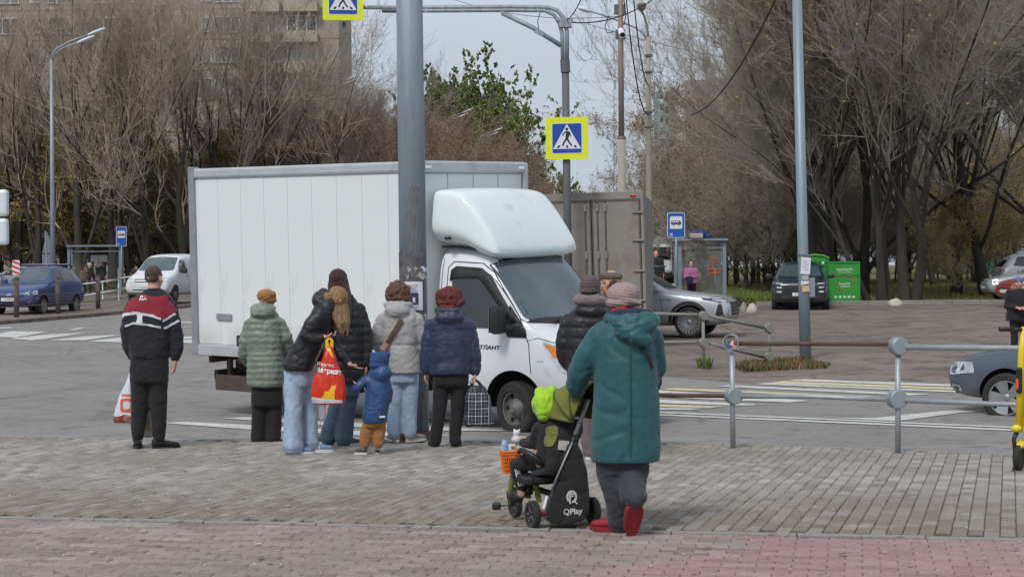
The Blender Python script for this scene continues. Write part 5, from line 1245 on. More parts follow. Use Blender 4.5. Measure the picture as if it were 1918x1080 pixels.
def pole_patch(nm, a0, a1, z0, z1, m, rad=.1425, jag=0, par=r, seg=8, text_=None):
    """paper wrapped round the shaft; angles measured from the camera side (-Y), +right"""
    vs = []; fs = []; n = seg; mz = 5 if jag else 1
    for j in range(mz + 1):
        for i in range(n + 1):
            a = R(a0 + (a1 - a0) * i / n); z = z0 + (z1 - z0) * j / mz
            if jag:
                if i in (0, n): a += rnd.uniform(-1, 1) * jag * R(10)
                if j in (0, mz): z += rnd.uniform(-1, 1) * jag * .02
            rr_ = rad + .0035 * abs(math.sin(i * 2.1 + j))
            vs.append((math.sin(a) * rr_, -math.cos(a) * rr_, z))
    for j in range(mz):
        for i in range(n): q = j * (n + 1) + i; fs.append((q, q + 1, q + n + 2, q + n + 1))
    me = MB().add(vs, fs).mesh(nm); me.materials.append(m); return mk(nm, me, None, par)
zc = lambda py: P(778, py, 18.1).z - pp.z
pole_patch('dark_residue', -78, 66, zc(800), zc(470), mat('glue_residue', (94, 94, 97), .8, var=.4, scale=12, dirt=(132, 134, 136), dirt_amt=.35, dirt_scale=5), rad=.1475, jag=2.5, seg=14)
pole_patch('dark_residue', -12, 34, zc(470), zc(352), mat('glue_residue_b', (104, 106, 108), .8, var=.25, scale=7), rad=.1435, jag=1, seg=8)
po = pole_patch('poster', -52, 42, zc(580), zc(527), m_pap, rad=.154)
for k, zz in enumerate((533, 537, 540, 543, 546, 549)): pole_patch('print_line', -34 + k % 2 * 4, 22 - k % 3 * 6, zc(zz + .9), zc(zz), m_prnt, rad=.159, par=po)
pole_patch('print_photo', -8, 22, zc(569), zc(548), m_ph, rad=.1595, par=po); pole_patch('print_photo', 0, 10, zc(566), zc(556), m_pap, rad=.163, par=po)
for a0, a1, z0, z1 in [(22, 60, 521, 514), (-22, -12, 521, 515), (40, 68, 508, 500), (-14, -4, 507, 503), (8, 16, 506, 501), (48, 62, 606, 588), (52, 70, 640, 610), (20, 66, 665, 652), (-30, 10, 700, 680)]:
    pole_patch('paper_scrap', a0, a1, zc(z0), zc(z1), m_papo if rnd.random() < .6 else m_pap, rad=.1565, jag=1.2)

# pedestrian crossing signs
m_syel = mat('sign_fluorescent', (214, 226, 30), .45, var=.03); m_sblu = mat('sign_blue', (24, 66, 160), .4, var=.05); m_swh = mat('sign_white', (214, 216, 222), .45, var=.03); m_sback = mat('sign_back', (90, 92, 88), .6)
def ped_sign(parent, M, S=.9):
    """crossing sign, local XY face, Z out"""
    e = MB().box((0, 0, 0), (S, S, .03), bev=.02); o = MB(); ol = rpoly(-S / 2, -S / 2, S / 2, S / 2, .045 * S, 4)
    o.poly([(a, b, -.012) for a, b in ol], .024, (0, 0, 1)); pl = o.build('sign_plate', m_syel, parent); pl.matrix_local = M
    def lay(nm, pts, z, m, th=.002):
        return MB().poly([(a * S, b * S, z) for a, b in pts], th, (0, 0, 1)).build(nm, m, pl)
    MB().poly([(a, b, -.016) for a, b in ol], .0035, (0, 0, 1)).build('sign_back', m_sback, pl)
    q = .36; lay('white_border', rpoly(-q, -q, q, q, .03), .0135, m_swh); lay('blue_field', rpoly(-q + .014, -q + .014, q - .014, q - .014, .028), .017, m_sblu)
    lay('white_triangle', roundp([(-.335, -.25), (.335, -.25), (0, .335)], .02), .0205, m_swh)
    k = m_ink; z = .024
    lay('figure', [(.035 * math.cos(a * .5236) - .0, .035 * math.sin(a * .5236) + .215) for a in range(12)], z, k)
    for nm, pts in {'figure': [(-.02, .17), (.05, .165), (.075, .10), (.04, .02), (.03, -.02), (-.035, -.02), (-.03, .05)], 'arm': [(-.02, .165), (-.035, .13), (-.10, .055), (-.118, .07), (-.05, .16)], 'arm ': [(.05, .16), (.085, .125), (.10, .04), (.08, .038), (.06, .11)],
                    'leg': [(-.035, -.015), (.01, -.03), (-.05, -.10), (-.085, -.185), (-.12, -.185), (-.09, -.09)], 'leg ': [(-.005, -.02), (.035, -.02), (.07, -.09), (.13, -.17), (.10, -.19), (.03, -.10)],
                    'stripe': [(-.245, -.225), (-.185, -.225), (-.155, -.165), (-.20, -.165)], 'stripe ': [(-.022, -.225), (.028, -.225), (.024, -.165), (-.014, -.165)], 'stripe  ': [(.185, -.225), (.245, -.225), (.20, -.165), (.16, -.165)]}.items():
        lay(nm.strip(), pts, z, k)
    return pl
Yg = 36.0
gb = onroad(Xat(1067, Yg), Yg + .0); r = empty('sign_gantry', gb, 0, 'grey gantry post with a long arm over the road behind the trucks', 'sign post'); r.rotation_euler = (0, R(-.2), 0)
def L_(px, py, Y=Yg): q = P(px, py, Y) - gb; return Vector((q.x, q.y, q.z))
MB().tube([(0, 0, 0), L_(1063, 370), L_(1061, 135)], [.085, .08, .078], 20).build('post', m_dpost, r, smooth=True)
MB().tube([L_(1061, 136), L_(1060, 112)], .10, 16).build('sleeve', m_dpost, r, smooth=False)
arm1 = [L_(1064, 118), L_(1064, 60), L_(1058, 34), L_(1046, 20), L_(1028, 14), L_(960, 13), L_(800, 13.5), L_(690, 13)]
arm2 = [L_(1056, 118), L_(1055, 64), L_(1050, 44), L_(1040, 28), L_(1022, 20), L_(960, 19), L_(800, 19.5), L_(745, 19)]
MB().tube(arm1, .045, 10).build('arm', m_galv, r, smooth=True); MB().tube(arm2, .042, 10).build('arm', m_galv, r, smooth=True)
f = MB(); f.tube([L_(1053, 86), L_(1000, 52), L_(942, 24)], .05, 8).build('brace', m_galv, r, smooth=True)
f = MB(); f.box(L_(1061, 45), (.26, .2, .16)); f.box(L_(1060, 38), (.34, .14, .04)); f.build('bracket', m_galv, r)
for x_ in (800, 870, 940, 1010): MB().box(L_(x_, 16.5), (.06, .07, .14)).build('arm_clamp', m_galv, r)
MB().box(L_(1012, 63) + Vector((0, -.06, 0)), (.2, .06, .07), rot=Matrix.Rotation(R(30), 3, 'Y')).build('junction_box', m_galv, r)
MB().tube([L_(1012, 60), L_(1009, 40), L_(1014, 24)], .008, 4).build('cable', m_ink, r)
MB().tube([L_(718, 19), L_(748, 19.5)], .05, 6).build('arm_end', m_dpost, r)
s1 = ped_sign(r, Matrix.Translation(L_(1063, 260) + Vector((0, -.14, 0))) @ Matrix.Rotation(PI / 2, 4, 'X') @ Matrix.Rotation(R(-8), 4, 'Y'), .885)
s2 = ped_sign(r, Matrix.Translation(L_(646, 1) + Vector((0, -.14, 0))) @ Matrix.Rotation(PI / 2, 4, 'X') @ Matrix.Rotation(R(5), 4, 'Y') @ Matrix.Rotation(R(-.4), 4, 'Z'), .845)
s1['label'] = 'crossing sign on the post'; s2['label'] = 'crossing sign at the end of the arm'
MB().tube([L_(646, 40), L_(647, 50)], .04, 6).build('hanger', m_dpost, r); MB().tube([L_(646, 13), L_(692, 13)], .04, 8).build('arm_end', m_galv, r)
# concrete pole with rusty steel upper part and camera
Yc = 45.; cb = onroad(Xat(1166, Yc), Yc); r = empty('utility_pole', cb, 0, 'concrete pole with rusty steel top, brackets and a camera behind the rear truck', 'pole')
q = lambda px, py, dy=0: P(px, py, Yc) - cb + Vector((0, dy, 0))
m_cp = mat('pole_concrete', (156, 150, 138), .85, var=.15, scale=3, dirt=(118, 108, 96), dirt_amt=.3, dirt_scale=3); m_rs = mat('flaking_steel', (140, 128, 120), .75, var=.25, scale=3, stretch=(4, 4, .5), dirt=(122, 74, 50), dirt_amt=.5, dirt_scale=3)
MB().tube([(0, 0, 0), q(1164, 258)], .105, 20).build('concrete_shaft', m_cp, r, smooth=True); MB().tube([q(1164, 258), q(1162, -30)], [.075, .07], 16).build('steel_shaft', m_rs, r, smooth=True)
MB().tube([q(1164, 260), q(1164, 256)], .12, 16).build('collar', m_rs, r)
f = MB(); f.box(q(1161, 18), (.3, .1, .26), bev=.01); f.build('bracket', m_dpost, r); MB().box(q(1162, 65), (.26, .08, .26), bev=.01).build('bracket', m_dpost, r)
e = MB().tube([q(1162, 58, -.08), q(1164, 70, -.42)], [.075, .085], 14).build('camera_housing', m_pap, r, smooth=False); MB().tube([q(1164, 70, -.421), q(1164, 70.5, -.43)], [.07, .06], 14).build('lens', m_ink, e)
MB().tube([q(1140, 30), q(1133, 50), q(1137, 62), q(1150, 60)], .012, 5).build('cable', m_ink, r); MB().tube([q(1168, 0, -.1), q(1172, 30, -.1), q(1168, 48, -.1)], .015, 5).build('cable', m_ink, r)
# lamp post with two heads behind it
m_head = mat('lamp_head', (214, 218, 224), .4, metal=.0, var=.06)
def lamp_head(parent, p, d, ln=.62, m=m_head):
    """cobra head from p along d"""
    d = Vector(d).normalized(); p = Vector(p)
    b = MB().tube([p, p + d * ln * .12, p + d * ln * .35, p + d * ln * .75, p + d * ln * .95, p + d * ln], [(.04, .04), (.07, .05), (.12, .07), (.13, .065), (.09, .045), (.03, .02)], 12, up=(0, 1, 0) if abs(d.y) < .9 else (1, 0, 0))
    return b.build('lamp_head', m, parent, smooth=True)
Yl = 47.; lb_ = onroad(Xat(1217, Yl), Yl); r = empty('street_lamp', lb_, 0, 'tall grey lamp post with a hooked top and side arm right of the concrete pole', 'street lamp')
q = lambda px, py, dy=0: P(px, py, Yl) - lb_ + Vector((0, dy, 0))
MB().tube([(0, 0, 0), q(1216, 420), q(1215, 220), q(1214, 70)], [.10, .09, .07, .06], 14).build('post', m_cp, r, smooth=True)
MB().tube([q(1214, 72), q(1212, 50), q(1207, 32), q(1201, 22, -.1)], .03, 8).build('arm', m_cp, r, smooth=True); lamp_head(r, q(1201, 22, -.1), q(1199, 12, -.55) - q(1201, 22, -.1), .5, m_cp)
MB().tube([q(1212, 76), q(1204, 62), q(1190, 52), q(1160, 40), q(1128, 28), q(1104, 21)], .028, 8).build('arm', m_galv, r, smooth=True); lamp_head(r, q(1106, 22), q(1085, 15) - q(1106, 22), .36)
for z_ in (104, 135, 210, 238): MB().box(q(1215 , z_), (.2, .2, .05)).build('band', m_dpost, r)
# small cctv mast and radio mast
Ym = 300.; mb_ = onroad(Xat(1152, Ym), Ym); r = empty('radio_mast', mb_, 0, 'thin lattice radio mast standing far off between the sign post and concrete pole', 'mast')
q = lambda px, py: P(px, py, Ym) - mb_
for dx in (-.3, .3): MB().tube([(dx, 0, 0), q(1152, 150) + Vector((dx * .3, 0, 0))], .07, 4).build('mast_leg', m_galv, r)
f = MB(); zt_ = q(1152, 150).z
for k in range(34):
    z = k * zt_ / 34; a = .3 * (1 - .7 * k / 34) + Xat(1152, Ym) * 0; f.tube([(-a, 0, z), (a, 0, z + zt_ / 34)], .035, 3)
lt = f.build('lattice', m_galv, r); f = MB()
for py in (175, 190, 205, 222, 330): f.box(q(1151, py) + Vector((.2, 0, 0)), (.5, .3, 1.3))
f.build('antenna', m_head, r)

# left lamp post and the row of double-headed lamps running away
def dbl_lamp(px_top, py_top, Y, label, lx=1, first=False, base_px=None, group='double headed street lamps along the avenue'):
    b_ = onroad(Xat(base_px if base_px is not None else px_top, Y), Y); r = empty('street_lamp', b_, 0, label, 'street lamp', group)
    t = P(px_top, py_top, Y) - b_
    MB().tube([(0, 0, 0), (t.x * .5, 0, t.z * .5), t], [.12, .095, .06], 10).build('post', m_galv, r, smooth=True)
    for k, (dx, dz) in enumerate(((1.55, 1.02), (1.2, .62))):
        st_ = t + Vector((0, 0, -.0 - k * .1)); e = t + Vector((dx, -.5 * k, dz))
        MB().tube([st_, t + Vector((.18, 0, dz * .42)), t + Vector((dx * .5, -.25 * k, dz * .74)), e], .035, 6).build('arm', m_galv, r, smooth=True)
        lamp_head(r, e, (1, 0, .38), .8)
    return r
dbl_lamp(96, 112, 72, 'near double headed street lamp at the left by the blue wagon', base_px=99, group=None)
for px, py, Y, lab in [(606, 180, 112, 'double headed lamp above the middle of the truck box'), (830, 236, 132, 'double headed lamp over the brown trees right of the big pole'), (892, 268, 150, 'double headed lamp over the front end of the truck box'), (968, 298, 168, 'double headed lamp at the edge of the green tree'),
                       (1000, 322, 190, 'nearest of the small double lamps seen against the sky'), (1004, 338, 225, 'second of the small double lamps against the sky'), (1006, 352, 265, 'third of the small double lamps against the sky'), (1008, 362, 310, 'farthest double lamp just above the rear truck')]:
    dbl_lamp(px, py, Y, lab)
# leaning lamp pole with papers
Yp = 33.5; b_ = onroad(Xat(1508, Yp), Yp); r = empty('lamp_pole', b_, 0, 'leaning bluish steel pole with torn papers standing in the grass tuft', 'pole')
q = lambda px, py, dy=0: P(px, py, Yp) - b_ + Vector((0, dy, 0))
m_p2 = mat('blue_grey_pole', (136, 150, 160), .5, metal=.25, var=.12, scale=2, stretch=(3, 3, .4), dirt=(116, 114, 108), dirt_amt=.25, dirt_scale=2)
MB().tube([(0, 0, -.1), q(1504, 480), q(1492, -40)], [.115, .105, .093], 24).build('shaft', m_p2, r, smooth=True)
o_ = q(1506, 500)
def flat(nm, px0, py0, px1, py1, m, dy=-.125, par=None, rot=0):
    a, c = q(px0, py0), q(px1, py1); cx_, cz_ = (a.x + c.x) / 2, (a.z + c.z) / 2
    o = MB().box((0, 0, 0), (abs(c.x - a.x), .006, abs(a.z - c.z)), bev=.002).build(nm, m, par or r); o.location = (cx_, dy, cz_); o.rotation_euler = (0, R(rot), 0); return o
p1 = flat('paper_notice', 1498, 482, 1516, 513, m_pap, rot=4)
for k in range(4): MB().box((-.02 + .03 * (k % 2), -.006, .08 - .05 * k), (.10, .003, .008)).build('print_line', m_prnt, p1)
flat('paper_notice', 1500, 515, 1512, 524, m_papo); flat('paper_scrap', 1498, 526, 1513, 534, m_pap); flat('paper_scrap', 1500, 532, 1514, 546, mat('yellowed_paper', (196, 176, 132), .8, var=.2, scale=8), rot=-6)
a = q(1519, 538); MB().box((a.x, -.0, a.z), (.14, .12, .38), bev=.012).build('control_box', m_galv, r); MB().tube([q(1503, 480), q(1503.5, 477)], .112, 20).build('band', m_dpost, r)
# bus stop signs
m_sb2 = mat('bus_sign_blue', (22, 84, 170), .4, var=.05)
def bus_sign(px, pytop, pybot, pxw, Y, label, yaw=0, postbase=None):
    b_ = onroad(Xat(px, Y), Y); r = empty('bus_stop_sign', b_, R(yaw), label, 'bus stop sign'); z0 = P(px, pybot, Y).z - b_.z; z1 = P(px, pytop, Y).z - b_.z; w_ = pxw * Y / FPX; h_ = z1 - z0
    MB().tube([(0, .05, 0), (0, .05, z1)], .035, 10).build('post', m_galv, r, smooth=True)
    pl = MB().poly([(a, 0, b) for a, b in rpoly(-w_ / 2, z0, w_ / 2, z1, .05)], .02, (0, 1, 0)).build('sign_plate', m_swh, r)
    MB().poly([(a, -.004, b) for a, b in rpoly(-w_ / 2 + .02, z0 + .02, w_ / 2 - .02, z1 - .02, .04)], .003, (0, 1, 0)).build('blue_field', m_sb2, pl)
    k = w_ / .6; zc_ = z0 + h_ * .60; s_ = .21 * k
    MB().poly([(a, -.008, b) for a, b in rpoly(-s_, zc_ - s_, s_, zc_ + s_, .03)], .003, (0, 1, 0)).build('white_field', m_swh, pl)
    bz = zc_ - .02
    MB().poly([(a * k, -.012, bz + b * k) for a, b in [(-.17, -.04), (.17, -.04), (.165, .03), (.13, .085), (-.15, .085), (-.17, .03)]], .003, (0, 1, 0)).build('bus_symbol', m_ink, pl)
    for c_ in (-.115, -.05, .015, .075): MB().poly([(a * k, -.016, bz + b * k) for a, b in rpoly(c_ - .024, .02, c_ + .024, .065, .006)], .003, (0, 1, 0)).build('bus_window', m_swh, pl)
    for c_ in (-.09, .10):
        MB().poly([((c_ + .036 * math.cos(t)) * k, -.016, bz + (-.045 + .036 * math.sin(t)) * k) for t in [i * .628 for i in range(10)]], .003, (0, 1, 0)).build('wheel_symbol', m_ink, pl)
        MB().poly([((c_ + .016 * math.cos(t)) * k, -.02, bz + (-.045 + .016 * math.sin(t)) * k) for t in [i * .628 for i in range(10)]], .003, (0, 1, 0)).build('wheel_symbol', m_swh, pl)
    MB().poly([(a * k, -.012, b) for a, b in rpoly(-.22, z0 + .06, -.12, z0 + .16, .005)], .003, (0, 1, 0)).build('sticker', m_papo, pl)
bus_sign(1267, 398, 445, 33, 58.5, 'blue and white bus stop sign beside the right hand shelter'); bus_sign(228, 424, 461, 19, 88, 'blue and white bus stop sign by the left hand shelter', 12)
# shelters
m_fr = mat('shelter_frame', (128, 138, 148), .5, metal=.2, var=.1); m_poly = bpy.data.materials.new('scratched_glass'); m_poly.use_nodes = True
nb_ = m_poly.node_tree.nodes; pb_ = nb_['Principled BSDF']; pb_.inputs['Base Color'].default_value = rgb(150, 158, 152); pb_.inputs['Alpha'].default_value = .14; pb_.inputs['Roughness'].default_value = .12
m_redp = mat('graffiti_red', (206, 84, 60), .6, var=.1)
def shelter(px0, px1, pyt, Y, depth, label, graffiti=False, yaw=0, H=2.45):
    x0, x1 = Xat(px0, Y), Xat(px1, Y); b_ = onroad((x0 + x1) / 2, Y); r = empty('bus_shelter', b_, R(yaw), label, 'bus shelter'); w_ = x1 - x0; z = P(px0, pyt, Y).z - b_.z
    for sx in (-1, 1):
        for y in (0, depth): MB().box((sx * (w_ / 2 - .06), y, z / 2), (.12, .12, z)).build('post', m_fr, r)
        MB().box((sx * (w_ / 2 - .06), depth / 2, z - .25), (.06, depth - .12, .06)).build('rail', m_fr, r)
        g = MB().box((sx * (w_ / 2 - .06), depth / 2, z * .46), (.012, depth - .14, z * .72)).build('side_pane', m_poly, r)
    for y in (0, depth): MB().box((0, y, z - .25), (w_ - .24, .06, .07)).build('rail', m_fr, r)
    MB().box((0, depth / 2 - .05, z + .03), (w_ + .1, depth + .35, .08), bev=.01).build('roof', m_fr, r)
    n = 2 if w_ < 2.4 else 3
    for i in range(n): MB().box((-w_ / 2 + .12 + (w_ - .24) * (i + .5) / n, depth, z * .46), ((w_ - .24) / n - .03, .012, z * .76)).build('back_pane', m_poly, r)
    MB().box((0, depth - .3, .45), (w_ - .5, .35, .05)).build('bench', mat('bench_wood', (110, 92, 70)), r)
    if graffiti:
        bp = MB().box((w_ * .08, 0, z * .46), (w_ - .24 , .012, z * .76)).build('front_pane', m_poly, r)
        for pts in [[(.1, 1.75), (.35, 1.72), (.62, 1.66), (.6, 1.56), (.38, 1.6)], [(.15, 1.3), (.3, 1.34), (.7, 1.32), (.6, 1.2), (.3, 1.18), (.2, 1.1)], [(.38, 1.62), (.40, 1.3), (.42, 1.1)], [(.5, 1.34), (.46, 1.14)]]:
            MB().tube([(a, -.02, b) for a, b in pts], .018, 5).build('graffiti', m_redp, r)
        MB().box((-.60, depth - .02, 1.5), (.36, .006, .42)).build('paper_notice', m_papo, r)
    else:
        for x_ in (-.15, .3): MB().box((x_, depth - .03, z - .62), (.42, .01, .36)).build('paper_notice', m_pap, r)
    return r
shelter(1270, 1360, 451, 60.5, 1.5, 'grey framed glass bus shelter with red graffiti on the right', True)
shelter(128, 226, 462, 90, 1.6, 'grey framed glass bus shelter on the left pavement', yaw=8)
# heap of blue jacket lying on the shelter roof
f = MB(); f.ball((0, 0, 0), (.32, .25, .2), 3); f.ball((.25, .05, -.06), (.22, .2, .12), 3); f.ball((-.2, 0, -.08), (.2, .2, .1), 3)
o = mk('bundle', fuse(f, .03, 2, lambda c, n: .05 * noise.noise(c * 7)), mat('tarp_blue', (44, 62, 112), .8, var=.3, scale=8)); o.location = P(1309, 437, 60.8) + Vector((0, 0, 0)); o.location.z = P(1309, 451, 60.5).z + .22
tag(o, 'blue bundle lying on the roof of the right bus shelter', 'bundle')
f = MB().box((0, 0, .1), (.45, .3, .18), bev=.04); o = f.build('box', mat('buff_box', (170, 160, 134), .8, var=.2)); o.location = (P(1303, 445, 60.2).x, 60.0, P(1309, 451, 60.5).z + .07); tag(o, 'small buff box on the front edge of the right shelter roof', 'box')

# green clothes containers
m_gc = mat('container_green', (44, 146, 54), .5, var=.08, scale=2, dirt=(60, 110, 54), dirt_amt=.15); m_gt = mat('container_print', (206, 222, 204), .6, var=.05)
def container(px0, px1, pyt, pyb, Y, label, rounded=False):
    x0, x1 = Xat(px0, Y), Xat(px1, Y); b_ = P((px0 + px1) / 2, pyb, Y); r = empty('donation_container', b_, 0, label, 'container'); w_ = x1 - x0; h_ = P(px0, pyt, Y).z - b_.z
    ol = [(-w_ / 2, 0), (w_ / 2, 0), (w_ / 2, h_)] + ([(w_ * .3, h_ + .1), (0, h_ + .14), (-w_ * .3, h_ + .1)] if rounded else []) + [(-w_ / 2, h_)]
    b = MB().poly([(a, 0, z) for a, z in ol], 1.0, (0, 1, 0)).build('body', m_gc, r)
    if not rounded:
        f = MB(); f.box((0, -.01, h_ - .02), (w_ + .02, .05, .05)); f.box((-w_ / 2, -.01, h_ / 2), (.04, .04, h_)); f.box((w_ / 2, -.01, h_ / 2), (.04, .04, h_)); f.box((0, -.01, .02), (w_, .04, .05)); f.build('frame', m_gc, r)
        FM = lambda x, z: frameM((x, -.006, z), (1, 0, 0), (0, 0, 1))
        rq = random.Random(8)
        for zz_, n_, hh_, x0_ in ((h_ - .28, 11, .085, 0), (h_ - .375, 16, .045, 0), (h_ * .50, 6, .085, 0), (h_ * .44, 6, .07, .02)):
            b_ = MB(); st_ = hh_ * (.62 if n_ > 6 else .8)
            for k in range(n_):
                x_ = x0_ + (k - (n_ - 1) / 2) * st_
                for dx_ in (-.3, .3): b_.box((x_ + dx_ * st_ * .8, -.008, zz_ + rq.uniform(-.1, .1) * hh_), (st_ * .22, .005, hh_ * rq.uniform(.6, 1)))
                b_.box((x_, -.009, zz_ + rq.choice((-.4, 0, .4)) * hh_), (st_ * .6, .005, hh_ * .18))
            b_ = b_.build('print', m_gt, r); b_['kind'] = 'stuff'
        for s_ in (1, -1):
            pts = [(s_ * .04 + s_ * .17 * (1 - math.cos(R(a_))) , h_ * .63 + .07 * math.sin(R(a_))) for a_ in range(0, 150, 20)]
            MB().tube([(x, -.012, z) for x, z in pts] + [(s_ * .3, -.012, h_ * .5)], .012, 5).build('heart_arrow', m_redp, r)
        MB().tube([(-.28, -.012, h_ * .42), (-.16, -.012, h_ * .36), (-.06, -.012, h_ * .355)], .012, 5).build('heart_arrow', m_redp, r); MB().tube([(.2, -.012, h_ * .38), (.02, -.012, h_ * .30)], .01, 5).build('heart_arrow', m_redp, r)
        for k in range(5): MB().box((-.32 + .16 * k, -.008, .33), (.10, .006, .07)).build('print', m_gt, r)
        MB().box((-.2, -.008, .13), (.36, .006, .13)).build('print', m_gt, r); MB().box((.2, -.008, .16), (.3, .006, .03)).build('print', m_gt, r); MB().box((.18, -.008, .11), (.24, .006, .03)).build('print', m_gt, r)
        MB().box((0, -.012, h_ - .5), (w_ - .06, .015, .02)).build('flap_seam', mat('green_dark', (30, 100, 40)), r)
    else:
        MB().box((w_ * .1, -.01, h_ - .22), (w_ * .7, .02, .22), bev=.02).build('flap', mat('green_dark', (30, 100, 40)), r); MB().box((w_ * .28, -.02, h_ - .16), (.1, .01, .1)).build('print', m_gt, r)
        for k in range(3): MB().box((w_ * .36, -.012, h_ - .42 - .16 * k), (.08, .01, .07)).build('print', m_gt, r)
        MB().tube([(a * 1.02, -.03, z) for a, z in ol[2:]], .03, 6).build('rim', mat('container_rim', (110, 176, 84)), r)
container(1554, 1610, 490, 573, 61.2, 'bright green flat topped donation container with a heart of arrows right of the dark SUV')
container(1502, 1553, 484, 566, 62.8, 'green donation container with arched lid half hidden behind the dark SUV', True)
# white stone, stones by the kerb
def stone(px, py, Y, w_, h_, m, label):
    f = MB(); f.ball((0, 0, 0), (w_ / 2, w_ * .4, h_), 3); me = f.mesh('stone')
    for v in me.vertices: v.co += v.co.normalized() * .12 * w_ * noise.noise(v.co * 4 + Vector((px, 0, 0))); v.co.z = max(v.co.z, -.02)
    o = mk('stone', me, m, smooth=True); o.location = P(px, py, Y); o.location.z = gr(Y) + .0; tag(o, label, 'stone')
m_st = mat('pale_stone', (188, 182, 170), .85, var=.12, scale=5)
stone(1677, 571, 60.2, .5, .26, m_st, 'pale rounded stone at the foot of the broad pollard tree'); stone(1408, 580, 56, .34, .3, m_st, 'pale rock at the grass edge in front of the grey SUV nose'); stone(1393, 582, 57, .25, .3, mat('grey_stone', (140, 136, 130)), 'grey rock just left of the pale rock by the SUV nose')

# ---------------------------------------------------------------- railings
def drum(parent, p, rad=.082, dep=.11, ax=(0, -1, 0), name='joint_drum', m=m_galv):
    ax = Vector(ax).normalized(); p = Vector(p)
    return (lambda o: (autosmooth(o.data, 40), o)[1])(MB().tube([p - ax * dep / 2, p + ax * (dep / 2 - .008), p + ax * dep / 2], [rad, rad, rad - .008], 24).build(name, m, parent))
Y1, Y2_ = 16.85, 16.12
ra, rb = P(1373, 835, Y1), P(1682, 848, Y2_); ra.z = gp(Y1) - .01; rb.z = gp(Y2_) - .01
r = empty('pipe_railing', ra, 0, 'grey pipe railing with round drum joints along the kerb at right', 'railing')
q = lambda px, py, Y: P(px, py, Y) - ra
Yf = lambda px: Y1 + (Y2_ - Y1) * (px - 1373) / (1682 - 1373)
MB().tube([(0, 0, 0), q(1371, 660, Y1)], .026, 12).build('post', m_galv2, r, smooth=True); MB().tube([rb - ra, q(1682, 665, Y2_)], .027, 12).build('post', m_galv2, r, smooth=True)
kd = (.25, -.97, 0)
drum(r, q(1374, 741, Y1), ax=kd); drum(r, q(1680, 747, Y2_), .09, ax=kd); drum(r, q(1683, 648, Y2_), .085, ax=kd)
o = MB(); o.lathe([(.068, -.07), (.078, -.07), (.078, .07), (.068, .07), (.068, -.07)], 28); o = o.build('open_ring', m_galv, r); o.location = q(1370, 640, Y1); o.rotation_euler = (0, 0, R(-14)); autosmooth(o.data, 40)
MB().tube([q(1378, 643, Yf(1378)), q(1668, 644, Yf(1668))], .021, 12).build('rail', m_rust, r, smooth=True); MB().tube([q(1698, 650, Yf(1698)), q(1925, 652, Yf(1925)), q(2100, 655, Yf(2100))], .026, 12).build('rail', m_galv2, r, smooth=True)
MB().tube([q(1388, 742, Yf(1388)), q(1520, 742, Yf(1520)), q(1664, 748, Yf(1664))], .022, 12).build('rail', m_galv2, r, smooth=True); MB().tube([q(1696, 750, Yf(1696)), q(1925, 758, Yf(1925)), q(2100, 763, Yf(2100))], .022, 12).build('rail', m_galv2, r, smooth=True)
MB().tube([q(1360, 741, Yf(1360)), q(1238, 739.5, Yf(1238)), q(1130, 738, Yf(1130))], .022, 12).build('rail', m_rust, r, smooth=True)
MB().tube([q(1128, 738, Yf(1128)), q(1128, 832, Yf(1128))], .026, 12).build('post', m_galv2, r, smooth=True)
for k, (dx, dz, colr) in enumerate([(-.03, -.03, (60, 90, 150)), (.02, -.035, (190, 150, 120)), (.0, .0, (210, 200, 190)), (.03, 0, (150, 60, 50)), (-.02, .02, (120, 110, 100))]):
    e = MB().box((0, 0, 0), (.045, .05, .035), rot=Matrix.Rotation(k, 3, 'Y'), bev=.008).build('litter', mat('litter%d' % k, colr)); e.location = P(1370, 640, Y1) + Vector((dx, -.03, dz - .01)); tag(e, ['blue wrapper stuffed in the open railing ring', 'beige wrapper stuffed in the open railing ring', 'white paper stuffed in the open railing ring', 'red scrap stuffed in the open railing ring', 'grey scrap stuffed in the open railing ring'][k], 'litter')
# far short railing by the dirt verge
Ya, Yb = 31., 31.8; a0 = P(1318, 688, Ya); b0 = P(1440, 678, Yb); r = empty('pipe_railing', a0, 0, 'short sagging pipe railing beyond the road at the dirt verge', 'railing')
q = lambda px, py, Y=31.: P(px, py, Y) - a0
m_pg2 = mat('railing_worn', (136, 136, 130), .7, metal=.2, var=.15, scale=5, dirt=(104, 94, 84), dirt_amt=.35, dirt_scale=5)
MB().tube([(0, 0, 0), q(1317, 592)], .03, 10).build('post', m_pg2, r, smooth=True); MB().tube([q(1441, 682, Yb), q(1441, 615, Yb)], .03, 10).build('post', m_pg2, r, smooth=True)
for px, py, Y in ((1318, 591, Ya), (1318, 642, Ya), (1441, 614, Yb), (1441, 668, Yb)): drum(r, q(px, py, Y), .085, .12, (.3, -.95, 0), m=m_pg2)
MB().tube([q(1330, 592, Ya), q(1430, 613, Yb)], .03, 10).build('rail', m_pg2, r, smooth=True); MB().tube([q(1330, 643, Ya), q(1430, 668, Yb)], .03, 10).build('rail', m_pg2, r, smooth=True)
MB().tube([q(1100, 584, 32.5), q(1306, 589, Ya)], .03, 10).build('rail', m_pg2, r, smooth=True); MB().tube([q(1100, 634, 32.5), q(1200, 641, 31.6), q(1306, 640, Ya)], .03, 10).build('rail', m_pg2, r, smooth=True)
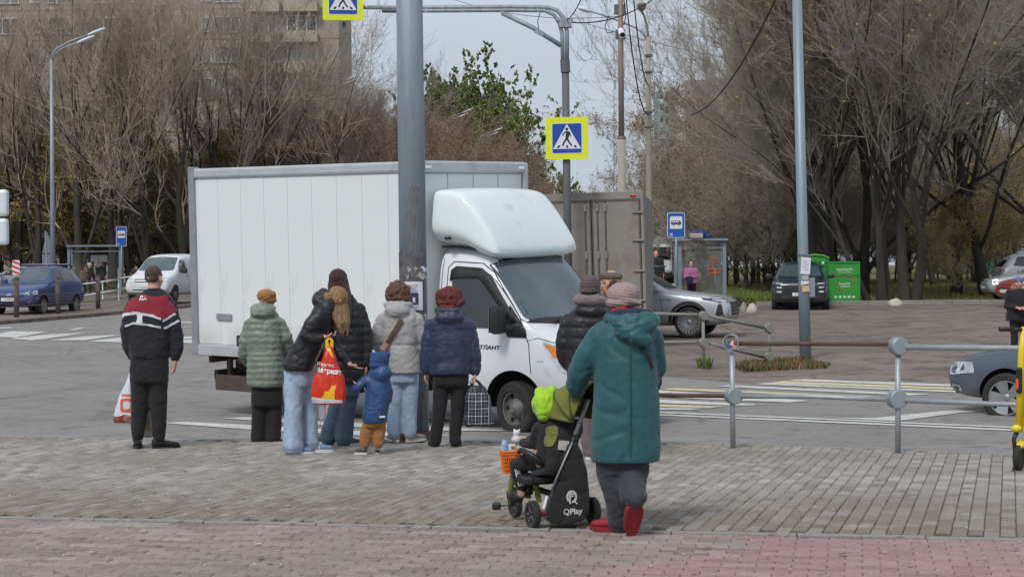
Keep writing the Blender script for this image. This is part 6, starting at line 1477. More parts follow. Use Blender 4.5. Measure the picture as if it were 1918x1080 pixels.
# median posts and cables at left
m_mp = mat('median_post', (98, 88, 84), .85, var=.2, scale=4, stretch=(1, 1, .3)); mp_pts = []
Ymed = lambda px: 55.6 + (px - 30) * .0 + max(0, px) * .028
for px, pyb, pyt, lab in [(30, 594, 521, 'median post under the red and white marker plate'), (108, 587, 520, 'median post in front of the blue wagon rear door'), (183, 582, 516, 'median post between the wagon and the white van'), (247, 572, 511, 'median post in front of the white van nose'), (309, 565, 510, 'median post behind the head of the man in the red jacket')]:
    Y = (1.72 - gr(57) - .1) * 3200 / (pyb - 507); Y = min(max(Y, 50), 66); b_ = onroad(Xat(px, Y), Y); b_.z = P(px, pyb, Y).z; h_ = P(px, pyt, Y).z - b_.z
    r = empty('median_post', b_, 0, lab, 'post', 'posts of the median cable barrier'); MB().tube([(0, 0, 0), (0, 0, h_)], .085, 10).build('post_shaft', m_mp, r, smooth=True); MB().tube([(0, 0, h_ - .05), (0, 0, h_ + .02)], .09, 10).build('post_cap', m_rust if px == 30 else m_mp, r); mp_pts.append((Vector(b_), h_))
r = empty('cable_barrier', mp_pts[0][0], 0, 'thin steel cables strung between the median posts at left', 'cable barrier')
for fr_, m_ in ((.86, m_mp), (.55, m_mp), (.28, m_mp)):
    pts = [p + Vector((0, -.09, h_ * fr_)) - mp_pts[0][0] for p, h_ in mp_pts]; pts = [pts[0] + (pts[0] - pts[1]) * 1.5] + pts + [pts[-1] + (pts[-1] - pts[-2]) * 2]
    MB().tube(pts, .014, 4).build('cable', m_, r)
m_rw = mat('marker_red', (196, 60, 52), .5)
Y = mp_pts[0][0].y; b_ = mp_pts[0][0] + Vector((0, -.0, mp_pts[0][1])); r = empty('marker_plate', b_, 0, 'small red and white striped marker plate on a median post', 'marker plate')
MB().tube([(0, 0, 0), (0, 0, .12)], .02, 6).build('stem', m_galv, r); hh = .46
MB().poly([(a, 0, z) for a, z in rpoly(-.115, .10, .115, .10 + hh, .05)], .015, (0, 1, 0)).build('plate', m_swh, r)
for k in range(3):
    z = .16 + k * .15; MB().poly([(-.113, -.003, z + .10), (-.113, -.003, z + .03), (.113, -.003, z - .06), (.113, -.003, z + .01)], .003, (0, 1, 0)).build('stripe', m_rw, r)
# bars between (white pipe rails by the left stop)
r = empty('pavement_railing', onroad(Xat(215, 76), 76), 0, 'pale pipe railing running up to the left bus shelter', 'railing'); o_ = r.location.copy()
for k in (0, 1): MB().tube([P(150, 532 + 22 * k, 80) - o_, P(190, 528 + 20 * k, 77) - o_, P(245, 518 + 20 * k, 73) - o_], .035, 6).build('rail', m_head, r)
for px, Y in ((152, 80), (192, 77), (222, 75), (243, 73)): MB().tube([Vector((Xat(px, Y), Y, gr(Y))) - o_, P(px, 532 - (px - 150) * .15, Y) - o_], .035, 6).build('post', m_head, r)
# traffic light backs at left edge
Yt = 27.; b_ = onroad(Xat(-16, Yt), Yt); r = empty('traffic_light', b_, 0, 'grey back of a traffic light cut by the left frame edge', 'traffic light'); q = lambda px, py: P(px, py, Yt) - b_
MB().tube([(0, 0, 0), q(-14, 330)], .05, 10).build('post', m_galv, r, smooth=True)
for py in (380, 434):
    c_ = q(4, py); MB().box((c_.x, 0, c_.z), (.2, .16, .42), bev=.05).build('signal_housing', m_head, r); MB().box((c_.x - .12, 0, c_.z), (.12, .05, .05)).build('bracket', m_galv, r)
# backs of two signs by the left lamp
Yt = 74; b_ = onroad(Xat(90, Yt), Yt); r = empty('road_sign', b_, 0, 'grey backs of a triangular and a rectangular road sign left of the lamp post', 'road sign'); q = lambda px, py: P(px, py, Yt) - b_
MB().tube([(0, 0, 0), q(85, 432)], .035, 8).build('post', m_galv, r); m_sbk = mat('sign_back_grey', (112, 122, 130), .6, var=.1)
MB().poly([q(79, 474), q(103, 474), q(88, 434)], .02, (0, 1, 0)).build('triangle_plate', m_sbk, r); a, c_ = q(79, 476), q(102, 494); MB().box(((a.x + c_.x) / 2, 0, (a.z + c_.z) / 2), (c_.x - a.x, .02, a.z - c_.z)).build('lower_plate', m_sbk, r)
# overhead wires
def wire(name, a, b, sag, label, rad=.012):
    pts = [a.lerp(b, t / 12) - Vector((0, 0, sag * 4 * (t / 12) * (1 - t / 12))) for t in range(13)]; o = MB().tube(pts, rad, 4).build(name, m_ink); tag(o, label, 'wire')
wire('wire', P(1064, 42, 36), P(1260, -30, 42), .3, 'dark wire rising right from the gantry corner', .014); wire('wire', P(1062, 38, 36), P(1100, -30, 30), .1, 'dark wire rising steeply from the gantry corner')
wire('wire', P(1462, -20, 34), P(1296, 215, 52), .5, 'thick black cable slanting down across the right hand branches', .022)
wire('wire', P(1172, -10, 45), P(1216, 214, 47), .9, 'slack cable hanging from the concrete pole to the lamp post', .016); wire('wire', P(1186, -10, 45), P(1216, 160, 47), .6, 'second slack cable beside the lamp post', .016)
wire('wire', P(800, -20, 60), P(1170, 30, 45), .4, 'thin wire crossing the sky above the gantry arm', .008); wire('wire', P(1100, 45, 70), P(1700, 140, 70), .5, 'thin wire crossing the right hand tree crowns', .01)
# weeds at posts and the tuft
grass_fn = globals().get('grass_patch')
if grass_fn:
    grass_patch('grass_tuft', pxpoly([(1378, 688), (1440, 678), (1500, 674), (1556, 682), (1548, 690), (1450, 694), (1390, 697)]), 4200, .11, 'grass tuft with dry leaves around the leaning pole', [m_gb2, m_lg3, m_lg3, m_lb, m_lb], 0)
    grass_patch('weeds', pxpoly([(1306, 684), (1332, 684), (1330, 690), (1308, 690)]), 160, .14, 'weeds at the foot of the short railing post', [m_gb1, m_lg3], 0)
    grass_patch('weeds', [(ra.x - .12, ra.y - .06), (ra.x + .08, ra.y - .06), (ra.x + .08, ra.y + .06), (ra.x - .12, ra.y + .06)], 40, .07, 'small weed at the foot of the near railing post', [m_gb1, m_lg3], 0, gp)
# ================================================================ PEOPLE
def fabric(name, col, rough=.85, var=.1, sheen=.12, weave=18, bump=.3, coat=0, **k): return mat(name, col, rough, var=var + .06, scale=7, bump=bump, bscale=weave if weave < 100 else 22, sheen=sheen, coat=coat, stretch=(1, 1, .55), **k)
def skinm(name, col):
    m = mat(name, col, .55, var=.06, scale=20); m.node_tree.nodes['Principled BSDF'].inputs['Subsurface Weight'].default_value = .08
    m.node_tree.nodes['Principled BSDF'].inputs['Subsurface Scale'].default_value = .02; return m
def hairm(name, c1, c2, stretch=(60, 60, 3)):
    m = mat(name, c1, .5, var=.45, scale=2.2, stretch=stretch, bump=.9, bscale=3, dirt=c2, dirt_amt=.45, dirt_scale=1.4); return m
SKIN = skinm('skin', (206, 160, 138)); SKIN2 = skinm('skin_ruddy', (196, 142, 122))
m_eye = mat('eye_white', (220, 214, 208), .2); m_iris = mat('eye_dark', (40, 30, 26), .2); m_lip = mat('lips', (160, 92, 88), .5); m_brow = mat('brow', (74, 56, 44), .8)
NZ = lambda c, a, b=None, s=0.: noise.noise(Vector((c[0] * a + s, c[1] * a, c[2] * (b or a))))
def folds(amp=.012, a=9, b=5, s=0.):
    def f(c, n): return amp * .62 * (NZ(c, a, b, s) + .4 * NZ(c, a * 2.1, b * 2.3, s + 9)) - amp * .55 * max(0, abs(NZ(c, a * .9, b * 1.8, s + 3)) * -7 + 1)
    return f
def quilt(step, amp=.012, z0=0, fold=.008, s=0., zmin=-9, zmax=9):
    g = folds(fold, 10, 8, s)
    def f(c, n):
        q = 0
        if zmin < c.z < zmax:
            t = ((c.z - z0 + .006 * NZ(c, 5, 5, s)) / step) % 1.0; q = .7 * amp * (math.sin(PI * t) ** .5 - .8)
            q += .35 * amp * NZ(c, 34, 10, s) * math.sin(PI * t)
        return q + g(c, n)
    return f
class Fig:
    def __init__(s, label, px, py, Y=None, f=gp, name='person', cat='person', group=None):
        b = G(px, py, f) if Y is None else P(px, py, Y)
        if Y is None or True: s.Y = b.y
        s.b = b; s.root = empty(name, b, 0, label, cat, group); s.S = FPX / s.Y; s.body = MB(); s.skin = SKIN; s.eyes = []
    def q(s, px, py, dy=0.): return P(px, py, s.Y + dy) - s.b
    def rows(s, mb, rows, n=22, ex=2.5, grow=0.):
        """stacked cross sections (py, px_left, px_right, half depth, [dy]) = a garment trunk"""
        vs = []; fs = []
        for r_ in rows:
            py, l, r, dep = r_[:4]; dy = r_[4] if len(r_) > 4 else 0; tilt = r_[5] if len(r_) > 5 else 0
            c = s.q((l + r) / 2, py, dy); hw = (r - l) / 2 / s.S + grow; dep = dep + grow
            for j in range(n):
                a = 2 * PI * j / n; ca, sa = math.cos(a), math.sin(a)
                x = math.copysign(abs(ca) ** (2 / ex), ca) * hw; y = math.copysign(abs(sa) ** (2 / ex), sa) * dep
                vs.append((c.x + x * math.cos(tilt), c.y + y, c.z + x * math.sin(tilt)))
        k = len(rows)
        for i in range(k - 1):
            for j in range(n): fs.append((i * n + j, i * n + (j + 1) % n, (i + 1) * n + (j + 1) % n, (i + 1) * n + j))
        fs.append(tuple(range(n))); fs.append(tuple((k - 1) * n + j for j in range(n)))
        mb.add(vs, fs); return mb
    def limb(s, mb, pts, n=14, k=1.0):
        mb.tube([s.q(*p[:3]) for p in pts], [p[3] * k for p in pts], n); a, b = pts[0], pts[-1]
        mb.ball(s.q(*a[:3]), a[3] * k * .98, 2); mb.ball(s.q(*b[:3]), b[3] * k * .9, 2); return mb
    def ball(s, mb, px, py, dy, r, rot=None, sub=3): mb.ball(s.q(px, py, dy), r, sub, rot); return mb
    def build(s, name, mb, m, vox=.013, smooth=3, disp=None, parent=None, deci=None):
        me = fuse(mb, vox, smooth, disp, deci, name); return mk(name, me, m, parent or s.root)
    def head(s, px, py, k=1., yaw=0, pitch=0, face=True, neck=.12, skin=None, rollh=0, glasses=False, lips=None, ears=True):
        c = s.q(px, py, 0); M = Matrix.Translation(c) @ Matrix.Rotation(R(yaw), 4, 'Z') @ Matrix.Rotation(R(pitch), 4, 'X') @ Matrix.Rotation(R(rollh), 4, 'Y')
        mb = MB()
        mb.ball((0, -.012, .03), (.077 * k, .096 * k, .092 * k), 3); mb.ball((0, .024 * k, -.035 * k), (.060 * k, .066 * k, .078 * k), 3); mb.ball((0, .062 * k, -.093 * k), (.026 * k, .022 * k, .02 * k), 2)
        mb.tube([(0, .082 * k, .018 * k), (0, .100 * k, -.012 * k), (0, .108 * k, -.028 * k)], [.008 * k, .011 * k, .015 * k], 8); mb.ball((0, .104 * k, -.03 * k), (.018 * k, .014 * k, .011 * k), 2)
        mb.ball((0, .072 * k, .034 * k), (.055 * k, .022 * k, .014 * k), 2); mb.ball((0, .082 * k, -.062 * k), (.026 * k, .014 * k, .012 * k), 2)
        for sd in (-1, 1):
            if ears: mb.ball((sd * .077 * k, -.002, -.012 * k), (.011 * k, .02 * k, .03 * k), 2)
            mb.ball((sd * .04 * k, .06 * k, -.03 * k), (.022 * k, .02 * k, .022 * k), 2)
        s.body.add(mb.v, mb.f, M)
        nk = M @ Vector((0, -.015, -.05 * k)); s.body.tube([nk, nk + Vector((0, 0, -neck))], [.055 * k, .06 * k], 14)
        s.hM = M; s.hk = k
        if face:
            for sd in (-1, 1):
                e = MB().ball((0, 0, 0), .0125 * k, 2).build('eye', m_eye, s.root, smooth=True); e.matrix_local = M @ Matrix.Translation((sd * .031 * k, .075 * k, .004 * k))
                MB().ball((0, .0085 * k, 0), .0065 * k, 2).build('iris', m_iris, e, smooth=True)
                b_ = MB().tube([(sd * .015 * k, .092 * k, .025 * k), (sd * .03 * k, .090 * k, .031 * k), (sd * .048 * k, .078 * k, .026 * k)], .004 * k, 6).build('eyebrow', m_brow, s.root); b_.matrix_local = M
            o = MB().tube([(-.02 * k, .088 * k, -.062 * k), (0, .0965 * k, -.060 * k), (.02 * k, .088 * k, -.062 * k)], .0045 * k, 6).build('mouth', lips or m_lip, s.root, smooth=True); o.matrix_local = M
        if glasses:
            o = MB()
            for sd in (-1, 1): o.tube([(sd * (.032 + .022 * math.cos(t)) * k, .097 * k, (.002 + .017 * math.sin(t)) * k) for t in [i * .6283 for i in range(11)]], .0022, 5, cap=False); o.tube([(sd * .054 * k, .096 * k, .006 * k), (sd * .08 * k, .0, .004 * k)], .0022, 5)
            o = o.build('glasses', m_ink, s.root); o.matrix_local = M
        return M
    def hand(s, wrist, d, nrm, k=1., curl=.5, thumb=1, spread=.12):
        """wrist point, direction towards the fingers, palm normal; five fingers of unequal length"""
        w_ = Vector(wrist); d = Vector(d).normalized(); nrm = Vector(nrm); nrm = (nrm - d * nrm.dot(d)).normalized(); u = d.cross(nrm) * thumb
        mb = s.body
        mb.tube([w_ - d * .03 * k, w_ + d * .015 * k, w_ + d * .05 * k, w_ + d * .088 * k], [(.026 * k, .02 * k), (.034 * k, .017 * k), (.042 * k, .015 * k), (.040 * k, .012 * k)], 12, up=u)
        for i, ln in enumerate((.068, .078, .072, .056)):
            off = (.031 - .0205 * i) * k; p = w_ + d * .080 * k + u * off; dd = (d + u * (spread * (1.5 - i) * .5)).normalized(); pts = [p - dd * .02 * k, p]; a = 0
            for j, f in enumerate((.45, .32, .23)):
                a += curl * (.55, .75, .6)[j]; v = dd * math.cos(a) + nrm * math.sin(a); p = p + v * ln * f * k; pts.append(p)
            mb.tube(pts, [.0088 * k, .0088 * k, .0084 * k, .0076 * k, .0062 * k], 7); mb.ball(pts[-1], .0062 * k, 1)
        p = w_ + d * .02 * k + u * .03 * k; t1 = (d * .7 + u * .62 + nrm * .25).normalized(); t2 = (d * .9 + u * .25 + nrm * .35 * (1 + curl)).normalized()
        mb.tube([p - t1 * .01, p + t1 * .034 * k, p + t1 * .034 * k + t2 * .03 * k, p + t1 * .034 * k + t2 * .052 * k], [.013 * k, .0115 * k, .0098 * k, .007 * k], 7)
    def finish(s, vox=.0075, deci=.45):
        o = s.build('body', s.body, s.skin, vox, 2, None, None, deci); return o
    def shoe(s, px, py, yaw, m, ms, L_=.27, k=1., pitch=0, dy=0, high=.0, stripes=None, name='shoe', sole=.03, z=None):
        """ankle-heel point on the ground at px,py; yaw 0 points away from the camera, 90 to the left, -90 to the right"""
        p = s.q(px, py, dy)
        if z is not None: p.z = z
        M = Matrix.Translation(p) @ Matrix.Rotation(R(yaw), 4, 'Z') @ Matrix.Rotation(R(pitch), 4, 'X')
        e = bpy.data.objects.new(name, None); COL.objects.link(e); e.parent = s.root; e.matrix_local = M; e.empty_display_size = .05
        f = L_ / .27 * k
        ol = []
        for t in range(20):
            a = 2 * PI * t / 20; y = .095 * f + math.cos(a) * .137 * f; x = math.sin(a) * (.046 if y > .05 * f else .037) * f; ol.append((x, y))
        b = MB().poly([(x, y, 0) for x, y in ol], sole * k, (0, 0, 1)).build('sole', ms, e)
        mb = MB()
        mb.tube([(0, -.03 * f, (sole + .02) * k), (0, .04 * f, (sole + .028) * k), (0, .13 * f, (sole + .02) * k), (0, .20 * f, (sole + .012) * k)], [(.034 * f, .034 * k), (.037 * f, .040 * k), (.042 * f, .032 * k), (.034 * f, .022 * k)], 14, up=(1, 0, 0))
        mb.ball((0, -.02 * f, (sole + .028) * k), (.034 * f, .03 * f, .036 * k), 2); mb.ball((0, .19 * f, (sole + .012) * k), (.038 * f, .035 * f, .022 * k), 2)
        mb.tube([(0, .0, (sole + .03) * k), (0, -.004, (sole + .075 + high) * k)], [.040 * f, .038 * f], 12)
        u = mk('upper', fuse(mb, .009 * k, 2, folds(.004, 20, 20)), m, e)
        if stripes:
            bv = bvh_of(u.data)
            for yy in (.05, .075, .10)[:stripes[1]]:
                for sg in (-1, 1):
                    me = wrap(bv, [((yy - .012) * f, .03 * k), (yy * f, .03 * k), ((yy - .02) * f, (sole + .055) * k), ((yy - .032) * f, (sole + .055) * k)], 'X', sg, .003, .02)
                    if len(me.polygons): me.materials.append(stripes[0]); mk('stripe', me, None, u)
            for yy in (.045, .065, .085, .105): MB().tube([(-.022 * f, yy * f, (sole + .075 - yy * .28) * k), (.022 * f, yy * f, (sole + .075 - yy * .28) * k)], .004, 5).build('lace', m_swh, u)
        return e

m_blkf = fabric('black_cloth', (24, 24, 27)); m_blkn = fabric('black_nylon', (27, 28, 33), rough=.5, sheen=.05); m_blks = mat('black_shoe', (24, 24, 26), .6, var=.1); m_sole_w = mat('sole_white', (208, 206, 202), .7, var=.08, dirt=(150, 144, 136), dirt_amt=.3, dirt_scale=20)
m_red = fabric('red_cloth', (136, 36, 48)); m_whc = fabric('white_cloth', (200, 202, 206)); m_navyc = fabric('navy_black', (27, 28, 36))
# ---------- 1 man in red and black jacket
F = Fig('man in red, black and white track jacket at the left end of the group', 286, 840)
hm = F.head(289, 521, 1.03, yaw=-22, face=True, neck=.13); B = F.body
F.limb(B, [(289, 550, 0, .06), (287, 600, 0, .13), (285, 660, 0, .13), (282, 690, 0, .12)]); F.limb(B, [(266, 690, 0, .075), (262, 760, 0, .06), (259, 825, 0, .04)]); F.limb(B, [(298, 690, 0, .075), (298, 760, 0, .06), (298, 825, 0, .04)])
F.limb(B, [(248, 568, 0, .05), (240, 620, -.02, .045), (247, 668, .05, .03)]); F.limb(B, [(318, 572, 0, .05), (329, 622, .0, .045), (328, 676, .0, .03)])
F.hand(F.q(328, 676), (-.1, .1, -1), (-1, .2, 0), .98, .45, 1); F.hand(F.q(250, 678, .1), (-.05, .1, -1), (1, 0, 0), .95, 1.5, -1); F.finish()
J = MB(); F.rows(J, [(541, 272, 306, .075, 0), (549, 262, 314, .10, 0), (556, 248, 322, .12, 0), (575, 241, 325, .135), (610, 242, 322, .15), (650, 241, 318, .155), (664, 244, 317, .15), (672, 247, 315, .14)])
F.limb(J, [(248, 572, 0, .075), (238, 618, -.03, .077), (241, 650, 0, .066), (249, 668, .08, .05)]); F.limb(J, [(318, 574, 0, .078), (328, 620, 0, .080), (332, 650, 0, .070), (328, 670, 0, .05)])
jo = F.build('jacket', J, m_navyc, .012, 3, folds(.013, 7, 9, 1)); bv = bvh_of(jo.data)
def px2(F, pts, dy=-.15): return [(F.q(a, b, dy).x, F.q(a, b, dy).z) for a, b in pts]
def wrapped(F, bv, nm, pts, m, par, sg=(-1,), eps=.004, grid=.025, r=0.0):
    for g_ in sg:
        me = wrap(bv, roundp(px2(F, pts), r) if r else px2(F, pts), 'Y', g_, eps, grid)
        if len(me.polygons): me.materials.append(m); me.polygons.foreach_set('use_smooth', [True] * len(me.polygons)); mk(nm, me, None, par)
wrapped(F, bv, 'red_yoke', [(222, 592), (250, 585), (300, 596), (306, 601), (306, 600), (322, 586), (345, 584), (345, 540), (310, 552), (289, 556), (266, 551), (222, 540)], m_red, jo, (-1, 1))
wrapped(F, bv, 'white_band', [(226, 588), (250, 583.5), (285, 589), (300, 595), (300, 599), (285, 594), (256, 588.5), (226, 593)], m_whc, jo, (-1, 1), .007, .02)
wrapped(F, bv, 'white_band', [(232, 609), (250, 603), (275, 606), (300, 611), (300, 615), (275, 609.5), (250, 607), (232, 613)], m_whc, jo, (-1, 1), .007, .02)
wrapped(F, bv, 'white_band', [(255, 588), (268, 588), (266, 598), (268, 607), (254, 605), (257, 597)], m_whc, jo, (-1, 1), .008, .02)
wrapped(F, bv, 'white_band', [(302, 600), (323, 586), (326, 589), (304, 604)], m_whc, jo, (-1, 1), .007, .02); wrapped(F, bv, 'white_band', [(304, 614), (330, 599), (332, 602.5), (307, 617)], m_whc, jo, (-1, 1), .007, .02); wrapped(F, bv, 'white_band', [(223, 596), (231, 588), (231, 592), (224, 600)], m_whc, jo, (-1,), .008, .02)
t = text_mesh('ДА', .048, 0, .004); t.materials.clear(); t.materials.append(m_whc); c_ = F.q(266.5, 558, -.15)
for v in t.vertices:
    x, z = v.co.x + c_.x, v.co.y + c_.z; h, nr, _, _ = bv.ray_cast(Vector((x, -3, z)), Vector((0, 1, 0))); v.co = (x, (h.y if h else -.14) - .006, z)
mk('back_lettering', t, None, jo)
f = MB(); f.tube([F.q(289, 550), F.q(289, 539)], [(.078, .085), (.068, .078)], 18, up=(1, 0, 0)); F.build('collar', f, m_blkf, .008, 2, None, jo)
T_ = MB(); F.rows(T_, [(664, 246, 316, .13), (690, 243, 316, .14), (715, 243, 315, .14)]); F.limb(T_, [(262, 712, 0, .10), (262, 760, 0, .088), (259, 800, 0, .078), (258, 822, 0, .062)]); F.limb(T_, [(297, 712, 0, .10), (297, 760, 0, .085), (297, 800, 0, .08), (298, 821, 0, .062)])
F.build('trousers', T_, m_blkf, .012, 10, folds(.012, 8, 6, 2))
F.shoe(258, 839, 12, m_blks, m_blks, .29); F.shoe(293, 841, -62, m_blks, m_blks, .29)
H = MB(); H.ball((0, -.018, .042), (.081, .098, .086), 3); H.ball((0, -.045, .008), (.077, .060, .058), 3); m_h1 = hairm('hair_short_brown', (70, 56, 48), (98, 82, 70), (30, 30, 30)); H2 = MB().add(H.v, H.f, F.hM)
F.build('hair', H2, m_h1, .008, 1, lambda c, n: .005 * NZ(c, 70) + .004 * NZ(c, 130))
# his bag
def bag(name, label, F, px_top, py_top, px0, px1, py1, dep, m, dy=0, handles=True, disp=.012, hm_=None, catn='bag', mid=None, loc=None, hspan=.05, topw=.3):
    t = F.q(px_top, py_top, dy) + F.b; base = Vector(((F.q((px0 + px1) / 2, py1, dy) + F.b).x, t.y, (F.q((px0 + px1) / 2, py1, dy) + F.b).z))
    r = empty(name, base, 0, label, catn); S = F.S; w1 = (px1 - px0) / 2 / S; h = t.z - base.z; dx = t.x - base.x
    mb = MB(); zs = [(0, .82, .8), (.04, .97, .95), (.18, 1.0, 1.0), (.42, .86, .9), (.66, topw + .28, .7), (.84, topw + .08, .45), (.90, topw, .35)]
    vs = []; fs = []; n = 20
    for zf, wf, df in zs:
        for j in range(n):
            a = 2 * PI * j / n; ca, sa = math.cos(a), math.sin(a)
            vs.append((dx * zf ** 1.3 + math.copysign(abs(ca) ** .8, ca) * w1 * wf, math.copysign(abs(sa) ** .8, sa) * dep * df, h * zf * .98))
    for i in range(len(zs) - 1):
        for j in range(n): fs.append((i * n + j, i * n + (j + 1) % n, (i + 1) * n + (j + 1) % n, (i + 1) * n + j))
    fs += [tuple(range(n)), tuple((len(zs) - 1) * n + j for j in range(n))]; mb.add(vs, fs)
    o = mk('bag_body', fuse(mb, .008, 2, lambda c, n_: disp * (NZ(c, 13, 5, px0) + .6 * NZ(c, 30, 9, px0))), m, r)
    if handles:
        for sg in (-1, 1): MB().tube([(dx * .85 + sg * w1 * topw * .7, 0, h * .86), (dx + sg * hspan * .5, 0, h * .97), (dx, 0, h * 1.01)], [(.02, .004), (.014, .005), (.012, .006)], 8).build('handle', hm_ or m, o)
    return r, o
m_bagw = mat('white_plastic', (206, 212, 220), .4, var=.08, scale=4, bump=.3, bscale=14, trans=0); m_meat = mat('dark_red_goods', (126, 56, 44), .5, var=.5, scale=14, dirt=(200, 190, 186), dirt_amt=.3, dirt_scale=12)
r, o = bag('plastic_bag', 'white plastic bag with orange print hanging beside the man in the red jacket', F, 249, 694, 212, 258, 792, .10, m_bagw, .12)
bvb = bvh_of(o.data); h_ = .5
for a, b_, c_, d_, m_ in ((-.12, .0, .12, .11, m_meat),):
    me = wrap(bvb, roundp([(a, -.005), (c_, -.005), (c_ * .95, .06), (.02, .10), (-.05, .075), (a, .08)], .02), 'Y', -1, .004, .02); me.materials.append(m_); mk('contents', me, None, o)
m_orp = mat('orange_print', (214, 96, 70), .6)
me = wrap(bvb, rpoly(-.03, .12, .10, .26, .03), 'Y', -1, .005, .02); me.materials.append(m_orp); mk('print', me, None, o); me = wrap(bvb, rpoly(.0, .15, .07, .23, .02), 'Y', -1, .008, .02); me.materials.append(m_bagw); mk('print', me, None, o)
me = wrap(bvb, [(-.02, .28), (.09, .28), (.09, .30), (-.02, .30)], 'Y', -1, .005, .02); me.materials.append(m_orp); mk('print', me, None, o)
r, o = bag('plastic_bag', 'second thin shopping bag seen between the legs of the man in the red jacket', F, 268, 700, 258, 288, 818, .07, mat('printed_bag', (150, 132, 112), .6, var=.5, scale=9, dirt=(206, 208, 210), dirt_amt=.4, dirt_scale=4), .32, False)

# ---------- 2 woman in green coat
m_grn = fabric('sage_nylon', (118, 128, 116), rough=.5, weave=150, coat=.0, var=.14); m_mus = fabric('mustard_knit', (156, 112, 58), weave=60, bump=.8)
F = Fig('woman in long sage green quilted coat and mustard beret', 498, 826)
F.head(500, 562, .93, yaw=-28, neck=.12); B = F.body
F.limb(B, [(500, 590, 0, .06), (498, 640, 0, .12), (500, 700, 0, .12)]); F.limb(B, [(487, 700, 0, .07), (484, 815, 0, .045)]); F.limb(B, [(513, 700, 0, .07), (513, 815, 0, .045)]); F.limb(B, [(464, 612, 0, .04), (458, 650, 0, .035), (470, 680, .15, .028)]); F.limb(B, [(524, 610, 0, .04), (537, 640, .02, .035), (530, 668, .15, .028)])
F.hand(F.q(470, 680, .15), (.4, .7, -.5), (1, 0, 0), .85, .8, 1); F.hand(F.q(530, 668, .15), (-.4, .7, -.5), (-1, 0, 0), .85, .8, -1); F.finish(.008, .4)
J = MB(); F.rows(J, [(578, 482, 516, .08), (590, 470, 522, .12), (602, 460, 530, .14), (630, 458, 531, .165), (660, 464, 530, .17), (700, 462, 533, .19), (718, 463, 532, .19), (724, 466, 530, .185)])
F.limb(J, [(468, 610, 0, .075), (459, 640, -.02, .07), (457, 662, .03, .066), (468, 684, .15, .05)]); F.limb(J, [(522, 606, 0, .075), (536, 632, -.01, .07), (542, 652, .05, .06), (532, 670, .16, .05)])
F.ball(J, 492, 584, -.09, (.135, .09, .085)); F.limb(J, [(476, 578, -.04, .045), (492, 573, -.10, .045), (510, 577, -.05, .045)])
jo = F.build('coat', J, m_grn, .012, 2, (lambda q_, f_, zc_: lambda c, n: q_(c, n) if c.z < zc_ else f_(c, n) + .003 * math.sin(c.z * 90 + 2 * NZ(c, 4)))(quilt(.065, .016, .0, .006, 5), folds(.012, 9, 9, 7), F.q(500, 664).z))
T_ = MB(); F.rows(T_, [(716, 470, 529, .13), (740, 470, 531, .14), (760, 470, 532, .13)]); F.limb(T_, [(486, 750, 0, .085), (485, 790, 0, .082), (483, 818, 0, .083), (483, 824, 0, .083)]); F.limb(T_, [(514, 750, 0, .085), (514, 790, 0, .082), (512, 818, 0, .083), (512, 824, 0, .083)])
F.build('trousers', T_, m_blkf, .012, 10, folds(.008, 9, 5, 8)); F.shoe(485, 826, 4, m_blks, m_blks, .24); F.shoe(512, 826, -6, m_blks, m_blks, .24)
H = MB(); F.ball(H, 499, 553, -.01, (.102, .115, .07)); F.ball(H, 502, 561, 0, (.092, .105, .05)); F.build('beret', H, m_mus, .009, 1, lambda c, n: .010 * NZ(c, 26) + .005 * NZ(c, 50)); H = MB(); F.ball(H, 497, 572, -.03, (.07, .07, .045)); F.build('hair', H, hairm('hair_auburn', (128, 84, 56), (150, 104, 70)), .009, 1, lambda c, n: .004 * NZ(c, 50, 20))

# ---------- 3 blonde woman bending
m_jl = fabric('light_denim', (156, 174, 198), bump=.15, weave=60, var=.18, dirt=(180, 195, 212), dirt_amt=.3, dirt_scale=5); m_jd = fabric('dark_denim', (66, 82, 100), weave=160, var=.22, dirt=(84, 104, 126), dirt_amt=.3, dirt_scale=4)
F = Fig('woman with long blonde hair in black jacket bending over a phone', 566, 849)
F.head(633, 561, .95, yaw=-62, pitch=-38, neck=.05); B = F.body
F.limb(B, [(622, 572, 0, .052), (606, 590, 0, .10), (585, 640, 0, .12), (560, 690, 0, .12)]); F.limb(B, [(552, 700, 0, .07), (548, 770, 0, .055), (549, 836, 0, .04)]); F.limb(B, [(570, 700, .1, .07), (578, 768, .13, .04), (581, 832, .13, .035)])
F.limb(B, [(596, 590, -.16, .045), (572, 630, -.18, .04), (608, 631, -.2, .027)]); F.limb(B, [(612, 592, .14, .045), (624, 650, .1, .04), (655, 682, .0, .027)])
F.hand(F.q(608, 631, -.2), (1, .1, .05), (0, .1, 1), .92, .9, 1); F.hand(F.q(654, 682, .0), (1, -.1, -.42), (-.2, .1, 1), .95, .25, 1, .3); F.finish(.0065, .5)
J = MB(); F.rows(J, [(556, 604, 628, .10, 0), (566, 594, 632, .15), (585, 582, 630, .18), (610, 568, 622, .18), (640, 552, 608, .18), (665, 538, 596, .18), (682, 528, 590, .18), (693, 534, 586, .17)])
F.limb(J, [(600, 588, -.15, .085), (582, 612, -.19, .08), (572, 628, -.2, .072), (588, 634, -.21, .055), (603, 632, -.2, .042)]); F.limb(J, [(612, 596, .12, .08), (622, 640, .1, .065), (640, 668, .04, .052), (651, 680, .01, .042)])
F.ball(J, 600, 562, 0, (.085, .13, .09)); F.limb(J, [(612, 552, -.06, .045), (606, 548, .0, .05), (612, 552, .08, .045)])
jo = F.build('jacket', J, m_blkn, .012, 2, folds(.015, 8, 8, 11))
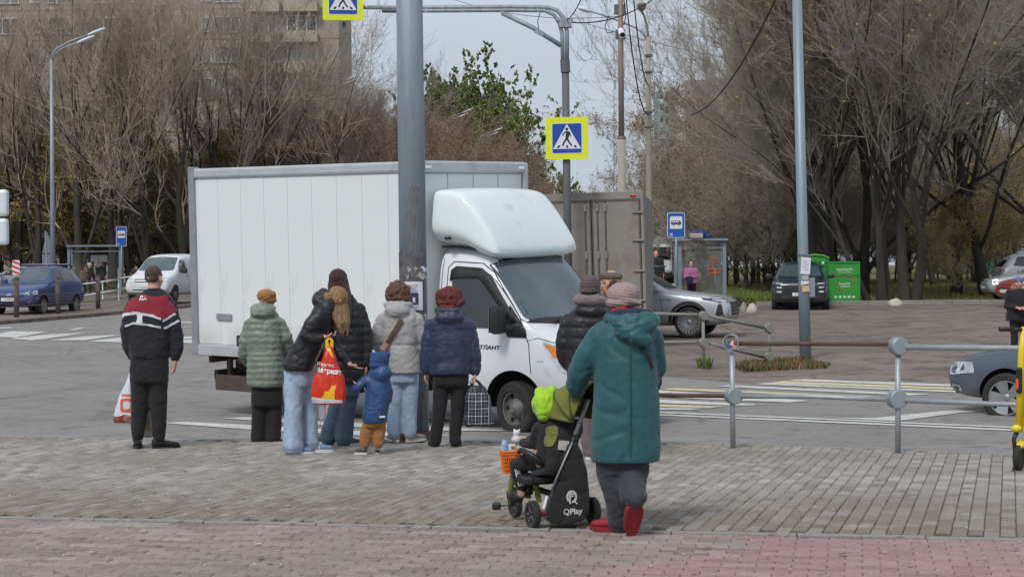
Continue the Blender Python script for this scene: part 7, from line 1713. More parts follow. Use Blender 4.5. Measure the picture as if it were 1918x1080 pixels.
T_ = MB(); F.rows(T_, [(684, 531, 584, .15, .03), (705, 532, 584, .16, .03), (722, 532, 586, .15, .04)]); F.limb(T_, [(551, 715, -.02, .10), (550, 760, -.03, .088), (549, 800, -.03, .094), (549, 838, -.03, .105)]); F.limb(T_, [(570, 715, .10, .10), (578, 765, .12, .082), (581, 800, .12, .078), (582, 832, .12, .088)])
F.build('jeans', T_, m_jl, .012, 9, folds(.010, 10, 4, 12)); m_bs = mat('blue_shoe', (104, 134, 164), .7, var=.1)
F.shoe(543, 851, -84, m_bs, m_sole_w, .27, stripes=(m_swh, 3)); F.shoe(581, 847, -84, m_bs, m_sole_w, .27, dy=.12, stripes=(m_swh, 3))
m_h3 = hairm('hair_blonde', (150, 118, 84), (196, 168, 124))
H = MB(); H.ball((0, -.022, .035), (.088, .102, .088), 3); H.ball((0, -.03, -.02), (.086, .075, .08), 3); H2 = MB().add(H.v, H.f, F.hM)
for k_, (a, b_, c_) in enumerate([(616, 634, 640), (622, 640, 634), (628, 636, 644), (634, 641, 641), (641, 648, 646), (624, 628, 631), (646, 651, 650), (619, 626, 630)]):
    dy = -.09 + .02 * k_; F.limb(H2, [(a - 4, 552, dy, .03), (a, 575, dy, .036), (b_, 605, dy * .8, .028), (c_, 628 - (k_ % 3) * 9, dy * .6, .012)])
F.build('hair', H2, m_h3, .008, 1, lambda c, n: .006 * NZ(c, 60, 7) + .004 * NZ(c, 110, 9))
ph = MB().box((0, 0, 0), (.145, .07, .010), bev=.004); o = ph.build('phone', m_ink); o.location = F.b + F.q(627, 627, -.2) ; o.rotation_euler = (R(25), R(-4), R(6)); tag(o, 'black phone held by the bending blonde woman', 'phone')
# orange shopping bag with lettering
m_bo = mat('orange_red_plastic', (206, 48, 22), .35, var=.1, scale=3, bump=.3, bscale=12); m_by = mat('yellow_print', (232, 178, 26), .4, var=.06); m_bwh = mat('bag_white_print', (226, 226, 228), .4)
r, o = bag('shopping_bag', 'orange red shopping bag with yellow star shapes hanging from the blonde woman\'s hand', F, 617, 634, 583, 648, 756, .10, m_bo, -.26, True, .010, m_by, topw=.16)
bvb = bvh_of(o.data); s_ = 1 / F.S; Z = lambda py: (756 - py) * s_; X = lambda px: (px - 615.5) * s_
def bagpatch(nm, pts, m, eps=.004, g=.02):
    me = wrap(bvb, [(X(a), Z(b)) for a, b in pts], 'Y', -1, eps, g)
    if len(me.polygons): me.materials.append(m); me.polygons.foreach_set('use_smooth', [True] * len(me.polygons)); mk(nm, me, None, o)
bagpatch('yellow_star', [(603, 745), (609, 738), (611, 731), (617, 732), (625, 719), (626, 722), (632, 720), (629, 732), (628, 747)], m_by)
bagpatch('yellow_corner', [(612, 652), (617, 645), (620, 652), (627, 672), (622, 667), (614, 655)], m_by); bagpatch('white_base', [(582, 741), (616, 746), (650, 749), (650, 757), (582, 757)], mat('clear_white', (196, 200, 206), .4), .005)
for s1_, sz, px_, py_, bo in (('Яндекс', .046, 613, 683, .0005), ('Маркет', .062, 619, 695, .003)):
    t = text_mesh(s1_, sz, 0, bo); t.materials.clear(); t.materials.append(m_bwh)
    for v in t.vertices:
        x, z = v.co.x + X(px_), v.co.y + Z(py_) - v.co.x * .12; h, nr, _, _ = bvb.ray_cast(Vector((x, -3, z)), Vector((0, 1, 0))); v.co = (x, (h.y if h else -.1) - .012, z)
    mk('bag_lettering', t, None, o)
r, o = bag('plastic_bag', 'white carrier bag with purple print between the two pairs of jeans', F, 590, 690, 582, 612, 787, .07, mat('white_bag_purple', (206, 204, 214), .4, var=.08, scale=4, dirt=(132, 84, 152), dirt_amt=.22, dirt_scale=9), .22, True, .016)
t = text_mesh('w', .085, 0, .003); t.materials.clear(); t.materials.append(mat('purple_print', (142, 70, 160))); bvb2 = bvh_of(o.data)
for v in t.vertices: h, nr, _, _ = bvb2.ray_cast(Vector((v.co.x + .02, -3, v.co.y + .22)), Vector((0, 1, 0))); v.co = (v.co.x + .02, (h.y if h else -.07) - .005, v.co.y + .22)
mk('bag_lettering', t, None, o)

# ---------- 4 woman with long dark hair
F = Fig('woman with long straight dark hair in black puffer jacket behind the bending blonde', 632, 834)
F.head(634, 527, .97, yaw=-10, face=True, neck=.13); B = F.body
F.limb(B, [(636, 555, 0, .06), (648, 600, 0, .12), (650, 690, 0, .12)]); F.limb(B, [(632, 690, 0, .07), (620, 760, .05, .055), (612, 822, .1, .04)]); F.limb(B, [(655, 690, 0, .07), (652, 760, 0, .055), (646, 826, 0, .04)]); F.limb(B, [(672, 590, 0, .045), (686, 640, 0, .04), (686, 684, -.02, .027)]); F.limb(B, [(616, 590, .05, .045), (606, 640, .05, .04), (590, 684, .1, .027)])
F.hand(F.q(686, 683, -.02), (-.05, .1, -1), (-1, .1, 0), .9, .5, 1); F.hand(F.q(590, 684, .15), (-.1, .1, -1), (1, 0, 0), .9, 1.2, -1); F.finish(.0075, .45)
J = MB(); F.rows(J, [(548, 618, 652, .08), (558, 610, 664, .12), (570, 606, 676, .15), (600, 604, 684, .17), (650, 606, 684, .17), (700, 606, 682, .17), (716, 608, 680, .165)])
F.limb(J, [(670, 580, 0, .085), (683, 620, 0, .08), (686, 655, 0, .07), (686, 680, -.02, .052)]); F.limb(J, [(614, 580, .03, .08), (606, 630, .04, .075), (594, 676, .1, .05)]); F.limb(J, [(618, 556, -.05, .045), (636, 560, -.13, .055), (656, 556, -.05, .045)])
F.build('jacket', J, m_blkn, .012, 2, quilt(.085, .014, .02, .008, 21))
T_ = MB(); F.rows(T_, [(705, 614, 674, .13), (730, 614, 674, .14), (742, 614, 674, .13)]); F.limb(T_, [(634, 735, .02, .095), (628, 775, .04, .085), (618, 805, .08, .088), (615, 822, .1, .09)]); F.limb(T_, [(656, 735, 0, .09), (650, 775, 0, .082), (646, 805, 0, .088), (644, 824, 0, .095)])
F.build('jeans', T_, m_jd, .012, 9, folds(.010, 10, 4, 22)); m_bw = mat('black_white_shoe', (64, 62, 62), .6, var=.6, scale=9)
F.shoe(608, 832, 68, m_bw, m_sole_w, .26, dy=.1); F.shoe(644, 836, -52, m_bw, m_sole_w, .25)
m_h4 = hairm('hair_dark_brown', (54, 38, 34), (84, 58, 48)); H = MB(); H.ball((0, -.02, .035), (.094, .108, .098), 3); H.ball((0, -.05, -.05), (.10, .075, .13), 3); H2 = MB().add(H.v, H.f, F.hM)
for k_, x_ in enumerate((620, 627, 634, 641, 647, 652)): F.limb(H2, [(x_ + (636 - x_) * .4, 522, -.06, .03), (x_ + 1, 556, -.12, .036), (x_ + 3, 590, -.16, .034), (x_ + 4, 612 - (k_ % 2) * 5, -.17, .014)])
F.build('hair', H2, m_h4, .008, 1, lambda c, n: .004 * NZ(c, 60, 5) + .003 * NZ(c, 120, 8))

# ---------- 5 toddler
m_tb = fabric('blue_print_nylon', (34, 74, 122), rough=.5, var=.35, dirt=(28, 50, 88), dirt_amt=.5, dirt_scale=14); m_tan = fabric('tan_trousers', (150, 106, 62)); m_bh = fabric('blue_knit', (32, 66, 112), weave=80, bump=.7)
F = Fig('toddler in blue hooded coat, bear eared hat and tan trousers reaching out a hand', 690, 850)
F.head(710, 684, .82, yaw=28, neck=.06); B = F.body; F.limb(B, [(708, 700, 0, .05), (705, 740, 0, .09), (700, 785, 0, .09)]); F.limb(B, [(690, 785, 0, .05), (682, 838, 0, .03)]); F.limb(B, [(710, 785, 0, .05), (708, 838, 0, .03)]); F.limb(B, [(694, 712, -.02, .03), (676, 720, -.05, .02)]); F.limb(B, [(722, 712, 0, .03), (727, 745, .05, .022)])
F.hand(F.q(675, 719, -.06), (-1, -.2, .2), (0, -.3, 1), .55, .5, -1); F.hand(F.q(726, 748, .06), (0, .6, -.6), (-1, 0, 0), .55, .6, 1); F.finish(.006, .5)
J = MB(); F.rows(J, [(688, 696, 722, .07), (698, 689, 729, .10), (720, 685, 731, .125), (750, 682, 730, .135), (780, 678, 726, .14), (790, 680, 724, .135)])
F.limb(J, [(696, 708, -.02, .055), (684, 714, -.05, .052), (670, 724, -.07, .045), (664, 728, -.07, .034)]); F.limb(J, [(720, 712, 0, .055), (728, 735, .03, .05), (727, 750, .07, .04)]); F.ball(J, 716, 700, -.085, (.095, .07, .085)); F.limb(J, [(700, 688, -.03, .035), (714, 690, -.09, .04), (726, 690, -.03, .03)])
F.build('coat', J, m_tb, .010, 2, folds(.011, 11, 9, 31)); o = MB().box((0, 0, 0), (.055, .004, .018)).build('reflective_label', m_swh, F.root); o.location = F.q(716, 780, -.142); o.rotation_euler = (0, R(-4), 0)
T_ = MB(); F.rows(T_, [(784, 682, 722, .10), (798, 680, 722, .10)]); F.limb(T_, [(691, 795, 0, .066), (685, 815, 0, .064), (683, 832, 0, .052)]); F.limb(T_, [(710, 795, 0, .066), (709, 815, 0, .064), (708, 832, 0, .052)]); F.build('trousers', T_, m_tan, .010, 2, folds(.010, 14, 14, 32))
F.shoe(684, 851, 72, m_bw, m_sole_w, .17, .75, high=.02); F.shoe(708, 852, 14, m_bw, m_sole_w, .16, .75, high=.02)
H = MB(); F.ball(H, 711, 674, -.01, (.094, .105, .088)); F.ball(H, 710, 683, -.01, (.096, .108, .045)); F.ball(H, 726, 664, -.02, (.032, .03, .03)); F.ball(H, 698, 664, -.02, (.032, .03, .03)); F.build('hat', H, m_bh, .007, 1, lambda c, n: .003 * math.sin(c.x * 300) * .5 + .003 * NZ(c, 60))

# ---------- 6 woman in grey jacket
m_gj = fabric('grey_parka', (164, 163, 163), rough=.75, var=.08, weave=180)
F = Fig('woman with curly brown hair in light grey parka and pale jeans beside the big pole', 753, 829)
F.head(747, 549, .95, yaw=-12, face=True, neck=.12); B = F.body
F.limb(B, [(747, 575, 0, .06), (750, 620, 0, .12), (754, 690, 0, .12)]); F.limb(B, [(740, 690, 0, .07), (740, 760, 0, .055), (739, 820, 0, .04)]); F.limb(B, [(768, 690, 0, .07), (768, 760, 0, .055), (765, 820, 0, .04)]); F.limb(B, [(716, 596, 0, .045), (706, 640, 0, .04), (722, 662, .13, .028)]); F.limb(B, [(782, 596, 0, .045), (790, 640, 0, .04), (780, 668, .13, .028)])
F.hand(F.q(722, 662, .13), (.5, .6, -.4), (1, 0, 0), .85, .8, 1); F.hand(F.q(780, 668, .13), (-.5, .6, -.4), (-1, 0, 0), .85, .8, -1); F.finish(.008, .4)
J = MB(); F.rows(J, [(570, 730, 766, .08), (582, 720, 778, .12), (594, 711, 785, .145), (620, 712, 784, .155), (645, 716, 784, .15), (650, 717, 784, .152), (680, 722, 787, .16), (698, 724, 788, .165)])
F.limb(J, [(718, 598, 0, .078), (708, 625, -.02, .075), (706, 645, .02, .07), (720, 666, .13, .055)]); F.limb(J, [(780, 598, 0, .078), (789, 628, -.01, .075), (790, 650, .02, .068), (780, 672, .13, .055)])
F.ball(J, 744, 582, -.10, (.135, .09, .09)); F.limb(J, [(724, 570, -.02, .038), (736, 571, -.11, .044), (756, 571, -.11, .044), (768, 572, -.02, .038)])
zwa = F.q(750, 645).z; jo = F.build('jacket', J, m_gj, .012, 2, lambda c, n, g=folds(.013, 8, 7, 41): g(c, n) - .012 * math.exp(-((c.z - zwa) / .012) ** 2))
m_strap = mat('brown_patterned_strap', (94, 70, 62), .7, var=.6, scale=40); MB().tube([F.q(752, 598, -.165), F.q(738, 622, -.175), F.q(722, 648, -.15), F.q(716, 657, -.12)], [(.026, .004)] * 4, 8, up=(1, 0, .3)).build('shoulder_strap', m_strap, F.root)
f = MB(); f.box((0, 0, 0), (.07, .05, .10), bev=.02); o = f.build('handbag', mat('dusty_pink_bag', (156, 122, 114), .6)); o.location = F.b + F.q(720, 650, -.15); o.rotation_euler = (0, R(30), 0); tag(o, 'dusty pink handbag corner at the hip of the woman in the grey parka', 'handbag')
T_ = MB(); F.rows(T_, [(686, 727, 784, .13), (706, 726, 785, .13), (716, 726, 785, .125)]); F.limb(T_, [(741, 712, 0, .088), (741, 760, 0, .078), (739, 795, 0, .08), (738, 812, 0, .078)]); F.limb(T_, [(770, 712, 0, .086), (769, 760, 0, .074), (768, 795, 0, .074), (767, 812, 0, .074)])
F.build('jeans', T_, m_jl, .012, 9, folds(.009, 10, 4, 42)); m_gs2 = mat('grey_pink_shoe', (150, 138, 136), .7, var=.3, scale=12)
F.shoe(744, 827, 30, m_gs2, m_sole_w, .25); F.shoe(766, 827, -50, m_gs2, m_sole_w, .26)
m_h6 = hairm('hair_curly_brown', (94, 64, 50), (132, 92, 68), (25, 25, 25)); H = MB(); F.ball(H, 746, 545, -.02, (.125, .12, .105)); F.ball(H, 748, 558, -.03, (.125, .11, .06)); F.ball(H, 733, 555, -.02, (.06, .08, .06)); F.ball(H, 761, 556, -.02, (.05, .08, .06))
F.build('hair', H, m_h6, .008, 1, lambda c, n: .020 * NZ(c, 22) + .012 * NZ(c, 45))

# ---------- 7 woman with red hair
m_nv = fabric('navy_quilted', (40, 47, 76), rough=.5, var=.12)
F = Fig('woman with short dyed red hair in navy jacket beside the truck window', 836, 836)
F.head(842, 561, .95, yaw=0, face=True, neck=.12); B = F.body
F.limb(B, [(842, 585, 0, .06), (843, 640, 0, .12), (843, 690, 0, .12)]); F.limb(B, [(828, 690, 0, .07), (824, 760, 0, .05), (817, 826, 0, .04)]); F.limb(B, [(858, 690, 0, .07), (856, 760, 0, .05), (852, 826, 0, .04)]); F.limb(B, [(808, 608, 0, .045), (800, 655, 0, .04), (796, 698, 0, .027)]); F.limb(B, [(878, 608, 0, .045), (888, 655, 0, .04), (891, 700, -.02, .027)])
F.hand(F.q(796, 697), (.02, .1, -1), (1, .1, 0), .88, .5, -1); F.hand(F.q(890, 700, -.02), (-.1, 0, -1), (-1, .0, 0), .9, 1.3, 1); F.finish(.0065, .5)
J = MB(); F.rows(J, [(580, 822, 862, .09), (594, 812, 872, .12), (604, 803, 881, .145), (640, 803, 884, .16), (680, 803, 885, .165), (700, 805, 883, .17)])
F.limb(J, [(808, 610, 0, .078), (800, 650, 0, .073), (796, 680, 0, .066), (796, 694, 0, .056)]); F.limb(J, [(877, 610, 0, .078), (886, 650, 0, .074), (890, 680, 0, .066), (890, 697, -.01, .056)])
F.ball(J, 842, 594, -.095, (.155, .09, .08)); F.limb(J, [(820, 582, -.02, .04), (832, 582, -.12, .045), (853, 582, -.12, .045), (866, 583, -.02, .04)])
F.build('jacket', J, m_nv, .012, 2, quilt(.16, .008, .05, .010, 51))
T_ = MB(); F.rows(T_, [(692, 810, 878, .14), (712, 810, 878, .14), (722, 810, 877, .13)]); F.limb(T_, [(826, 718, 0, .088), (823, 765, 0, .074), (818, 805, 0, .066), (816, 829, 0, .062)]); F.limb(T_, [(860, 718, 0, .088), (857, 765, 0, .074), (853, 805, 0, .066), (852, 829, 0, .062)])
F.build('trousers', T_, m_blkf, .012, 10, folds(.009, 9, 5, 52)); F.shoe(817, 837, 22, m_blks, m_blks, .24); F.shoe(852, 838, -12, m_blks, m_blks, .24)
m_h7 = hairm('hair_dyed_red', (92, 32, 30), (128, 54, 46), (25, 25, 25)); H = MB(); F.ball(H, 841, 555, -.015, (.138, .13, .10)); F.ball(H, 843, 566, -.03, (.148, .12, .065)); F.ball(H, 842, 576, -.04, (.125, .11, .05)); F.build('hair', H, m_h7, .008, 1, lambda c, n: .014 * NZ(c, 28, 20) + .010 * NZ(c, 60, 40))
m_plaid = mat('plaid_black', (40, 42, 46), .5, var=.1)
r, o = bag('shopping_bag', 'black checked shopping bag with white grid hanging from the red haired woman\'s hand', F, 891, 712, 868, 926, 797, .11, m_plaid, -.02, True, .016, topw=.5); bvb = bvh_of(o.data); rr_ = random.Random(3)
for k_ in range(9):
    x_ = -.135 + .033 * k_ + rr_.uniform(-.006, .006); me = wrap(bvb, [(x_, .02), (x_ + .004, .02), (x_ + .006 + .1 * (0 - x_) * .3, .34), (x_ + .002 + .1 * (0 - x_) * .3, .34)], 'Y', -1, .003, .03)
    if len(me.polygons): me.materials.append(m_whc if k_ % 2 else m_prnt); mk('check_line', me, None, o)
for k_ in range(9):
    z_ = .03 + .037 * k_; me = wrap(bvb, [(-.15, z_), (.15, z_), (.15, z_ + .004), (-.15, z_ + .004)], 'Y', -1, .003, .03)
    if len(me.polygons): me.materials.append(m_prnt if k_ % 2 else m_whc); mk('check_line', me, None, o)

# ---------- 8 man in beanie, 9 man in cap
m_bean = fabric('taupe_knit', (88, 74, 74), weave=70, bump=.8); m_grs = fabric('grey_fleece', (120, 108, 108)); m_ptr = fabric('pinkish_trousers', (110, 96, 100))
F = Fig('person in taupe beanie and black puffer jacket in front of the truck bonnet', 1105, 866)
F.head(1104, 540, .95, yaw=20, neck=.12); B = F.body
F.limb(B, [(1104, 570, 0, .06), (1100, 620, 0, .12), (1098, 700, 0, .12)]); F.limb(B, [(1088, 700, 0, .07), (1096, 780, 0, .055), (1104, 852, 0, .04)]); F.limb(B, [(1112, 700, 0, .07), (1118, 780, 0, .055), (1124, 852, 0, .04)]); F.limb(B, [(1064, 600, 0, .045), (1056, 650, 0, .04), (1074, 690, .12, .028)]); F.limb(B, [(1140, 600, 0, .045), (1148, 650, 0, .04), (1138, 690, .12, .028)])
F.hand(F.q(1074, 690, .12), (.4, .6, -.4), (1, 0, 0), .9, .8, 1); F.hand(F.q(1138, 690, .12), (-.4, .6, -.4), (-1, 0, 0), .9, .8, -1); F.finish(.008, .4)
J = MB(); F.rows(J, [(572, 1080, 1134, .11), (586, 1068, 1146, .14), (600, 1058, 1152, .16), (640, 1058, 1150, .17), (680, 1060, 1148, .17), (712, 1062, 1146, .17)])
F.limb(J, [(1066, 602, 0, .08), (1055, 640, 0, .078), (1056, 670, .03, .07), (1072, 695, .12, .055)]); F.limb(J, [(1142, 602, 0, .08), (1152, 650, 0, .075), (1142, 695, .1, .055)]); F.ball(J, 1106, 582, -.10, (.145, .09, .07))
F.build('jacket', J, m_blkn, .012, 2, quilt(.10, .012, .03, .009, 61)); H = MB(); F.limb(H, [(1082, 562, -.02, .05), (1096, 562, -.10, .052), (1116, 562, -.10, .052), (1130, 564, -.02, .05)]); F.limb(H, [(1084, 560, .04, .05), (1104, 562, .10, .05), (1128, 562, .04, .05)]); F.build('scarf_hood', H, m_grs, .011, 2, folds(.008, 14, 14, 3))
T_ = MB(); F.rows(T_, [(700, 1070, 1138, .13), (730, 1070, 1138, .14)]); F.limb(T_, [(1090, 725, 0, .09), (1098, 790, 0, .075), (1105, 850, 0, .065)]); F.limb(T_, [(1116, 725, 0, .09), (1122, 790, 0, .075), (1126, 850, 0, .065)]); F.build('trousers', T_, m_ptr, .012, 2, folds(.01, 9, 6, 62))
F.shoe(1104, 869, -20, m_whc, m_sole_w, .27); F.shoe(1124, 869, -30, m_whc, m_sole_w, .27)
H = MB(); F.ball(H, 1105, 534, -.01, (.095, .112, .095)); F.ball(H, 1105, 544, -.01, (.098, .114, .04)); F.build('beanie', H, m_bean, .008, 1, lambda c, n: .003 * math.sin(c.z * 240) + .006 * NZ(c, 20))
F = Fig('man in brown flat cap and glasses looking left past the truck', 1150, 850)
F.head(1143, 530, 1.0, yaw=62, neck=.12, glasses=True); B = F.body; F.skin = SKIN2
F.limb(B, [(1148, 560, 0, .06), (1152, 620, 0, .13), (1152, 700, 0, .13)]); F.limb(B, [(1142, 700, 0, .07), (1142, 840, 0, .04)]); F.limb(B, [(1162, 700, 0, .07), (1162, 840, 0, .04)]); F.limb(B, [(1118, 590, 0, .045), (1116, 650, 0, .04), (1120, 700, 0, .028)]); F.limb(B, [(1186, 590, 0, .045), (1188, 650, 0, .04), (1186, 700, 0, .028)])
F.hand(F.q(1120, 700), (0, .1, -1), (1, 0, 0), .95, .5, -1); F.hand(F.q(1186, 700), (0, .1, -1), (-1, 0, 0), .95, .5, 1); F.finish(.0075, .5)
J = MB(); F.rows(J, [(552, 1130, 1166, .10), (566, 1116, 1184, .13), (585, 1108, 1194, .15), (640, 1112, 1192, .16), (710, 1114, 1190, .16)]); F.limb(J, [(1118, 590, 0, .08), (1114, 650, 0, .07), (1119, 696, 0, .05)]); F.limb(J, [(1186, 590, 0, .08), (1190, 650, 0, .07), (1187, 696, 0, .05)]); F.build('jacket', J, fabric('dark_jacket', (44, 44, 50)), .013, 2, folds(.012, 8, 8, 71))
T_ = MB(); F.rows(T_, [(700, 1124, 1182, .13), (725, 1124, 1182, .13)]); F.limb(T_, [(1141, 720, 0, .085), (1142, 832, 0, .06)]); F.limb(T_, [(1164, 720, 0, .085), (1163, 832, 0, .06)]); F.build('trousers', T_, m_blkf, .013, 2, folds(.01, 9, 6, 72)); F.shoe(1142, 848, 20, m_blks, m_blks); F.shoe(1163, 848, 10, m_blks, m_blks)
H = MB(); H.ball((0, -.015, .062), (.092, .112, .048), 3); H.ball((0, .02, .075), (.08, .09, .035), 3); H.tube([(0, .06, .052), (0, .145, .036)], [(.07, .008), (.045, .006)], 14, up=(1, 0, 0)); H2 = MB().add(H.v, H.f, F.hM); F.build('flat_cap', H2, fabric('brown_tweed', (98, 82, 78), weave=90, bump=.5), .007, 1, lambda c, n: .003 * NZ(c, 40))
H = MB(); H.ball((0, -.045, .0), (.079, .06, .07), 3); F.build('hair', MB().add(H.v, H.f, F.hM), m_h1, .009, 1, lambda c, n: .003 * NZ(c, 70))

# ---------- 10 woman in teal coat pushing the tricycle
m_teal = fabric('teal_coat', (30, 84, 88), rough=.55, var=.06, weave=120); m_pinkk = fabric('dusty_pink_knit', (158, 134, 132), weave=60, bump=.7); m_nvl = fabric('navy_lining', (34, 40, 58)); m_rs = mat('red_rubber_shoe', (136, 34, 40), .6, var=.15)
F = Fig('woman in teal hooded coat, pink knit hat and red shoes pushing the tricycle', 1178, 996)
F.head(1166, 562, .97, yaw=38, neck=.12); B = F.body; F.skin = SKIN
F.limb(B, [(1170, 595, 0, .06), (1172, 660, 0, .13), (1172, 780, 0, .13), (1172, 840, 0, .12)]); F.limb(B, [(1150, 840, 0, .08), (1152, 910, -.05, .06), (1160, 975, .0, .04)]); F.limb(B, [(1195, 840, 0, .08), (1188, 895, -.1, .055), (1190, 918, -.18, .035)])
F.limb(B, [(1122, 640, .02, .05), (1086, 700, .06, .045), (1078, 740, .16, .03)]); F.limb(B, [(1218, 640, .0, .05), (1222, 710, .08, .045), (1180, 742, .28, .03)])
F.hand(F.q(1080, 742, .17), (-.05, .75, -.25), (0, -.2, -1), .95, 1.2, 1); F.hand(F.q(1176, 744, .3), (-.6, .6, -.1), (0, -.2, -1), .95, 1.2, -1); F.finish(.0065, .5)
J = MB(); F.rows(J, [(592, 1146, 1206, .12, 0), (606, 1126, 1222, .16), (630, 1116, 1228, .18), (680, 1113, 1229, .19), (730, 1112, 1234, .195), (790, 1108, 1237, .20), (840, 1106, 1238, .205), (862, 1108, 1236, .205)], 26)
F.limb(J, [(1130, 626, 0, .095), (1104, 664, .02, .092), (1084, 700, .06, .084), (1078, 722, .11, .07), (1078, 736, .15, .055)]); F.limb(J, [(1218, 634, 0, .09), (1226, 690, .06, .08), (1208, 730, .2, .06), (1184, 742, .28, .05)])
jo = F.build('coat', J, m_teal, .012, 2, lambda c, n, g=folds(.011, 5, 2.6, 81): g(c, n) + .002 * NZ(c, 18, 26, 5))
bvj = bvh_of(jo.data)
H = MB(); F.ball(H, 1190, 614, -.15, (.145, .10, .085), Matrix.Rotation(R(-18), 3, 'Y')); F.limb(H, [(1142, 596, -.03, .04), (1160, 602, -.15, .05), (1190, 600, -.19, .055), (1220, 598, -.14, .05), (1226, 602, -.02, .045)]); F.limb(H, [(1160, 604, -.16, .05), (1190, 630, -.22, .05), (1214, 640, -.20, .04)])
F.build('hood', H, m_teal, .010, 2, folds(.013, 11, 11, 82), jo)
H = MB(); F.limb(H, [(1144, 588, -.02, .036), (1160, 590, -.12, .042), (1190, 588, -.15, .045), (1212, 590, -.08, .04), (1214, 590, .03, .04)]); F.build('hood_lining', H, m_nvl, .009, 2, folds(.008, 18, 18, 4), jo)
H = MB(); F.limb(H, [(1146, 582, .03, .022), (1150, 583, -.07, .024), (1168, 579, -.12, .026), (1184, 582, -.06, .02)]); F.build('red_scarf', H, mat('red_scarf_cloth', (160, 36, 40), .8, var=.2), .008, 1, folds(.005, 20, 20, 4))
H = MB(); F.ball(H, 1168, 551, -.01, (.108, .118, .082)); F.ball(H, 1165, 567, -.01, (.107, .117, .042)); F.ball(H, 1172, 562, -.02, (.11, .11, .035), Matrix.Rotation(R(12), 3, 'Y')); F.build('knit_hat', H, m_pinkk, .007, 1, lambda c, n: .0028 * math.sin(c.z * 330 + c.x * 40) + .004 * NZ(c, 18))
MB().tube([F.q(1204, 650, -.2), F.q(1214, 668, -.205), F.q(1222, 690, -.19)], [(.012, .004)] * 3, 6).build('bag_strap', m_blkf, F.root)
MB().tube([F.q(1180, 655, -.205), F.q(1181, 760, -.212), F.q(1180, 856, -.218)], [(.004, .003)] * 3, 6).build('back_seam', mat('teal_dark', (26, 76, 78)), F.root)
T_ = MB(); F.rows(T_, [(830, 1120, 1226, .16), (868, 1118, 1216, .16), (885, 1122, 1212, .15)]); F.limb(T_, [(1146, 872, 0, .115), (1158, 920, -.03, .10), (1160, 955, -.02, .085), (1160, 982, 0, .075)]); F.limb(T_, [(1190, 872, -.02, .10), (1182, 905, -.1, .098), (1186, 930, -.2, .09), (1194, 934, -.26, .07)])
F.build('trousers', T_, fabric('charcoal_trousers', (52, 55, 62)), .012, 2, folds(.014, 8, 8, 83))
F.shoe(1166, 997, 62, m_rs, m_rs, .25, 1.1, dy=.02); F.shoe(1193, 940, 14, m_rs, m_rs, .275, 1.2, pitch=-62, dy=-.28, sole=.035)
TEAL = F
# ---------- child tricycle, child, basket, toy
m_ol = fabric('olive_canopy', (102, 106, 40), rough=.7, var=.12, weave=140); m_neon = fabric('neon_fleece', (156, 200, 44), var=.08, weave=60); m_tbk = mat('trike_black', (34, 34, 36), .5, var=.12, scale=6, dirt=(70, 68, 64), dirt_amt=.12, dirt_scale=6); m_tbag = fabric('bag_black', (30, 30, 32), var=.12)
YT = 11.35; tb = G(1050, 985, gp); r = empty('child_tricycle', tb, 0, 'black and olive child tricycle with canopy, push handle and storage bag', 'tricycle')
q = lambda px, py, dy=0.: P(px, py, tb.y + dy) - tb
S_ = FPX / tb.y
w1, w2, w3 = q(998, 965, -.05), q(1110, 960, .12), q(965, 958, .33)
for w_ in (w1, w2): w_.z = .088
w3.z = .088 + .012
ax = (w2 - w1).normalized(); yaw = math.atan2(ax.y, ax.x); fwd = Vector((-ax.y, ax.x, 0))
def twheel(c, rad, wd):
    e = empty('wheel', c); e.parent = r; e.rotation_euler = (0, 0, yaw + PI / 2)
    h = wd / 2; t = MB(); t.lathe([(rad * .62, -h * .9), (rad * .9, -h), (rad, -h * .6), (rad, h * .6), (rad * .9, h), (rad * .62, h * .9), (rad * .62, -h * .9)], 32); t = t.build('tyre', m_rub, e); autosmooth(t.data, 35)
    t = MB(); t.lathe([(rad * .62, h * .7), (rad * .5, h * .3), (rad * .2, h * .5), (.001, h * .6)], 24); t.lathe([(rad * .62, -h * .7), (rad * .5, -h * .3), (rad * .2, -h * .5), (.001, -h * .6)], 24); t = t.build('rim', m_tbk, e); autosmooth(t.data, 35)
    f = MB()
    for k in range(5):
        a = k * 2 * PI / 5
        for sg in (-1, 1): f.tube([(math.cos(a) * rad * .15, sg * h * .6, math.sin(a) * rad * .15), (math.cos(a) * rad * .6, sg * h * .7, math.sin(a) * rad * .6)], .007, 5)
    f.build('spokes', mat('trike_grey', (84, 86, 88), .5), e)
twheel(w1, .092, .05); twheel(w2, .09, .05); twheel(w3, .085, .045)
MB().tube([w1, w2], .012, 8).build('axle', m_tbk, r)
for w_, sg in ((w1, 1), (w2, -1)): MB().tube([w_ + ax * .03 * sg, w_ + ax * .09 * sg], .016, 8).build('brake_hub', mat('hub_red', (176, 44, 48), .5), r)
ac = (w1 + w2) / 2
MB().tube([ac, ac + fwd * .1 + Vector((0, 0, .1)), w3 + Vector((0, 0, .16))], [.02, .022, .02], 10).build('frame_tube', m_tbk, r, smooth=True)
MB().tube([w3 + Vector((0, 0, .0)) - ax * .035, w3 + Vector((0, 0, .13)) - ax * .03, w3 + Vector((.02, -.02, .36))], [.012, .02, .016], 8).build('fork', m_ol, r, smooth=True)
f = MB(); f.ball(w3 + Vector((0, 0, .06)), (.05, .10, .06), 3, Matrix.Rotation(yaw, 3, 'Z')); f.build('mudguard', m_tbk, r, smooth=True)
MB().tube([w3 - ax * .03, w3 - ax * .10 - Vector((0, 0, 0))], .006, 6).build('crank', m_chrome, r); c_ = q(930, 947, .2); MB().tube([w3 - ax * .08, c_ + Vector((.03, 0, 0))], .005, 6).build('crank', m_chrome, r)
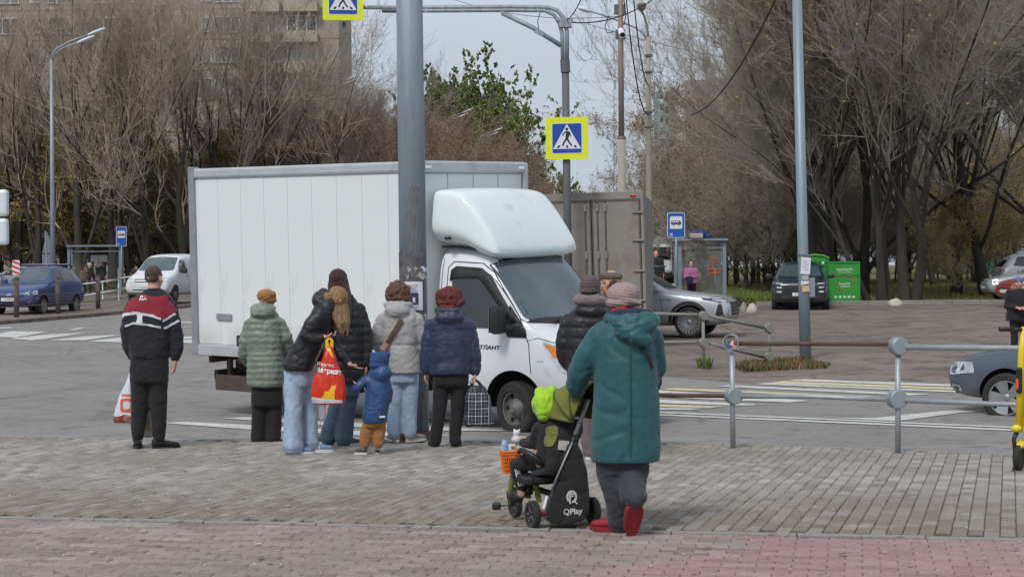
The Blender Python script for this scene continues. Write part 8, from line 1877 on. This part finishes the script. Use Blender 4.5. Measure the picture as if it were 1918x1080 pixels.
f = MB().box(c_, (.06, .05, .05), bev=.012); f.build('pedal', m_tbk, r)
# storage bag with logo
ol = [(1063, 829), (1078, 825), (1090, 846), (1099, 885), (1103, 930), (1101, 962), (1090, 975), (1060, 979), (1034, 978), (1020, 968), (1026, 940), (1040, 895)]
bm_ = MB(); pts = [q(a, b, -.02) for a, b in ol]; bm_.poly([(p.x, -.10, p.z) for p in pts], .22, (0, 1, 0)); bo = mk('storage_bag', fuse(bm_, .010, 8, folds(.014, 8, 5, 91)), m_tbag, r); bvb = bvh_of(bo.data)
def onbag(me, nm, m, px, py, off=.006, sx=1, skew=0):
    c_ = q(px, py, -.12)
    for v in me.vertices:
        x, z = v.co.x * sx + c_.x, v.co.y + c_.z - v.co.x * skew; h, nr, _, _ = bvb.ray_cast(Vector((x, -3, z)), Vector((0, 1, 0))); v.co = (x, (h.y if h else -.12) - off, z)
    me.materials.clear(); me.materials.append(m); return mk(nm, me, None, bo)
m_lg_ = mat('logo_grey', (190, 192, 194), .6)
onbag(text_mesh('QPlay', .052, 0, .0012), 'logo_lettering', m_lg_, 1073, 958, skew=-.06)
f = MB(); n_ = 28
ring = [(math.cos(2 * PI * k / n_), math.sin(2 * PI * k / n_)) for k in range(n_ + 1)]
for k in range(n_):
    if 18 <= k <= 20: continue
    a, b_ = ring[k], ring[k + 1]; f.add([(a[0] * .036, a[1] * .042, 0), (b_[0] * .036, b_[1] * .042, 0), (b_[0] * .022, b_[1] * .028, 0), (a[0] * .022, a[1] * .028, 0)], [(0, 1, 2, 3)])
f.add([(-.016, -.048, 0), (-.006, -.048, 0), (-.006, .024, 0), (-.016, .024, 0)], [(0, 1, 2, 3)]); f.add([(-.006, .024, 0), (.012, .022, 0), (.012, .0, 0), (-.006, -.002, 0), (-.006, .006, 0), (.004, .008, 0), (.004, .014, 0), (-.006, .016, 0)], [tuple(range(8))]); f.add([(.01, -.03, 0), (.034, -.05, 0), (.04, -.046, 0), (.018, -.026, 0)], [(0, 1, 2, 3)])
onbag(f.mesh('logo'), 'logo_emblem', m_lg_, 1071, 930)
me = wrap(bvb, [(q(a, b).x, q(a, b).z) for a, b in [(1016, 953), (1021, 953), (1028, 928), (1024, 927)]], 'Y', -1, .008, .02)
f = MB().tube([q(1018, 952, -.1), q(1025, 928, -.08)], [(.009, .004)] * 2, 6).build('reflective_strip', m_swh, r)
# handle
MB().tube([q(1101, 748, -.03), q(1076, 818, -.06)], .0155, 12).build('push_handle', m_galv2, r, smooth=True); MB().tube([q(1078, 814, -.06), q(1068, 840, -.07)], .02, 10).build('handle_joint', m_tbk, r, smooth=True); MB().tube([q(1072, 828, -.11), q(1034, 914, -.11)], .006, 8).build('handle_rod', m_galv2, r, smooth=True)
MB().tube([q(1086, 742, .16), q(1112, 741, -.02)], .018, 10).build('handle_grip', m_tbk, r, smooth=True)
# seat shell
f = MB(); F_ = Fig.__new__(Fig); F_.b = tb; F_.Y = tb.y; F_.S = S_; F_.root = r
F_.rows(f, [(786, 1022, 1094, .10, .08), (805, 1016, 1092, .12, .08), (840, 1014, 1082, .13, .08), (872, 1010, 1074, .14, .1), (886, 990, 1066, .13, .12)], 20)
so = mk('seat_shell', fuse(f, .011, 3, folds(.012, 10, 10, 92)), m_tbag, r); bvs = bvh_of(so.data)
me = wrap(bvs, roundp([(q(a, b).x, q(a, b).z) for a, b in [(1026, 797), (1045, 797), (1046, 812), (1036, 836), (1019, 834), (1019, 815)]], .03), 'Y', -1, .010, .02); me.materials.append(m_ol); mk('seat_pad', me, None, so)
me = wrap(bvs, [(q(a, b).x, q(a, b).z) for a, b in [(1047, 823), (1065, 824), (1062, 841), (1044, 839)]], 'Y', -1, .012, .03); me.materials.append(m_papo); mk('care_label', me, None, so)
MB().tube([q(1018, 868, .0), q(996, 852, .0), q(976, 842, .06), q(972, 846, .18)], [.022, .02, .017, .015], 10).build('arm_rest', m_tbk, r, smooth=True); MB().tube([q(1018, 868, .0), q(1052, 866, .02)], .02, 10).build('arm_rest', m_tbk, r, smooth=True)
MB().box(q(1010, 895, .15), (.26, .24, .06), rot=Matrix.Rotation(yaw, 3, 'Z'), bev=.02).build('seat_base', m_tbk, r)
MB().tube([q(1003, 905, .1), q(1010, 940, .1)], [(.022, .012), (.018, .012)], 8).build('side_cover', m_ol, r)
# canopy: a hinged dome of three cloth gores over hoops, opening to the front left
C0 = q(1092, 787, .0); fwd = Vector((-.86, .5, 0)).normalized(); rgt = Vector((.5, .86, 0)).normalized()
def canopy_pt(a, t):
    """a: hoop angle from the back (0) over to the front (130 deg); t: 0..pi across"""
    w_ = .15; h_ = .28
    e = fwd * (math.sin(a) * h_) + Vector((0, 0, math.cos(a) * h_)) if True else None
    return C0 + rgt * (-math.cos(t) * w_) + e * (math.sin(t) ** .75) * (1 + .02 * math.sin(3 * t))
for g_, (a0, a1) in enumerate(((-.35, .2), (.2, .8), (.8, 1.45))):
    vs = []; fs = []; nu, nv = 8, 20
    for i in range(nu + 1):
        for j in range(nv + 1):
            a = a0 + (a1 - a0) * i / nu; sag = .010 * math.sin(PI * i / nu); p = canopy_pt(a, PI * j / nv); p = p + (C0 - p).normalized() * sag; vs.append(p)
    for i in range(nu):
        for j in range(nv): b_ = i * (nv + 1) + j; fs.append((b_, b_ + 1, b_ + nv + 2, b_ + nv + 1))
    me = MB().add(vs, fs).mesh('canopy_gore'); me = bake(me, [('SOLIDIFY', dict(thickness=.006))], 'canopy_gore'); mk('canopy_gore', me, m_ol, r, smooth=True)
for a in (-.35, .2, .8, 1.45): MB().tube([canopy_pt(a, PI * j / 20) * 1.0 for j in range(21)], .006, 6).build('canopy_hoop', mat('olive_piping', (70, 74, 30), .7), r, smooth=True)
# basket
m_or = mat('orange_plastic', (226, 112, 30), .45, var=.06); bq = q(956, 884, .34); rb_ = empty('basket', tb + bq, R(10), None, None); rb_.parent = r; rb_.location = bq
f = MB(); bw, bt, bh = .045, .062, .145
for z_ in [0, .03, .055, .08, .105, .13, .145]:
    k_ = bw + (bt - bw) * z_ / bh; f.tube([(-k_, -k_, z_), (k_, -k_, z_), (k_, k_, z_), (-k_, k_, z_), (-k_, -k_, z_)], .005 if z_ < .13 else .009, 5)
for t in range(8):
    for ed in range(4):
        a = -1 + 2 * (t + .5) / 8; p = [(a, -1), (1, a), (-a, 1), (-1, -a)][ed]; f.tube([(p[0] * bw, p[1] * bw, 0), (p[0] * bt, p[1] * bt, bh)], .0045, 4)
f.box((0, 0, 0), (2 * bw, 2 * bw, .008)); f.build('basket_weave', m_or, rb_)
def loose(nm, mb, m, loc, label, cat, rz=0):
    o = mb.build(nm, m) if isinstance(mb, MB) else mk(nm, mb, m); o.location = loc; o.rotation_euler = (0, 0, rz); tag(o, label, cat); return o
loose('carton', MB().box((0, 0, .045), (.05, .04, .10), bev=.004), m_swh, tb + q(959, 858, .34), 'white carton with a red mark standing in the orange basket', 'carton', .3)
o = bpy.data.objects['carton']; MB().box((0, -.021, .075), (.02, .002, .02)).build('print', m_redp, o)
loose('bottle', MB().tube([(0, 0, 0), (0, 0, .1), (0, 0, .125)], [.022, .022, .012], 12), mat('pale_blue_plastic', (140, 176, 214), .4), tb + q(945, 858, .34), 'pale blue bottle in the orange basket', 'bottle')
# child
F = Fig('small child in black tracksuit with white stripes riding under the tricycle canopy', 1000, 985, Y=tb.y + .1); F.b = P(1000, 985, tb.y + .1); F.b.z = 0; F.root.location = F.b; F.Y = tb.y + .1
F.head(1024, 765, .78, yaw=48, neck=.06); B = F.body; F.limb(B, [(1028, 785, 0, .05), (1025, 830, 0, .08), (1020, 862, 0, .08)]); F.limb(B, [(1010, 862, .06, .05), (966, 868, .12, .042), (978, 925, .14, .03)]); F.limb(B, [(1020, 862, .2, .05), (975, 868, .3, .042), (985, 922, .3, .03)])
F.limb(B, [(1012, 800, -.02, .03), (996, 832, .0, .026), (975, 826, .14, .02)]); F.limb(B, [(1040, 800, .1, .03), (1020, 826, .2, .026), (985, 822, .24, .02)]); F.hand(F.q(975, 825, .14), (-1, .3, .1), (.2, 1, -.2), .55, 1.0, 1); F.hand(F.q(985, 822, .24), (-1, .1, .1), (0, -1, -.2), .55, 1.0, -1); F.finish(.006, .5)
J = MB(); F.rows(J, [(782, 1014, 1046, .07), (796, 1006, 1052, .10), (830, 1004, 1050, .12), (868, 1000, 1048, .12)]); F.limb(J, [(1012, 800, -.02, .05), (998, 830, .0, .044), (980, 828, .12, .034)]); F.limb(J, [(1040, 800, .1, .05), (1018, 826, .2, .042), (990, 823, .23, .034)]); F.build('jacket', J, m_blkf, .010, 2, folds(.01, 12, 12, 93))
T_ = MB(); F.limb(T_, [(1012, 864, .04, .07), (985, 866, .08, .062), (967, 870, .12, .055), (970, 892, .13, .05), (978, 915, .14, .04)]); F.limb(T_, [(1020, 864, .2, .07), (976, 868, .3, .055), (984, 915, .3, .042)]); to_ = F.build('trousers', T_, m_blkf, .010, 3, folds(.008, 14, 10, 94)); bvt = bvh_of(to_.data)
for dx in (0, 5, 10):
    me = wrap(bvt, [(F.q(a, b).x, F.q(a, b).z) for a, b in [(963 + dx * .7, 880), (965.5 + dx * .7, 880), (974 + dx * .8, 912), (971.5 + dx * .8, 913)]], 'Y', -1, .005, .02)
    if len(me.polygons): me.materials.append(m_whc); mk('white_stripe', me, None, to_)
F.shoe(990, 935, 55, m_blks, m_blks, .17, .75, dy=.12, z=.16); F.shoe(994, 935, 55, m_blks, m_blks, .17, .75, dy=.3, z=.16)
H = MB(); F.ball(H, 1022, 757, -.02, (.098, .10, .095)); F.limb(H, [(1012, 735, -.0, .045), (1022, 750, -.06, .07), (1018, 776, -.07, .055)]); F.limb(H, [(1036, 728, -.02, .03), (1026, 742, -.04, .06)]); F.build('hooded_hat', H, m_neon, .009, 2, folds(.014, 16, 10, 95))
f = MB(); f.ball((0, 0, .03), (.032, .028, .03), 2); f.ball((0, .0, .07), (.026, .024, .024), 2); f.ball((-.018, 0, .092), (.008, .006, .012), 1); f.ball((.018, 0, .092), (.008, .006, .012), 1); f.ball((-.028, 0, .03), (.014, .01, .01), 1)
loose('soft_toy', fuse(f, .004, 2), mat('toy_white', (210, 210, 214), .9), tb + q(968, 830, .24), 'small white eared soft toy held by the child above the basket', 'toy')

# ---------- people far and at the edges
def simple_person(label, px, Y, h, yaw, coat, pants, hair, hat=None, f=gr, coat_len=.42, wide=.24, vox=.016, arms='down', z=None, hairsz=1.0, bald=False, skin=None, arm_dy=0):
    b = Vector((Xat(px, Y), Y, f(Y) if z is None else z)); F = Fig.__new__(Fig); F.b = b; F.Y = Y; F.S = FPX / Y; F.body = MB(); F.skin = skin or SKIN; F.eyes = []
    F.root = empty('person', b, 0, label, 'person'); u = h / 1.7
    F.q = lambda x, zz, dy=0.: Vector((x * u, dy * u, zz * u)); F.S = 1 / u; rot = R(yaw)
    F.head(0, 1.575, 1.0 * u, yaw=0, face=True, neck=.10 * u, skin=skin); B = F.body
    F.limb(B, [(0, 1.45, 0, .055), (0, 1.2, 0, .11), (0, .9, 0, .11)]); ar = [(.18, 1.38, 0, .045), (.225, 1.12, 0, .038), (.235, .88, .04, .027)] if arms == 'down' else [(.18, 1.38, 0, .045), (.225, 1.12, .02, .038), (.07, 1.10, .26, .027)]
    for sg in (-1, 1):
        F.limb(B, [(sg * .09, .9, 0, .07), (sg * .09, .08, 0, .04)]); F.limb(B, [(sg * a, z_, dy, r_) for a, z_, dy, r_ in ar]); e = ar[-1]
        F.hand(F.q(sg * e[0], e[1], e[2]), (0, .1, -1) if arms == 'down' else (-sg * .8, .4, 0), (-sg, 0, 0) if arms == 'down' else (0, -.3, -1), .95 * u, .6, sg * (1 if arms == 'down' else -1))
    F.finish(.010, .4); J = MB()
    F.rows(J, [(1.47, -.09, .09, .08), (1.41, -.17, .17, .11), (1.33, -.21, .21, .13), (1.1, -wide * .9, wide * .9, .15), (.95, -wide, wide, .16), (coat_len * 2, -wide, wide, .165)])
    for sg in (-1, 1): F.limb(J, [(sg * a, z_ + .0, dy, r_ + .03 * (1 - i * .12)) for i, (a, z_, dy, r_) in enumerate(ar[:-1])] + [(sg * ar[-1][0], ar[-1][1] + (.06 if arms == 'down' else 0), ar[-1][2] - .03, .045)])
    F.build('coat', J, coat, vox, 2, folds(.012, 8, 8, px)); T_ = MB()
    F.rows(T_, [(.95, -.17, .17, .12), (.82, -.17, .17, .12)])
    for sg in (-1, 1): F.limb(T_, [(sg * .09, .84, 0, .09), (sg * .09, .5, 0, .07), (sg * .09, .1, 0, .06)]); F.shoe(sg * .09, 0.0, 0, m_blks, m_blks, .26 * u, u)
    F.build('trousers', T_, pants, vox, 4, folds(.008, 8, 8, px)); H = MB()
    if hat: H.ball((0, -.01, .062 * u), (.088 * u, .105 * u, .072 * u), 3); H.ball((0, -.01, .04 * u), (.09 * u, .106 * u, .03 * u), 3); F.build('hat', MB().add(H.v, H.f, F.hM), hat, .008, 1)
    elif bald: H.ball((0, -.05, -.01), (.079 * u, .055 * u, .05 * u), 3); F.build('hair', MB().add(H.v, H.f, F.hM), hair, .008, 1)
    if hair and not bald: H = MB(); H.ball((0, -.03, .035 if not hat else -.01), (.088 * u * hairsz, .095 * u, .09 * u if not hat else .07), 3); H.ball((0, -.055, -.05), (.085 * u * hairsz, .055 * u, .08 * u), 3); F.build('hair', MB().add(H.v, H.f, F.hM), hair, .009, 1, lambda c, n: .004 * NZ(c, 50))
    F.root.rotation_euler = (0, 0, rot); return F
simple_person('woman in pink jacket with a dark bag waiting in the right bus shelter', 1295, 60.2, 1.62, 160, fabric('pink_jacket', (186, 116, 156)), m_blkf, m_h4, coat_len=.44, arms='front')
f = MB().box((0, 0, 0), (.26, .12, .24), bev=.05); o = f.build('handbag', mat('navy_bag', (36, 40, 70), .5)); o.location = (Xat(1290.5, 59.9), 59.9, gr(60) + .98); tag(o, 'dark navy handbag held by the woman in pink', 'handbag')
simple_person('bald man in black jacket walking between the grey truck and the right bus shelter', 1229, 57, 1.74, 178, m_blkf, m_blkf, m_h1, bald=True, skin=SKIN2, z=gr(57) + .3)
simple_person('person with reddish face half hidden by the rear truck corner beside the bald man', 1219.5, 60, 1.7, 170, fabric('brown_coat', (92, 70, 60)), m_blkf, hairm('hair_ginger', (150, 90, 60), (170, 110, 80)), z=gr(60) + .28)
simple_person('woman in blue knit hat and black coat at right edge', 1908, 32, 1.62, 172, m_blkf, m_blkf, None, hat=fabric('blue_knit_hat', (96, 110, 150), weave=60, bump=.6), arms='front', wide=.25, vox=.013, skin=SKIN2)
simple_person('distant person in dark clothes standing on the park path', 1738, 165, 1.72, 30, m_blkf, fabric('dark_blue_jeans', (44, 50, 68)), None, hat=m_pinkk, vox=.02)
simple_person('woman in white hat and black coat at the left bus shelter', 168, 88, 1.66, -60, m_blkf, m_blkf, None, hat=m_whc, vox=.02)
simple_person('person in brown coat behind the woman in the white hat at the left shelter', 156, 89, 1.5, -40, fabric('brown_fur', (104, 72, 62)), m_blkf, m_h4, vox=.02)
simple_person('dark clad person standing inside the left bus shelter', 189, 91, 1.72, 180, fabric('charcoal_coat', (50, 52, 56)), m_blkf, m_h4, vox=.02)
# ---------- yellow scooter at the right edge
sb = G(1908, 881, gp); r = empty('kick_scooter', sb, 0, 'yellow electric kick scooter cut by the right frame edge', 'scooter'); q = lambda px, py, dy=0.: P(px, py, sb.y + dy) - sb
m_sy = mat('scooter_yellow', (228, 200, 30), .4, var=.05, dirt=(160, 140, 50), dirt_amt=.12, dirt_scale=6)
MB().tube([q(1909, 808), q(1914, 660), q(1918, 612)], [(.034, .03), (.032, .028), (.022, .022)], 14, up=(1, 0, 0)).build('stem', m_sy, r, smooth=True)
MB().tube([q(1916, 617), q(1898, 617, -.02)], .016, 10).build('handlebar', m_tbk, r, smooth=True); MB().tube([q(1898, 617, -.02), q(1872, 616, -.06)], [.017, .02], 10).build('grip', m_tbk, r, smooth=True); MB().tube([q(1918, 612), q(1960, 614, .1)], .018, 10).build('handlebar', m_tbk, r, smooth=True)
MB().box(q(1909, 712, -.04), (.05, .04, .22), bev=.015).build('cable_box', m_tbk, r); MB().box(q(1905, 719, -.045), (.02, .03, .09), bev=.006).build('reflector', mat('reflector_orange', (226, 92, 30), .3), r)
wc = q(1908, 848); wc.z = .11
e = empty('wheel', wc); e.parent = r; e.rotation_euler = (0, 0, R(58)); t = MB(); t.lathe([(.07, -.022), (.10, -.025), (.112, -.012), (.112, .012), (.10, .025), (.07, .022), (.07, -.022)], 28); t.build('tyre', m_rub, e, smooth=True); t = MB(); t.lathe([(.07, .02), (.02, .025), (.001, .025)], 20); t.lathe([(.07, -.02), (.02, -.025), (.001, -.025)], 20); t.build('rim', m_tbk, e)
MB().tube([q(1906, 805), q(1899, 822, -.03), wc + Vector((-.035, -.02, .02))], [.022, .018, .014], 8).build('fork', m_tbk, r, smooth=True); MB().ball(q(1904, 802, -.02), (.045, .04, .035), 2).build('fork_clamp', m_sy, r, smooth=True)
f = MB(); f.tube([wc + Vector((-.03, -.02, .09)), wc + Vector((.03, .02, .13)), wc + Vector((.10, .06, .09))], [(.04, .012)] * 3, 10); f.build('mudguard', m_sy, r, smooth=True)
dk = MB(); dk.tube([wc + Vector((.10, .06, .04)), wc + Vector((.25, .15, -.01)), wc + Vector((.85, .5, -.01)), wc + Vector((.95, .56, .03))], [(.05, .03), (.085, .028), (.085, .028), (.05, .02)], 10, up=(-.5, .86, 0)); dk.build('deck', m_sy, r, smooth=True)
e2 = copy_tree(e, r); e2.location = wc + Vector((1.08, .64, 0)); MB().tube([q(1900, 870, -.05), q(1896, 884, -.07)], .008, 6).build('kick_stand', m_tbk, r)
bpy.data.scenes.remove(BK)
for me_ in [m for m in bpy.data.meshes if not m.users]: bpy.data.meshes.remove(me_)
